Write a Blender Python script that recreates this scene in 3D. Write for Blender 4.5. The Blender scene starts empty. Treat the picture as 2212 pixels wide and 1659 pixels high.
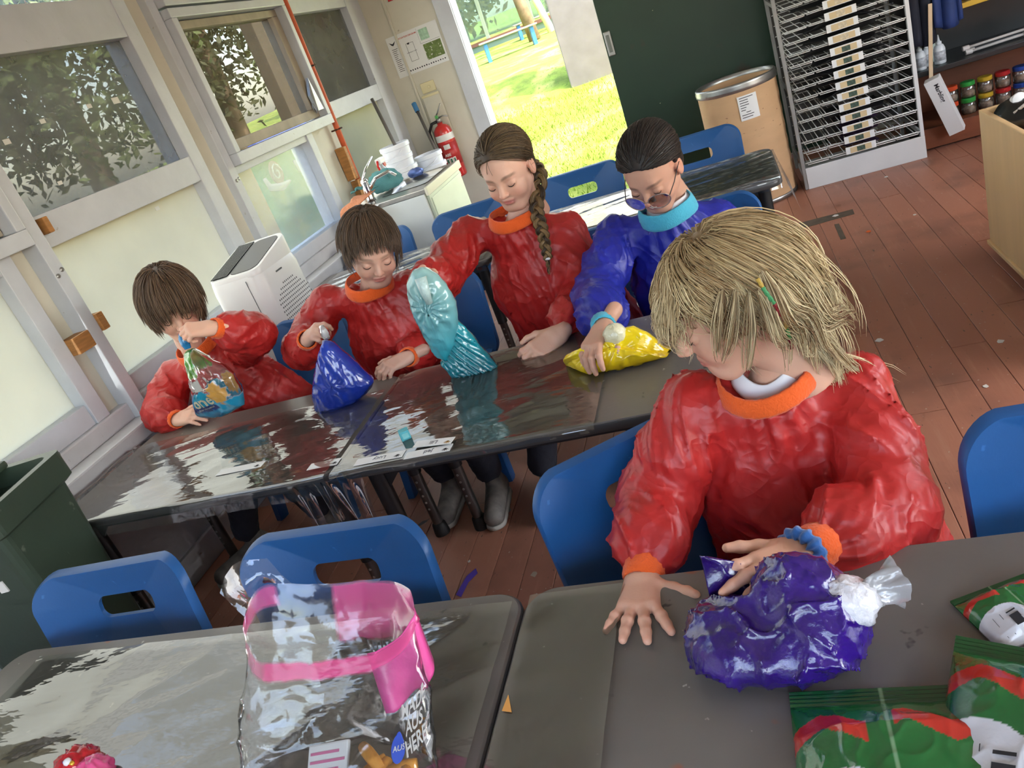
import bpy, bmesh, math, random
import numpy as np
from mathutils import Matrix, Vector
random.seed(7); rng = np.random.default_rng(7)
SC = bpy.context.scene
COL = SC.collection

# ------------------------------------------------------------------ camera
R3 = np.array([[0.92164097, 0.2003656, 0.33231242],
               [0.20558763, 0.47418365, -0.8560862],
               [-0.32910735, 0.85732344, 0.3958344]])      # camera axes -> room axes (X along the tables, Y to the door wall, Z up)
EYE = np.array([0.0, 0.0, 1.5])
FPX = 1661.0
cam_d = bpy.data.cameras.new('camera'); cam = bpy.data.objects.new('camera', cam_d); COL.objects.link(cam)
cam_d.sensor_fit = 'HORIZONTAL'; cam_d.sensor_width = 36.0; cam_d.lens = FPX * 36.0 / 2212.0
cam_d.clip_start = 0.02; cam_d.clip_end = 300
mw = Matrix.Identity(4)
for i in range(3):
    for j in range(3): mw[i][j] = R3[i, j]
    mw[i][3] = EYE[i]
cam.matrix_world = mw
SC.camera = cam

# ------------------------------------------------------------------ light
SC.view_settings.view_transform = 'Standard'; SC.view_settings.look = 'None'
SC.view_settings.gamma = 1.0; SC.view_settings.use_curve_mapping = False
SC.view_settings.exposure = -0.05
SC.cycles.use_denoising = True
SC.cycles.max_bounces = 5; SC.cycles.transparent_max_bounces = 12
SC.cycles.use_adaptive_sampling = True; SC.cycles.adaptive_threshold = 0.12; SC.cycles.adaptive_min_samples = 10
SC.cycles.diffuse_bounces = 2; SC.cycles.glossy_bounces = 2; SC.cycles.transmission_bounces = 3
SC.cycles.caustics_reflective = False; SC.cycles.caustics_refractive = False
SC.cycles.sample_clamp_indirect = 6.0
world = bpy.data.worlds.new('sky'); SC.world = world; world.use_nodes = True
wn = world.node_tree; wn.nodes.clear()
wo = wn.nodes.new('ShaderNodeOutputWorld'); wb = wn.nodes.new('ShaderNodeBackground')
ws = wn.nodes.new('ShaderNodeTexSky'); ws.sky_type = 'NISHITA'; ws.sun_disc = False
ws.sun_elevation = math.radians(48); ws.sun_rotation = math.radians(112); ws.air_density = 1.2; ws.dust_density = 2.5
wn.links.new(ws.outputs[0], wb.inputs[0]); wn.links.new(wb.outputs[0], wo.inputs[0])
wb.inputs[1].default_value = 1.3

def lamp(name, kind, loc, direction, energy, color=(1, 1, 1), size=None, size_y=None, angle=None):
    l = bpy.data.lights.new(name, kind); l.energy = energy; l.color = color
    if kind == 'AREA':
        l.shape = 'RECTANGLE'; l.size = size; l.size_y = size_y
    if angle is not None: l.angle = angle
    o = bpy.data.objects.new(name, l); COL.objects.link(o); o.location = loc
    o.rotation_euler = Vector(direction).to_track_quat('-Z', 'Y').to_euler()
    return o
lamp('sun', 'SUN', (4, -4, 9), (-0.55, 0.22, -0.80), 9, (1.0, 0.95, 0.84), angle=0.01)
# daylight through the room's windows: the near wall behind the photographer, the right wall and the window wall
lamp('daylight_right_windows', 'AREA', (3.55, 1.6, 1.65), (-1, 0, -0.12), 31, (1.0, 0.985, 0.96), 3.6, 1.3)
lamp('daylight_near_windows', 'AREA', (0.4, -1.9, 1.75), (0, 1, -0.15), 13, (1.0, 0.985, 0.96), 3.8, 1.3)
lamp('daylight_window_wall', 'AREA', (-2.36, 3.3, 1.55), (1, 0, -0.1), 30, (0.97, 1.0, 0.93), 4.2, 1.5)
lamp('daylight_doorway', 'AREA', (-1.25, 6.45, 1.2), (0.0, -1, -0.1), 18, (1.0, 1.0, 0.86), 1.0, 2.0)

# ------------------------------------------------------------------ helpers
def ray(px, py):
    return R3 @ np.array([px - 1106.0, 829.5 - py, -FPX])
def aty(px, py, y):
    q = ray(px, py); return EYE + q * (y / q[1])
def atx(px, py, x):
    q = ray(px, py); return EYE + q * (x / q[0])
def atz(px, py, z):
    q = ray(px, py); return EYE + q * ((z - 1.5) / q[2])
def nrm(v):
    v = np.asarray(v, float); return v / (np.linalg.norm(v) + 1e-12)
V3 = lambda *a: np.array(a, float)
ORD = 'first second third fourth fifth sixth seventh eighth ninth tenth eleventh twelfth thirteenth fourteenth fifteenth sixteenth seventeenth eighteenth nineteenth twentieth twenty-first twenty-second twenty-third twenty-fourth'.split()

class MB:
    """collects vertices and faces of one mesh"""
    def __init__(s): s.v = []; s.f = []
    def add(s, vs, fs):
        n = len(s.v); s.v += [tuple(map(float, p)) for p in vs]; s.f += [tuple(int(i) + n for i in f) for f in fs]; return s
    def box(s, lo, hi, R=None, c=None):
        x0, y0, z0 = lo; x1, y1, z1 = hi
        p = np.array([(x0,y0,z0),(x1,y0,z0),(x1,y1,z0),(x0,y1,z0),(x0,y0,z1),(x1,y0,z1),(x1,y1,z1),(x0,y1,z1)], float)
        if R is not None: p = p @ np.asarray(R).T
        if c is not None: p = p + np.asarray(c)
        return s.add(p, [(0,3,2,1),(4,5,6,7),(0,1,5,4),(1,2,6,5),(2,3,7,6),(3,0,4,7)])
    def rbox(s, lo, hi, b=0.006, R=None, c=None):
        """box with chamfered edges"""
        lo = np.array(lo, float); hi = np.array(hi, float); m = (lo + hi) / 2; h = (hi - lo) / 2; b = min(b, h.min() * .95)
        bm = bmesh.new(); bmesh.ops.create_cube(bm, size=2)
        for v in bm.verts: v.co = Vector((v.co.x * h[0], v.co.y * h[1], v.co.z * h[2]))
        bmesh.ops.bevel(bm, geom=bm.edges[:], offset=b, segments=2, affect='EDGES', profile=.6)
        bm.verts.index_update()
        p = np.array([v.co[:] for v in bm.verts]) + m
        fs = [[v.index for v in f.verts] for f in bm.faces]; bm.free()
        if R is not None: p = p @ np.asarray(R).T
        if c is not None: p = p + np.asarray(c)
        return s.add(p, fs)
    def loops(s, rings, closed=True, cap0=True, cap1=True):
        n = len(rings[0]); vs = [p for r in rings for p in r]; fs = []
        for i in range(len(rings) - 1):
            for j in range(n if closed else n - 1):
                a = i * n + j; b = i * n + (j + 1) % n; fs.append((a, b, b + n, a + n))
        if cap0: fs.append(tuple(range(n - 1, -1, -1)))
        if cap1: fs.append(tuple((len(rings) - 1) * n + k for k in range(n)))
        return s.add(vs, fs)
    def lathe(s, prof, n=24, c=(0, 0, 0), R=None, cap0=True, cap1=True):
        a = np.arange(n) * 2 * np.pi / n; c = np.asarray(c, float); rings = []
        for r, z in prof:
            p = np.stack([r * np.cos(a), r * np.sin(a), np.full(n, z)], 1)
            if R is not None: p = p @ np.asarray(R).T
            rings.append(p + c)
        return s.loops(rings, True, cap0, cap1)
    def cyl(s, a, b, r0, r1=None, n=12, cap=True):
        return s.tube([a, b], [r0, r0 if r1 is None else r1], n, cap)
    def tube(s, pts, rad, n=8, cap=True, flat=1.0):
        pts = np.asarray(pts, float); m = len(pts)
        rad = np.full(m, rad, float) if np.isscalar(rad) else np.asarray(rad, float)
        t = np.gradient(pts, axis=0); t /= np.linalg.norm(t, axis=1)[:, None] + 1e-12
        u = np.cross(t[0], V3(0, 0, 1)); u = np.cross(t[0], V3(0, 1, 0)) if np.linalg.norm(u) < .1 else u; u = nrm(u)
        a = np.arange(n) * 2 * np.pi / n; rings = []
        for i in range(m):
            u = nrm(u - t[i] * (u @ t[i])); w = np.cross(t[i], u)
            rings.append(pts[i] + rad[i] * (np.cos(a)[:, None] * u + flat * np.sin(a)[:, None] * w))
        return s.loops(rings, True, cap, cap)
    def sheet(s, P, thick=0.0, normal=None):
        """grid P[i,j,3] -> quads, optional thickness along vertex normals"""
        P = np.asarray(P, float); a, b = P.shape[:2]
        idx = np.arange(a * b).reshape(a, b)
        q = np.stack([idx[:-1, :-1], idx[1:, :-1], idx[1:, 1:], idx[:-1, 1:]], -1).reshape(-1, 4)
        if thick == 0: return s.add(P.reshape(-1, 3), q)
        du = np.gradient(P, axis=0); dv = np.gradient(P, axis=1); N = np.cross(du, dv); N /= np.linalg.norm(N, axis=2)[..., None] + 1e-12
        B = P - N * thick; n = a * b
        fs = [tuple(k) for k in q] + [tuple(k[::-1] + n) for k in q]
        ed = list(idx[:, 0]) + list(idx[-1, 1:]) + list(idx[-2::-1, -1]) + list(idx[0, -2:0:-1])
        for i in range(len(ed)):
            e, g = ed[i], ed[(i + 1) % len(ed)]; fs.append((g, e, e + n, g + n))
        return s.add(np.concatenate([P.reshape(-1, 3), B.reshape(-1, 3)]), fs)
    def mesh(s, name, off=None, smooth=False):
        v = np.array(s.v, np.float32)
        if off is not None: v = v - np.asarray(off, np.float32)
        me = bpy.data.meshes.new(name); me.from_pydata([tuple(p) for p in v.tolist()], [], s.f); me.update()
        if smooth: me.shade_smooth()
        return me

def set_tags(o, label=None, cat=None, group=None, kind=None):
    if label: o['label'] = label
    if cat: o['category'] = cat
    if group: o['group'] = group
    if kind: o['kind'] = kind
    return o
def thing(name, label, cat, loc=(0, 0, 0), rotz=0, group=None, kind=None):
    o = bpy.data.objects.new(name, None); COL.objects.link(o); o.location = tuple(map(float, loc)); o.rotation_euler = (0, 0, rotz)
    o.empty_display_size = 0.05
    return set_tags(o, label, cat, group, kind)
def root_loc(o):
    while o.parent: o = o.parent
    return np.array(o.location)
def obj(name, mb, mat, parent=None, world=True, smooth=False, angle=None):
    """one mesh object; when world is True the coordinates are room coordinates and are made local to the root"""
    off = root_loc(parent) if (parent is not None and world) else None
    me = mb if isinstance(mb, bpy.types.Mesh) else mb.mesh(name, off, smooth)
    if angle is not None: me.shade_smooth(); me.set_sharp_from_angle(angle=math.radians(angle))
    if mat: me.materials.append(mat)
    o = bpy.data.objects.new(name, me); COL.objects.link(o)
    if parent is not None: o.parent = parent
    return o
def solo(name, mb, mat, label, cat, base, group=None, smooth=False, angle=None, kind=None):
    """a thing that is one mesh, with its origin at base"""
    me = mb.mesh(name, base, smooth)
    if angle is not None: me.shade_smooth(); me.set_sharp_from_angle(angle=math.radians(angle))
    me.materials.append(mat)
    o = bpy.data.objects.new(name, me); COL.objects.link(o); o.location = tuple(map(float, base))
    return set_tags(o, label, cat, group, kind)
def copy_tree(o, parent=None):
    c = o.copy(); COL.objects.link(c); c.parent = parent
    for ch in list(o.children): copy_tree(ch, c)
    return c
def rotz(a):
    c, s_ = math.cos(a), math.sin(a); return np.array([[c, -s_, 0], [s_, c, 0], [0, 0, 1.0]])
def rotx(a):
    c, s_ = math.cos(a), math.sin(a); return np.array([[1, 0, 0], [0, c, -s_], [0, s_, c]])
def roty(a):
    c, s_ = math.cos(a), math.sin(a); return np.array([[c, 0, s_], [0, 1, 0], [-s_, 0, c]])

# ------------------------------------------------------------------ materials
def srgb(r, g, b):
    f = lambda c: ((c / 255 + .055) / 1.055) ** 2.4 if c / 255 > .04045 else c / 255 / 12.92
    return (f(r), f(g), f(b), 1.0)
def nodes(name):
    m = bpy.data.materials.new(name); m.use_nodes = True; nt = m.node_tree
    return m, nt, nt.nodes['Principled BSDF'], nt.nodes['Material Output']
def mat(name, col, rough=.5, metal=0., spec=.5, var=0., vscale=6., bump=0., bscale=30., coat=0., crough=.05, stretch=None,
        spots=None, attr=None, sub=0., sheen=0., detail=4.):
    m, nt, p, out = nodes(name); L = nt.links.new
    p.inputs['Base Color'].default_value = col; p.inputs['Roughness'].default_value = rough
    p.inputs['Metallic'].default_value = metal; p.inputs['Specular IOR Level'].default_value = spec
    p.inputs['Coat Weight'].default_value = coat; p.inputs['Coat Roughness'].default_value = crough
    p.inputs['Sheen Weight'].default_value = sheen
    if sub > 0:
        p.inputs['Subsurface Weight'].default_value = sub; p.inputs['Subsurface Radius'].default_value = (.012, .004, .002); p.inputs['Subsurface Scale'].default_value = 1.0
    tc = nt.nodes.new('ShaderNodeTexCoord'); co = tc.outputs['Object']
    if stretch:
        mp = nt.nodes.new('ShaderNodeMapping'); mp.inputs['Scale'].default_value = stretch; L(co, mp.inputs['Vector']); co = mp.outputs['Vector']
    cur = None
    if attr:
        at = nt.nodes.new('ShaderNodeAttribute'); at.attribute_name = attr; cur = at.outputs['Color']
    if var > 0:
        nz = nt.nodes.new('ShaderNodeTexNoise'); nz.inputs['Scale'].default_value = vscale; nz.inputs['Detail'].default_value = detail; L(co, nz.inputs['Vector'])
        mr = nt.nodes.new('ShaderNodeMapRange'); mr.inputs['From Min'].default_value = .3; mr.inputs['From Max'].default_value = .7
        mr.inputs['To Min'].default_value = 1 - var; mr.inputs['To Max'].default_value = 1 + var; L(nz.outputs['Fac'], mr.inputs['Value'])
        mx = nt.nodes.new('ShaderNodeMix'); mx.data_type = 'RGBA'; mx.blend_type = 'MULTIPLY'; mx.inputs[0].default_value = 1
        if cur: L(cur, mx.inputs[6])
        else: mx.inputs[6].default_value = col
        L(mr.outputs[0], mx.inputs[7]); cur = mx.outputs[2]
    for sp in (spots or []):                                  # paint flecks, stains: (colour, scale, threshold, softness)
        sc_, thr, soft = sp[1], sp[2], sp[3]
        nz = nt.nodes.new('ShaderNodeTexNoise'); nz.inputs['Scale'].default_value = sc_; nz.inputs['Detail'].default_value = 3
        mp = nt.nodes.new('ShaderNodeMapping'); mp.inputs['Location'].default_value = (sc_ * .37 + thr * 9, thr * 31, sc_); L(co, mp.inputs['Vector'])
        if len(sp) > 4: mp.inputs['Scale'].default_value = sp[4]
        L(mp.outputs[0], nz.inputs['Vector'])
        mr = nt.nodes.new('ShaderNodeMapRange'); mr.inputs['From Min'].default_value = thr; mr.inputs['From Max'].default_value = thr + soft; L(nz.outputs['Fac'], mr.inputs['Value'])
        mx = nt.nodes.new('ShaderNodeMix'); mx.data_type = 'RGBA'; L(mr.outputs[0], mx.inputs[0])
        if cur: L(cur, mx.inputs[6])
        else: mx.inputs[6].default_value = col
        mx.inputs[7].default_value = sp[0]; cur = mx.outputs[2]
    if cur: L(cur, p.inputs['Base Color'])
    if bump > 0:
        nz = nt.nodes.new('ShaderNodeTexNoise'); nz.inputs['Scale'].default_value = bscale; nz.inputs['Detail'].default_value = 4; L(co, nz.inputs['Vector'])
        bp = nt.nodes.new('ShaderNodeBump'); bp.inputs['Strength'].default_value = bump; bp.inputs['Distance'].default_value = .01
        L(nz.outputs['Fac'], bp.inputs['Height']); L(bp.outputs[0], p.inputs['Normal'])
    return m
def film(name, tint=(1, 1, 1, 1), gloss=.05, haze=.03, hazecol=(1, 1, 1, 1), f0=.09, bump=.25, bscale=18., stretch=None, rough2=None):
    """thin clear plastic or glass: see-through, a little haze, glossy reflections that grow at grazing angles"""
    m = bpy.data.materials.new(name); m.use_nodes = True; nt = m.node_tree; nt.nodes.clear(); L = nt.links.new
    out = nt.nodes.new('ShaderNodeOutputMaterial'); tr = nt.nodes.new('ShaderNodeBsdfTransparent'); tr.inputs[0].default_value = tint
    gl = nt.nodes.new('ShaderNodeBsdfGlossy'); gl.inputs['Roughness'].default_value = gloss; gl.inputs['Color'].default_value = (1, 1, 1, 1)
    df = nt.nodes.new('ShaderNodeBsdfTranslucent'); df.inputs[0].default_value = hazecol
    d2 = nt.nodes.new('ShaderNodeBsdfDiffuse'); d2.inputs[0].default_value = hazecol
    dd = nt.nodes.new('ShaderNodeMixShader'); dd.inputs[0].default_value = .5; L(d2.outputs[0], dd.inputs[1]); L(df.outputs[0], dd.inputs[2])
    m1 = nt.nodes.new('ShaderNodeMixShader'); m1.inputs[0].default_value = haze; L(tr.outputs[0], m1.inputs[1]); L(dd.outputs[0], m1.inputs[2])
    lw = nt.nodes.new('ShaderNodeLayerWeight'); lw.inputs['Blend'].default_value = .28
    mr = nt.nodes.new('ShaderNodeMapRange'); mr.inputs['To Min'].default_value = f0; mr.inputs['To Max'].default_value = .95; L(lw.outputs['Fresnel'], mr.inputs['Value'])
    m2 = nt.nodes.new('ShaderNodeMixShader'); L(mr.outputs[0], m2.inputs[0]); L(m1.outputs[0], m2.inputs[1]); L(gl.outputs[0], m2.inputs[2])
    L(m2.outputs[0], out.inputs[0])
    if bump > 0:
        tc = nt.nodes.new('ShaderNodeTexCoord'); co = tc.outputs['Object']
        if stretch:
            mp = nt.nodes.new('ShaderNodeMapping'); mp.inputs['Scale'].default_value = stretch; L(co, mp.inputs['Vector']); co = mp.outputs['Vector']
        nz = nt.nodes.new('ShaderNodeTexNoise'); nz.inputs['Scale'].default_value = bscale; nz.inputs['Detail'].default_value = 3; L(co, nz.inputs['Vector'])
        bp = nt.nodes.new('ShaderNodeBump'); bp.inputs['Strength'].default_value = bump; bp.inputs['Distance'].default_value = .01
        L(nz.outputs['Fac'], bp.inputs['Height'])
        for k in (gl, lw): L(bp.outputs[0], k.inputs['Normal'])
    return m
def frosted(name, col, trans=.25, glow=1.0, var=.06, gloss=.12):
    """dirty frosted glazing: lets daylight through as a soft glow"""
    m = bpy.data.materials.new(name); m.use_nodes = True; nt = m.node_tree; nt.nodes.clear(); L = nt.links.new
    out = nt.nodes.new('ShaderNodeOutputMaterial')
    tl = nt.nodes.new('ShaderNodeBsdfTranslucent'); df = nt.nodes.new('ShaderNodeBsdfDiffuse'); tr = nt.nodes.new('ShaderNodeBsdfTransparent'); gl = nt.nodes.new('ShaderNodeBsdfGlossy')
    gl.inputs['Roughness'].default_value = .15
    tc = nt.nodes.new('ShaderNodeTexCoord'); nz = nt.nodes.new('ShaderNodeTexNoise'); nz.inputs['Scale'].default_value = 3.0; nz.inputs['Detail'].default_value = 6; L(tc.outputs['Object'], nz.inputs['Vector'])
    mr = nt.nodes.new('ShaderNodeMapRange'); mr.inputs['From Min'].default_value = .3; mr.inputs['From Max'].default_value = .7; mr.inputs['To Min'].default_value = 1 - var; mr.inputs['To Max'].default_value = 1 + var
    L(nz.outputs['Fac'], mr.inputs['Value'])
    mx = nt.nodes.new('ShaderNodeMix'); mx.data_type = 'RGBA'; mx.blend_type = 'MULTIPLY'; mx.inputs[0].default_value = 1; mx.inputs[6].default_value = col; L(mr.outputs[0], mx.inputs[7])
    L(mx.outputs[2], tl.inputs[0]); L(mx.outputs[2], df.inputs[0])
    a = nt.nodes.new('ShaderNodeMixShader'); a.inputs[0].default_value = glow; L(df.outputs[0], a.inputs[1]); L(tl.outputs[0], a.inputs[2])
    b = nt.nodes.new('ShaderNodeMixShader'); b.inputs[0].default_value = trans; L(a.outputs[0], b.inputs[1]); L(tr.outputs[0], b.inputs[2])
    lw = nt.nodes.new('ShaderNodeLayerWeight'); lw.inputs['Blend'].default_value = gloss
    c = nt.nodes.new('ShaderNodeMixShader'); L(lw.outputs['Fresnel'], c.inputs[0]); L(b.outputs[0], c.inputs[1]); L(gl.outputs[0], c.inputs[2]); L(c.outputs[0], out.inputs[0])
    return m
def text_mesh(body, size, thick=0.0003, bold=False):
    """flat lettering as a mesh, in the XY plane, centred"""
    cu = bpy.data.curves.new('t', 'FONT'); cu.body = body; cu.size = size; cu.align_x = 'CENTER'; cu.align_y = 'CENTER'; cu.extrude = thick; cu.resolution_u = 3
    if bold: cu.offset = size * .02
    o = bpy.data.objects.new('t', cu); me = bpy.data.meshes.new_from_object(o)
    v = np.array([x.co[:] for x in me.vertices]) if len(me.vertices) else np.zeros((0, 3)); f = [tuple(p.vertices) for p in me.polygons]
    bpy.data.objects.remove(o); bpy.data.curves.remove(cu); bpy.data.meshes.remove(me)
    return v, f
def lettering(mb, body, size, origin, ux, uy, bold=False, thick=.0003):
    v, f = text_mesh(body, size, thick, bold); ux = nrm(ux); uy = nrm(uy); n = np.cross(ux, uy)
    return mb.add(np.asarray(origin) + v[:, :1] * ux + v[:, 1:2] * uy + v[:, 2:3] * n, f)

# ------------------------------------------------------------------ noise and signed distance shapes
_perm = rng.permutation(256).astype(np.int64); _perm = np.concatenate([_perm, _perm, _perm])
_grad = rng.normal(size=(256, 3)).astype(np.float32); _grad /= np.linalg.norm(_grad, axis=1)[:, None]
def noise3(P):
    """gradient noise, P (N,3), roughly -0.7..0.7"""
    P = np.asarray(P, np.float32); i = np.floor(P).astype(np.int64); f = P - i; u = f * f * f * (f * (f * 6 - 15) + 10); i &= 255
    def g(dx, dy, dz):
        h = _perm[_perm[_perm[i[:, 0] + dx] + i[:, 1] + dy] + i[:, 2] + dz] & 255
        G = _grad[h]; return G[:, 0] * (f[:, 0] - dx) + G[:, 1] * (f[:, 1] - dy) + G[:, 2] * (f[:, 2] - dz)
    l = lambda a, b, t: a + (b - a) * t
    x00 = l(g(0,0,0), g(1,0,0), u[:, 0]); x10 = l(g(0,1,0), g(1,1,0), u[:, 0]); x01 = l(g(0,0,1), g(1,0,1), u[:, 0]); x11 = l(g(0,1,1), g(1,1,1), u[:, 0])
    return l(l(x00, x10, u[:, 1]), l(x01, x11, u[:, 1]), u[:, 2])
def ridge(P):
    return 1.0 - 2.2 * np.abs(noise3(P))
def cone(P, a, b, ra, rb):
    a = np.asarray(a, np.float32); b = np.asarray(b, np.float32); ba = b - a; pa = P - a
    t = np.clip(pa @ ba / (ba @ ba), 0, 1); return np.linalg.norm(pa - t[:, None] * ba, axis=1) - (ra + (rb - ra) * t)
def ell(P, c, r, R=None):
    q = P - np.asarray(c, np.float32)
    if R is not None: q = q @ np.asarray(R, np.float32)
    r = np.asarray(r, np.float32); k0 = np.linalg.norm(q / r, axis=1); k1 = np.linalg.norm(q / (r * r), axis=1) + 1e-9
    return k0 * (k0 - 1) / k1
def smin(a, b, k):
    h = np.clip(.5 + .5 * (b - a) / k, 0, 1); return b + (a - b) * h - k * h * (1 - h)
def smax(a, b, k): return -smin(-a, -b, k)
def surface(fn, lo, hi, cell):
    """surface nets: mesh of fn(P)=0 inside the box"""
    K = 4; lo = np.asarray(lo, np.float32); hi = np.asarray(hi, np.float32); mm = np.maximum(np.ceil((hi - lo) / (cell * K)).astype(int), 2); n = mm * K + 1
    def ev(I):                                                    # I integer grid points
        out = np.empty(len(I), np.float32)
        for s in range(0, len(I), 120000): out[s:s + 120000] = fn(lo + cell * I[s:s + 120000].astype(np.float32))
        return out
    C = np.stack(np.meshgrid(*[np.arange(m + 1) for m in mm], indexing='ij'), -1).reshape(-1, 3); Dc = ev(C * K).reshape(mm + 1)
    mn = np.full(mm, np.inf, np.float32)
    for i in (0, 1):
        for j in (0, 1):
            for k in (0, 1): mn = np.minimum(mn, np.abs(Dc[i:mm[0] + i, j:mm[1] + j, k:mm[2] + k]))
    A = np.argwhere(mn < K * cell * 1.9)
    D = np.repeat(np.repeat(np.repeat(Dc, K, 0), K, 1), K, 2)[:n[0], :n[1], :n[2]].copy()
    o = np.stack(np.meshgrid(*[np.arange(K + 1)] * 3, indexing='ij'), -1).reshape(-1, 3)
    need = np.zeros(n, bool); I = (A[:, None] * K + o[None]).reshape(-1, 3); need[I[:, 0], I[:, 1], I[:, 2]] = True
    I = np.argwhere(need); D[I[:, 0], I[:, 1], I[:, 2]] = ev(I)
    D[0] = D[-1] = 1; D[:, 0] = D[:, -1] = 1; D[:, :, 0] = D[:, :, -1] = 1
    S = D < 0
    c = [S[i:n[0]-1+i, j:n[1]-1+j, k:n[2]-1+k] for i in (0, 1) for j in (0, 1) for k in (0, 1)]
    cnt = sum(x.astype(np.int8) for x in c); act = (cnt > 0) & (cnt < 8)
    ids = -np.ones(act.shape, np.int64); I = np.argwhere(act); ids[act] = np.arange(len(I))
    acc = np.zeros((len(I), 3), np.float32); num = np.zeros(len(I), np.float32)
    off = [(i, j, k) for i in (0, 1) for j in (0, 1) for k in (0, 1)]
    for a in range(8):
        for b in range(a + 1, 8):
            df = np.array(off[b]) - np.array(off[a])
            if df.sum() != 1 or (df < 0).any(): continue
            A = I + off[a]; B = I + off[b]; da = D[A[:, 0], A[:, 1], A[:, 2]]; db = D[B[:, 0], B[:, 1], B[:, 2]]
            x = (da < 0) != (db < 0); t = np.where(x, da / np.where(x, da - db, 1), 0)
            acc += np.where(x[:, None], np.array(off[a]) + t[:, None] * df, 0); num += x
    V = lo + cell * (I + acc / np.maximum(num, 1)[:, None]); F = []
    for d in range(3):
        e1, e2 = (d + 1) % 3, (d + 2) % 3
        sl0 = [slice(1, -1)] * 3; sl1 = [slice(1, -1)] * 3
        sl0[d] = slice(0, -1); sl1[d] = slice(1, None)
        s0 = S[tuple(sl0)]; s1 = S[tuple(sl1)]; E = np.argwhere(s0 != s1)
        if not len(E): continue
        fl = s0[E[:, 0], E[:, 1], E[:, 2]]
        E = E.copy(); 
        for k in range(3):
            if k != d: E[:, k] += 1
        q = []
        for (u, w) in ((0, 0), (-1, 0), (-1, -1), (0, -1)):
            X = E.copy(); X[:, e1] += u; X[:, e2] += w; q.append(ids[X[:, 0], X[:, 1], X[:, 2]])
        q = np.stack(q, 1); q = q[(q >= 0).all(1)] if (q < 0).any() else q
        if len(q) == len(fl): q = np.where(fl[:, None], q, q[:, ::-1])
        F.append(q)
    return V, np.concatenate(F)
def np_mesh(name, V, F, smooth=True, col=None, off=None):
    """fast mesh from arrays; col = per-vertex colours for the attribute Col"""
    V = np.asarray(V, np.float32)
    if off is not None: V = V - np.asarray(off, np.float32)
    F = np.asarray(F, np.int32); k = F.shape[1]; me = bpy.data.meshes.new(name)
    me.vertices.add(len(V)); me.vertices.foreach_set('co', V.ravel())
    me.loops.add(F.size); me.loops.foreach_set('vertex_index', F.ravel())
    me.polygons.add(len(F)); me.polygons.foreach_set('loop_start', np.arange(0, F.size, k, dtype=np.int32))
    me.update(calc_edges=True); me.validate()
    if col is not None:
        at = me.color_attributes.new('Col', 'FLOAT_COLOR', 'POINT'); c = np.ones((len(V), 4), np.float32); c[:, :3] = col; at.data.foreach_set('color', c.ravel())
    if smooth: me.shade_smooth()
    return me
def part(name, V, F, mat_, parent, col=None, smooth=True):
    me = np_mesh(name, V, F, smooth, col, root_loc(parent)); me.materials.append(mat_)
    o = bpy.data.objects.new(name, me); COL.objects.link(o); o.parent = parent
    return o
# ================================================================== the setting
def struct(name, mb=None, m=None, loc=(0, 0, 0), label=None):
    if mb is None: o = thing(name, label, None, loc)
    else:
        o = solo(name, mb, m, label, None, loc)
    o['kind'] = 'structure'
    return o
m_white = mat('white_gloss_paint', srgb(204, 207, 214), .38, var=.05, vscale=9, bump=.08, bscale=40, spots=[(srgb(168, 162, 154), 34, .72, .05)])
m_cream = mat('cream_wall_paint', srgb(212, 206, 190), .55, var=.05, vscale=4, bump=.06, bscale=60, spots=[(srgb(180, 172, 154), 26, .72, .06)])
m_sill = mat('worn_sill_paint', srgb(200, 200, 204), .5, var=.08, vscale=7, spots=[(srgb(150, 140, 130), 24, .70, .05)])
m_ceil = mat('ceiling_paint', srgb(225, 224, 218), .7)

def floor_mat():
    m, nt, p, out = nodes('painted_floor_boards'); L = nt.links.new
    g = nt.nodes.new('ShaderNodeNewGeometry'); oi = nt.nodes.new('ShaderNodeObjectInfo')
    def noise(scale, st=(1, 1, 1), det=5):
        mp = nt.nodes.new('ShaderNodeMapping'); mp.inputs['Scale'].default_value = st; L(g.outputs['Position'], mp.inputs['Vector'])
        nz = nt.nodes.new('ShaderNodeTexNoise'); nz.inputs['Scale'].default_value = scale; nz.inputs['Detail'].default_value = det; L(mp.outputs[0], nz.inputs['Vector']); return nz.outputs['Fac']
    def mix(a, b, f, lo, hi):
        mr = nt.nodes.new('ShaderNodeMapRange'); mr.inputs['From Min'].default_value = lo; mr.inputs['From Max'].default_value = hi; L(f, mr.inputs['Value'])
        mx = nt.nodes.new('ShaderNodeMix'); mx.data_type = 'RGBA'; L(mr.outputs[0], mx.inputs[0])
        if isinstance(a, tuple): mx.inputs[6].default_value = a
        else: L(a, mx.inputs[6])
        mx.inputs[7].default_value = b; return mx.outputs[2]
    c = mix(srgb(182, 124, 100), srgb(162, 108, 88), oi.outputs['Random'], 0, 1)
    c = mix(c, srgb(122, 84, 70), noise(2.2), .5, .75)
    c = mix(c, srgb(186, 136, 112), noise(5, (6, .6, 1)), .58, .85)
    c = mix(c, srgb(96, 76, 66), noise(26, (3, 1, 1), 3), .68, .74)
    c = mix(c, srgb(60, 64, 70), noise(9, det=2), .745, .765)
    c = mix(c, srgb(190, 176, 160), noise(70, det=1), .745, .77)
    L(c, p.inputs['Base Color']); p.inputs['Roughness'].default_value = .42
    nb = noise(30, (4, .5, 1)); bp = nt.nodes.new('ShaderNodeBump'); bp.inputs['Strength'].default_value = .12; bp.inputs['Distance'].default_value = .004
    L(nb, bp.inputs['Height']); L(bp.outputs[0], p.inputs['Normal'])
    return m
m_floor = floor_mat(); m_gap = mat('dark_floor_gap', srgb(38, 28, 24), .9)
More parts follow.
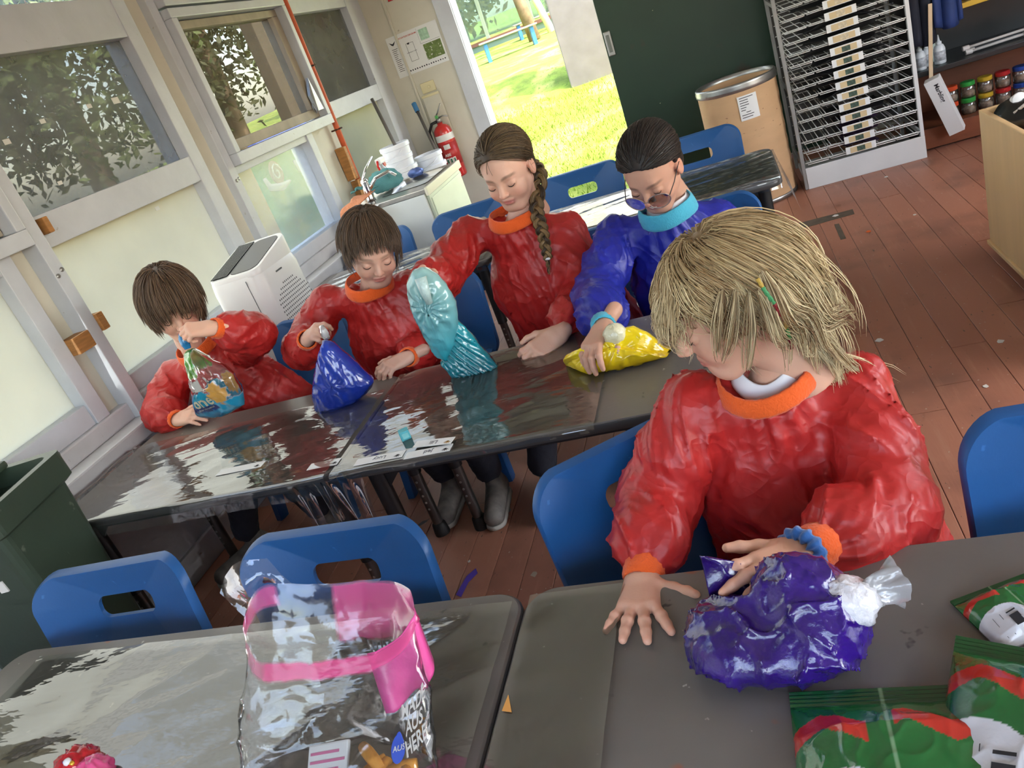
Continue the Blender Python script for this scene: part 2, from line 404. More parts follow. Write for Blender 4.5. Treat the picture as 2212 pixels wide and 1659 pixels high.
floor = struct('floor', MB().box((-2.6, -2.2, -.06), (3.8, 6.25, -.012)), m_gap, (0, 0, 0))
pl = MB().add([(-.0555, 0, -.012), (.0555, 0, -.012), (.0555, 1, -.012), (-.0555, 1, -.012), (-.0555, 0, -.0012), (.0555, 0, -.0012), (.0555, 1, -.0012), (-.0555, 1, -.0012),
               (-.054, .0012, 0), (.054, .0012, 0), (.054, .9988, 0), (-.054, .9988, 0)],
              [(0, 3, 2, 1), (0, 1, 5, 4), (1, 2, 6, 5), (2, 3, 7, 6), (3, 0, 4, 7), (4, 5, 9, 8), (5, 6, 10, 9), (6, 7, 11, 10), (7, 4, 8, 11), (8, 9, 10, 11)])
pl_me = pl.mesh('plank'); pl_me.materials.append(m_floor)
nrow = 55
for i in range(nrow):
    x = -2.42 + .1125 * i; ys = [-2.1]
    while ys[-1] < 6.2:
        ys.append(min(6.2, ys[-1] + random.uniform(2.0, 3.6)))
        if 6.2 - ys[-1] < .6: ys[-1] = 6.2
    for a, b in zip(ys[:-1], ys[1:]):
        o = bpy.data.objects.new('plank', pl_me); COL.objects.link(o); o.parent = floor
        o.location = (x, a + .001, 0); o.scale = (1, b - a - .002, 1)

# ---- the door wall
YB = 6.2
w = MB().box((-2.6, YB, 0), (-1.78, YB + .14, 2.9)).box((-1.78, YB, 2.15), (.35, YB + .14, 2.9)).box((.35, YB, 0), (3.8, YB + .14, 2.9))
wall_back = struct('wall_back', w, m_cream, (0, YB, 0))
tb = struct('trim_1', None)
obj('jamb', MB().rbox((-1.90, YB - .02, 0), (-1.775, YB + .0, 2.25), .004), m_white, tb)
obj('jamb', MB().rbox((-1.795, YB - .0, 0), (-1.77, YB + .16, 2.18), .004), m_white, tb)
obj('head', MB().rbox((-1.9, YB - .02, 2.15), (.4, YB, 2.27), .004), m_white, tb)
b = struct('baseboard_back', MB().rbox((-1.76 - .69, YB - .018, 0), (-1.9, YB, .13), .004), m_white, (-2.1, YB, 0))
s_ = struct('trim_2', MB().rbox((-2.28, YB - .012, 0.1), (-2.262, YB, 2.9), .003), m_cream, (-2.27, YB, .1))
thr = struct('trim_3', MB().rbox((-1.78, YB - .01, -.005), (.35, YB + .2, .02), .006), m_sill, (-.7, YB, 0))
# green sliding door
m_green = mat('dark_green_door_paint', srgb(30, 58, 40), .42, var=.12, vscale=3, bump=.05, bscale=25, spots=[(srgb(190, 190, 150), 26, .755, .012), (srgb(60, 48, 30), 5, .66, .1)])
m_steel = mat('brushed_metal', srgb(168, 168, 166), .35, .9, var=.1, vscale=20)
door = struct('door_1', None, None, (-.15, YB - .07, 0))
obj('leaf', MB().rbox((-.745, YB - .085, .03), (.62, YB - .045, 2.25), .004), m_green, door)
h = obj('handle', MB().rbox((-.735, YB - .098, 1.09), (-.685, YB - .085, 1.26), .006), m_steel, door)
obj('finger_recess', MB().rbox((-.722, YB - .101, 1.115), (-.698, YB - .097, 1.235), .002), mat('handle_grey', srgb(120, 124, 118), .4, .6), h)
obj('bolt', MB().rbox((-.66, YB - .1, 1.50), (-.57, YB - .085, 1.53), .004), m_steel, door)
obj('rail', MB().rbox((-2.0, YB - .1, 2.26), (1.2, YB - .04, 2.31), .005), m_steel, door)

# ---- the window wall
XP = -2.50                                                          # plane of the panes
XF = -2.45
wl = MB().box((-2.6, -2.2, 0), (-2.38, YB, .60)).box((-2.62, -2.2, 2.72), (-2.44, YB, 2.9)).box((-2.6, -2.2, .6), (-2.47, .75, 2.72))
wall_left = struct('wall_left', wl, m_white, (-2.5, 2, 0))
sill = struct('trim_4', None)
obj('sill_board', MB().rbox((-2.6, -.2, .60), (-2.34, YB, .665), .008), m_sill, sill)
obj('sill_step', MB().rbox((-2.6, -.2, .665), (-2.43, YB, .735), .008), m_sill, sill)
obj('apron_board', MB().rbox((-2.38, -.2, .42), (-2.352, YB, .60), .005), m_white, sill)
struct('baseboard_left', MB().rbox((-2.38, -.2, 0), (-2.362, 4.38, .12), .004), m_sill, (-2.37, 2, 0))
def post(n, parts):
    t = struct(n, None)
    for (nm, y0, y1, x1, z0, z1, m) in parts: obj(nm, MB().rbox((-2.58, y0, z0), (x1, y1, z1), .004), m, t)
    return t
m_block = mat('raw_wood_block', srgb(172, 118, 62), .6, var=.2, vscale=12, stretch=(1, 1, 8), spots=[(srgb(120, 76, 34), 30, .66, .06)])
post('trim_5', [('casing', 2.10, 2.17, -2.44, .735, 2.72, m_white), ('back_panel', 2.17, 2.26, -2.475, .70, 2.72, m_cream), ('stud', 2.255, 2.312, -2.40, .665, 2.72, m_white), ('stop', 2.312, 2.34, -2.46, .735, 2.72, m_white)])
post('trim_6', [('casing', 3.37, 3.46, -2.44, .735, 2.72, m_white), ('back_panel', 3.46, 3.60, -2.475, .70, 2.72, m_cream), ('stud', 3.595, 3.66, -2.43, .665, 2.72, m_white)])
post('trim_7', [('casing', 4.53, 4.61, -2.44, .735, 1.362, m_white), ('back_panel', 4.61, 5.02, -2.475, .70, 1.362, m_cream), ('back_panel', 4.855, 5.02, -2.475, 1.362, 2.72, m_cream)])
post('trim_8', [('casing', 5.90, 6.0, -2.44, .735, 2.72, m_white), ('back_panel', 6.0, 6.2, -2.46, .70, 2.72, m_white)])
wb1 = struct('trim_9', None)
for y0, y1, x0, z0, z1 in [(2.17, 2.255, -2.47, .99, 1.055), (2.315, 2.35, -2.46, 1.02, 1.09), (2.335, 2.36, -2.46, 1.415, 1.475), (4.86, 4.90, -2.47, .98, 1.2), (4.89, 4.915, -2.47, .86, .97)]:
    obj('wood_block', MB().rbox((x0, y0, z0), (x0 + .07, y1, z1), .004), m_block, wb1)
bl = struct('trim_10', None)
for y, z in [(2.268, 1.27), (2.298, 1.285), (3.62, 1.295), (3.645, 1.3)]:
    obj('bolt_head', MB().lathe([(.0, .006), (.006, .006), (.009, .002), (.009, 0)][::-1], 10, (-2.40 if y < 3 else -2.43, y, z), roty(math.pi / 2)), m_steel, bl)

m_fr_lo = frosted('frosted_lower_pane', srgb(236, 226, 206), .0, .93, .05)
m_fr_mural = frosted('hazy_lower_pane', srgb(234, 226, 206), .80, .93, .05)
m_dirty = frosted('grimy_upper_pane', srgb(124, 120, 110), .34, .4, .3, .16)
m_clear = frosted('streaky_clear_pane', srgb(200, 205, 205), .8, .6, .3, .12)
m_screen = frosted('fly_screen_mesh', srgb(98, 86, 68), .50, .25, .2, .02)
m_rail = m_white
def window(n, y0, y1, panes, rails, label=None):
    t = struct(n, None, None, (XP, (y0 + y1) / 2, .7))
    for (z0, z1, a, b_, m) in panes: obj('pane', MB().box((XP - .004, a, z0), (XP + .002, b_, z1)), m, t)
    for (z0, z1, x1) in rails: obj('rail', MB().rbox((-2.56, y0, z0), (x1, y1, z1), .004), m_rail, t)
    return t
w1 = window('window_1', .75, 2.10, [(.80, 1.37, .75, 2.115, m_fr_lo), (2.2, 2.72, .75, 2.115, m_clear)], [(.735, .82, -2.45), (1.345, 1.40, -2.44), (2.13, 2.21, -2.44)])
w2 = window('window_2', 2.312, 3.38, [(.80, 1.37, 2.32, 3.375, m_fr_lo), (1.48, 2.05, 2.32, 3.375, m_dirty), (2.2, 2.72, 2.32, 3.375, m_clear)], [(.735, .81, -2.45), (1.365, 1.487, -2.445), (2.042, 2.21, -2.445)])
w3 = window('window_3', 3.65, 4.54, [(.80, 1.37, 3.65, 4.54, m_fr_mural)], [(.735, .81, -2.45), (1.32, 1.36, -2.45)])
w4 = window('window_4', 5.0, 5.91, [(.80, 1.38, 5.0, 5.91, m_fr_lo), (1.475, 2.05, 5.0, 5.91, m_dirty)], [(.735, .83, -2.45), (1.372, 1.482, -2.445), (2.042, 2.72, -2.445)])
m_sashw = mat('weathered_sash_wood', srgb(172, 160, 142), .6, var=.15, vscale=10, stretch=(1, 1, .3))
def sash(win, y0, y1, z0, z1, dark=False):
    """hinged sash in front of the pane line: outer frame, inner timber frame, fly screen"""
    x0, x1 = -2.50, -2.385
    f = MB()
    for lo, hi in [((x0, y0, z0), (x1, y1, z0 + .06)), ((x0, y0, z1 - .045), (x1, y1, z1)), ((x0, y0, z0 + .06), (x1, y0 + .045, z1 - .045)), ((x0, y1 - .045, z0 + .06), (x1, y1, z1 - .045))]: f.rbox(lo, hi, .005)
    fr = obj('sash_frame', f, m_white, win)
    g = MB(); a0, a1, b0, b1 = y0 + .05, y1 - .05, z0 + .065, z1 - .05; xx0, xx1 = -2.52, -2.44
    for lo, hi in [((xx0, a0, b0), (xx1, a1, b0 + .055)), ((xx0, a0, b1 - .04), (xx1, a1, b1)), ((xx0, a0, b0 + .055), (xx1, a0 + .03, b1 - .04)), ((xx0, a1 - .075, b0 + .055), (xx1, a1, b1 - .04))]: g.rbox(lo, hi, .004)
    obj('timber_frame', g, m_sashw, fr)
    obj('fly_screen', MB().box((-2.475, a0 + .03, b0 + .05), (-2.473, a1 - .07, b1 - .03)), m_screen, win)
    return fr
sash(w3, 3.665, 4.86, 1.36, 2.13); sash(w3, 3.665, 4.86, 2.14, 2.72)
sash(w1, .8, 2.245, 1.40, 2.13)
obj('stay_bracket', MB().add([(-2.40, 4.74, 1.46), (-2.39, 4.80, 1.46), (-2.40, 4.78, 1.66), (-2.41, 4.74, 1.56), (-2.42, 4.74, 1.46), (-2.41, 4.80, 1.46), (-2.42, 4.78, 1.66), (-2.43, 4.74, 1.56)],
    [(0, 1, 2, 3), (7, 6, 5, 4), (0, 4, 5, 1), (1, 5, 6, 2), (2, 6, 7, 3), (3, 7, 4, 0)]), m_steel, w3)
obj('latch_ring', MB().tube([(-2.40 + .0 * k, 4.70 + .018 * math.cos(k * .63), 1.48 + .03 * math.sin(k * .63)) for k in range(11)], .003, 6), m_steel, w3)
# stickers and scraps of tape left on the glass
m_tape = mat('paper_scrap_white', srgb(228, 226, 220), .7)
for k, (px, py, s) in enumerate([(250, 217, .022), (193, 229, .014), (92, 262, .014), (130, 395, .012), (340, 450, .014), (95, 680, .016), (330, 880, .0), (15, 306, .016), (600, 335, .0)]):
    if s == 0: continue
    p = atx(px, py, XP + .004); y, z = p[1], p[2]
    win = w2 if y > 2.3 else w1
    obj('tape_scrap', MB().box((XP + .003, y - s, z - s * .6), (XP + .0045, y + s, z + s * .6), None, None), m_tape, win)

# orange electrical conduit
m_orange_pipe = mat('orange_conduit', srgb(206, 92, 52), .5, var=.12, vscale=14)
cd = thing('conduit_pipe', 'orange painted conduit running down the white window post to the sink', 'pipe', (-2.42, 4.95, .9))
obj('pipe', MB().tube([(-2.43, 4.97, 2.72), (-2.43, 4.965, 2.2), (-2.43, 4.945, 1.4), (-2.43, 4.93, .86)], .019, 12), m_orange_pipe, cd, smooth=True)
for z in (1.72, 1.31): obj('clip', MB().tube([(-2.465, 4.92, z), (-2.43, 4.925, z), (-2.408, 4.94, z), (-2.408, 4.965, z), (-2.43, 4.98, z)], .006, 6), mat('rusty_clip', srgb(80, 50, 36), .6, .4), cd)

# ---- right wall, near wall, ceiling: out of view but they hold the light; both walls have window openings
struct('wall_right', MB().box((3.7, -2.2, 0), (3.85, 6.3, .95)).box((3.7, -2.2, 2.35), (3.85, 6.3, 2.9)).box((3.7, 3.5, .95), (3.85, 6.3, 2.35)).box((3.7, -2.2, .95), (3.85, -.3, 2.35)), m_cream, (3.75, 2, 0))
struct('wall_near', MB().box((-2.6, -2.25, 0), (3.85, -2.1, 1.05)).box((-2.6, -2.25, 2.45), (3.85, -2.1, 2.9)).box((-2.6, -2.25, 1.05), (-1.6, -2.1, 2.45)).box((2.4, -2.25, 1.05), (3.85, -2.1, 2.45)), m_cream, (.5, -2.2, 0))
struct('ceiling', MB().box((-2.65, -2.25, 2.9), (3.85, 6.35, 3.0)), m_ceil, (.5, 2, 2.9))

# ================================================================== outside
def hill(x, y):
    return np.where(y < 9.9, .30 * np.maximum(y - 6.5, 0), 1.02 + (y - 9.9) * .045) - .03
def grass_mat():
    m = mat('sunlit_lawn', srgb(140, 158, 52), .9, var=.35, vscale=5, bump=.8, bscale=45, spots=[(srgb(196, 196, 96), 2.2, .52, .12), (srgb(112, 140, 40), 40, .58, .1, (1, .35, 1))])
    return m
gx = np.linspace(-16, 10, 90); gy = np.concatenate([np.linspace(6.35, 12, 90), np.linspace(12.2, 40, 60)])
X, Y = np.meshgrid(gx, gy, indexing='ij'); Z = hill(X, Y) + .02 * noise3(np.stack([X * 3, Y * 3, X * 0], -1).reshape(-1, 3)).reshape(X.shape)
gr = MB().sheet(np.stack([X, Y, Z], -1)[:, ::1])
lawn = solo('lawn', gr, grass_mat(), 'bright sunlit grass slope rising beyond the open door', 'lawn', (0, 8, 0), smooth=True)
lawn['kind'] = 'structure'
struct('ground', MB().box((-40, -8, -.3), (-2.62, 40, -.08)), mat('bare_ground', srgb(120, 112, 92), .9, var=.3, vscale=2), (-8, 5, -.1))
# grass blades on the near slope
bn = 12000; bx = rng.uniform(-3.2, .3, bn); by = rng.uniform(6.6, 8.95, bn); bz = hill(bx, by); bh = rng.uniform(.025, .06, bn); a = rng.uniform(0, 6.28, bn); lean = rng.normal(0, .02, (bn, 2))
p0 = np.stack([bx - .004 * np.cos(a), by - .004 * np.sin(a), bz], 1); p1 = np.stack([bx + .004 * np.cos(a), by + .004 * np.sin(a), bz], 1); p2 = np.stack([bx + lean[:, 0], by + lean[:, 1], bz + bh], 1)
me = np_mesh('grass_blades', np.stack([p0, p1, p2], 1).reshape(-1, 3), np.arange(bn * 3).reshape(-1, 3), False); me.materials.append(mat('grass_blade', srgb(140, 166, 52), .7, var=.3, vscale=2))
gb = bpy.data.objects.new('grass_blades', me); COL.objects.link(gb); set_tags(gb, 'short green grass blades on the sunlit slope outside', 'grass', kind='stuff')

m_conc = mat('pale_concrete', srgb(138, 130, 126), .35, var=.1, vscale=6)
solo('concrete_column', MB().rbox((-1.57, 9.0, .6), (-1.07, 9.45, 4.2), .012), m_conc, 'square grey concrete column standing on the grass beside the green door', 'column', (-1.3, 9.2, .6))
def gpt(px, py, y): return aty(px, py, y)
# far terrace: retaining wall, fence, little tables, trees
m_teal = mat('pale_teal_render', srgb(120, 140, 134), .8); m_cap = mat('brick_red_cap', srgb(120, 82, 70), .8)
ra = gpt(985, 130, 17); rb = gpt(1260, 20, 17)
rw = thing('retaining_wall', 'low pale teal retaining wall with a brick red cap beyond the lawn', 'wall', (ra[0], 17, ra[2] - .5))
obj('wall_face', MB().box((ra[0] - 2, 17, ra[2] - 1.2), (1.5, 17.25, ra[2] + .10)), m_teal, rw)
obj('cap', MB().box((ra[0] - 2, 16.95, ra[2] + .10), (1.5, 17.3, ra[2] + .17)), m_cap, rw)
fz = ra[2] + .17
m_fence = mat('pale_green_fence_metal', srgb(140, 150, 130), .5); m_mesh = film('fence_panel_mesh', (.62, .72, .7, 1), .3, .25, srgb(150, 170, 165), .02, 0)
fc = thing('fence', 'pale green panel fence standing on the retaining wall', 'fence', (ra[0], 17.1, fz))
for k in range(8):
    x = ra[0] - 1.2 + k * 1.0
    obj('post', MB().box((x - .035, 17.06, fz), (x + .035, 17.13, fz + 1.15)), m_fence, fc)
    obj('panel', MB().box((x + .04, 17.085, fz + .05), (x + .96, 17.095, fz + 1.05)), m_mesh, fc)
    obj('rail', MB().box((x + .035, 17.07, fz + 1.05), (x + .965, 17.12, fz + 1.1)), m_fence, fc)
m_bluep = mat('blue_bench_paint', srgb(60, 120, 190), .5)
for k, (px, py, y) in enumerate([(1095, 72, 13.5), (1160, 35, 16)]):
    c = gpt(px, py, y); zt = c[2]; zg = float(hill(c[0], y))
    bt = thing('outdoor_bench', ['small blue legged bench on the grass in front of the teal wall', 'farther blue bench by the fence'][k], 'bench', (c[0], y, zg), .3)
    obj('seat_board', MB().rbox((-.5, -.15, zt - zg - .03), (.5, .15, zt - zg), .01), m_conc, bt, world=False)
    for sx in (-.4, .4): obj('leg', MB().box((sx - .03, -.1, -.02), (sx + .03, .1, zt - zg - .03)), m_bluep, bt, world=False)
m_bark = mat('mottled_bark', srgb(128, 106, 84), .9, var=.4, vscale=8); m_wbark = mat('white_bark', srgb(226, 218, 206), .8, var=.15)
def leaf_mat(n, c): return mat(n, c, .7, var=.35, vscale=1.5)
def tree(label, base, h, crown, rad, n, lm, bark, lean=(0, 0), tr=.12, leaf=.09, group='trees outside'):
    t = thing('tree', label, 'tree', base, 0, group); b0 = np.array(base)
    pts = [b0 + V3(lean[0] * s, lean[1] * s, h * s) for s in (0, .3, .65, 1)]
    obj('trunk', MB().tube(pts, [tr, tr * .85, tr * .65, tr * .3], 10), bark, t, smooth=True)
    C = b0 + np.array(crown); cl = C + rng.normal(0, .45, (26, 3)) * np.array(rad)
    for k in range(6):
        e = cl[k]; obj('branch', MB().tube([pts[2], (pts[2] + e) / 2 + V3(0, 0, .1), e], [tr * .4, tr * .25, tr * .1], 6), bark, t, smooth=True)
    c = cl[rng.integers(0, 26, n)] + rng.normal(0, .16, (n, 3)) * np.array(rad)
    u = rng.normal(size=(n, 3)); u /= np.linalg.norm(u, axis=1)[:, None]; v = np.cross(u, rng.normal(size=(n, 3))); v /= np.linalg.norm(v, axis=1)[:, None]
    s1 = leaf * rng.uniform(.6, 1.3, (n, 1)); Q = np.stack([c - u * s1, c + v * s1 * .5, c + u * s1, c - v * s1 * .5], 1).reshape(-1, 3)
    o = part('foliage', Q, np.arange(4 * n).reshape(-1, 4), lm, t, smooth=False); o['kind'] = 'stuff'
    return t
m_leafd = leaf_mat('dark_olive_leaves', srgb(84, 88, 54)); m_leafy = leaf_mat('yellow_olive_leaves', srgb(176, 150, 60)); m_leafg = leaf_mat('mid_green_leaves', srgb(100, 116, 56))
p = gpt(1150, 66, 14.5); tree('slender tree with a brown trunk on the grass near the teal wall', (p[0], 14.5, float(hill(0, 14.5))), 3.0, (0, 0, 2.9), (1.0, .8, .7), 1800, m_leafy, m_bark, (-.3, 0), .11, .11)
p = gpt(1190, 60, 15); tree('leaning white barked tree beside the concrete column', (p[0], 15, float(hill(0, 15))), 3.4, (0, .4, 3.4), (1.0, .8, .6), 1500, m_leafy, m_wbark, (-.7, 0), .07, .11)
for k, (x, y) in enumerate([(-9.5, 22), (-6.5, 23), (-3.0, 22)]):
    tree(['leftmost yellow leaved tree behind the fence', 'yellow leaved tree behind the middle of the fence', 'yellow leaved tree behind the fence near the column'][k], (x, y, 1.4), 4.2, (0, 0, 2.6), (2.2, 1.2, 1.9), 4200, m_leafy, m_wbark, (.2, 0), .14, .14)
for k, (x, y, rx) in enumerate([(-5.6, 4.6, 1.2), (-6.2, 6.9, 1.5), (-6.4, 10.0, 1.8), (-5.4, 13.2, 1.6), (-7.5, 17.0, 2.2)]):
    tree(['dark leafy tree just outside the widest frosted window', 'dark leafy tree outside the hinged fly screen window', 'tall dark tree outside, right of the fly screen', 'dark tree outside the corner window', 'large dark tree far outside the corner window'][k],
         (x, y, -.1), 4.2, (0, 0, 3.3), (1.3, rx, 1.7), 9000, m_leafd if k % 2 == 0 else m_leafg, m_bark, (.1, .2), .16, .06)
# painted panel outside the third window
mp_ = thing('painted_panel', 'outdoor panel painted with two snails on green, seen through the hazy lower pane', 'panel', (-3.0, 4.6, 0))
obj('board', MB().box((-3.06, 4.3, -.08), (-3.03, 5.65, 1.37)), mat('mural_green', srgb(112, 178, 126), .8, var=.12, spots=[(srgb(150, 190, 110), 3, .55, .1)]), mp_)
obj('tan_field', MB().box((-3.03, 4.3, .2), (-3.027, 4.72, 1.37)), mat('mural_tan', srgb(206, 176, 128), .8), mp_)
m_sn = mat('mural_snail_white', srgb(232, 222, 214), .8); m_sn2 = mat('mural_snail_shell', srgb(196, 160, 146), .8)
for (y, z) in ((4.98, 1.20), (5.45, 1.22)):
    s1 = obj('snail_body', MB().tube([(-3.024, y - .17, z - .02), (-3.024, y - .15, z - .09), (-3.024, y, z - .12), (-3.024, y + .13, z - .11)], [.014, .025, .03, .01], 8), m_sn, mp_, smooth=True)
    obj('snail_shell', MB().lathe([(.085, 0), (.08, .006), (0.001, .006)], 20, (-3.02, y, z - .02), roty(math.pi / 2)), m_sn2, s1)
    obj('shell_spiral', MB().tube([(-3.012, y + (.07 - .0055 * k) * math.cos(k * .75), z - .02 + (.07 - .0055 * k) * math.sin(k * .75)) for k in range(12)], .005, 5), m_sn, s1)
# dark verandah wall behind the fly screen window
solo('veranda_wall', MB().rbox((-4.6, 8.15, -.1), (-4.45, 9.3, 3.2), .01), mat('brown_weatherboard', srgb(96, 84, 68), .8, var=.1), 'plain brown outbuilding wall seen through the fly screen', 'wall', (-4.5, 8, -.1))

m_sunw = mat('bright_backdrop_white', srgb(214, 214, 208), .5)  # white of the shapes added outside to brighten the panes
for k, (y, w_) in enumerate([(6.92, .035), (7.16, .05)]):  # added posts standing in for the sunlit gap behind the grimy pane
    solo('bright_strip_post', MB().rbox((-5.05, y - w_, -.1), (-4.93, y + w_, 3.4), .008), m_sunw, ['thick white veranda post outside the grimy window', 'thin white veranda post outside the grimy window'][k], 'post', (-5, y, -.1))
solo('bright_backdrop_panel', MB().rbox((-6.1, 11.9, -.1), (-5.9, 14.2, 2.3), .01), m_sunw, 'sunlit white garden wall outside the corner window', 'wall', (-6, 13, -.1))  # added panel, gives the corner window its bright white area

ub = thing('market_umbrella', 'blue and white striped low awning outside the fly screen window', 'awning', (-4.3, 7.6, -.1))
m_aw = mat('awning_white', srgb(200, 204, 212), .7); m_ab = mat('awning_blue', srgb(80, 96, 170), .7)
for k in range(4): obj('stripe', MB().box((-4.35, 6.9, 1.26 + k * .05), (-4.25, 8.3, 1.308 + k * .05)), m_aw if k % 2 else m_ab, ub)
for y in (6.95, 8.25): obj('leg', MB().box((-4.32, y - .02, -.1), (-4.28, y + .02, 1.26)), m_aw, ub)
# ================================================================== furniture
TZ = .62
m_lam = mat('grey_table_laminate', srgb(112, 106, 100), .30, var=.10, vscale=5, bump=.02, bscale=90, spec=.5,
            spots=[(srgb(150, 82, 46), 9, .71, .05), (srgb(40, 70, 110), 7, .73, .04), (srgb(176, 170, 160), 34, .71, .03), (srgb(60, 56, 54), 20, .70, .04), (srgb(150, 60, 70), 12, .75, .03)])
m_lam3 = mat('worn_paint_marked_laminate', srgb(92, 92, 94), .3, var=.15, vscale=6, spots=[(srgb(196, 200, 200), 16, .54, .05, (1, 2.2, 1)), (srgb(160, 150, 110), 22, .62, .05), (srgb(150, 70, 60), 26, .68, .03)])
m_edge = mat('dark_grey_table_edge', srgb(66, 64, 64), .4)
m_blk = mat('black_powder_coat', srgb(26, 27, 30), .45)
m_tube = mat('grey_metal_leg_tube', srgb(96, 92, 90), .3, .8, var=.1)
m_rub = mat('black_rubber', srgb(18, 18, 19), .6)
def rrect(x0, x1, y0, y1, r, n=8):
    p = []
    for cx, cy, a0 in ((x1 - r, y1 - r, 0), (x0 + r, y1 - r, 90), (x0 + r, y0 + r, 180), (x1 - r, y0 + r, 270)):
        for k in range(n + 1):
            a = math.radians(a0 + 90 * k / n); p.append((cx + r * math.cos(a), cy + r * math.sin(a)))
    return np.array(p)
def slab(mb, pts, z0, z1, b=.004):
    c = pts.mean(0); ins = lambda d: pts + (c - pts) / np.linalg.norm(c - pts, axis=1)[:, None] * d
    r = lambda q, z: np.column_stack([q, np.full(len(q), z)])
    return mb.loops([r(ins(b), z0), r(pts, z0 + b), r(pts, z1 - b), r(ins(b), z1)])
def table(label, x0, x1, y0, y1, top_mat, group='classroom tables'):
    c = ((x0 + x1) / 2, (y0 + y1) / 2, 0); t = thing('table', label, 'table', c, 0, group)
    o = obj('tabletop', slab(MB(), rrect(x0, x1, y0, y1, .055), TZ - .024, TZ), top_mat, t, angle=40)
    obj('edge_band', slab(MB(), rrect(x0 - .003, x1 + .003, y0 - .003, y1 + .003, .057), TZ - .027, TZ - .004, .003), m_edge, o, angle=40)
    f = MB(); i = .07
    for lo, hi in [((x0 + i, y0 + i, TZ - .075), (x1 - i, y0 + i + .03, TZ - .027)), ((x0 + i, y1 - i - .03, TZ - .075), (x1 - i, y1 - i, TZ - .027)), ((x0 + i, y0 + i + .03, TZ - .075), (x0 + i + .03, y1 - i - .03, TZ - .027)), ((x1 - i - .03, y0 + i + .03, TZ - .075), (x1 - i, y1 - i - .03, TZ - .027))]: f.rbox(lo, hi, .003)
    obj('frame', f, m_blk, t)
    for lx in (x0 + .075, x1 - .075):
        for ly in (y0 + .075, y1 - .075):
            l = obj('leg', MB().cyl((lx, ly, .27), (lx, ly, TZ - .028), .024, .026, 14).add([(lx - .022, ly - .004, TZ - .03), (lx + (.11 if lx < c[0] else -.11), ly - .004, TZ - .03), (lx, ly - .004, TZ - .14), (lx - .022, ly + .004, TZ - .03), (lx + (.11 if lx < c[0] else -.11), ly + .004, TZ - .03), (lx, ly + .004, TZ - .14)], [(0, 1, 2), (5, 4, 3), (0, 3, 4, 1), (1, 4, 5, 2), (2, 5, 3, 0)]), m_blk, t, angle=40)
            obj('adjuster_tube', MB().cyl((lx, ly, .03), (lx, ly, .28), .019, .019, 14), m_tube, l, angle=40)
            hb = MB()
            for k in range(5): hb.lathe([(.0045, 0), (.0045, .002), (.0001, .003)], 8, (lx, ly - .0185, .12 + .03 * k), rotx(math.pi / 2))
            obj('height_holes', hb, m_steel, l)['kind'] = 'stuff'
            obj('foot', MB().lathe([(.02, .05), (.025, .045), (.029, .012), (.029, 0.0)][::-1], 16, (lx, ly, 0)), m_rub, l, angle=40)
    return t
tF1 = table('grey topped table in the left foreground under the empty clear bag', -1.81, -.515, .40, 1.02, m_lam)
tF2 = table('grey topped table in the right foreground under the purple bag', -.508, .80, .40, 1.02, m_lam)
tB1 = table('grey table in the middle row nearest the windows', -2.28, -1.205, 1.58, 2.18, m_lam)
tB2 = table('grey table in the middle row under the teal and yellow bags', -1.195, .10, 1.58, 2.18, m_lam)
tC1 = table('paint marked table in the back row in front of the drum', -1.16, .14, 3.29, 3.90, m_lam3)
tC2 = table('grey table in the back row beside the sink bench', -2.33, -1.17, 3.32, 3.92, m_lam)

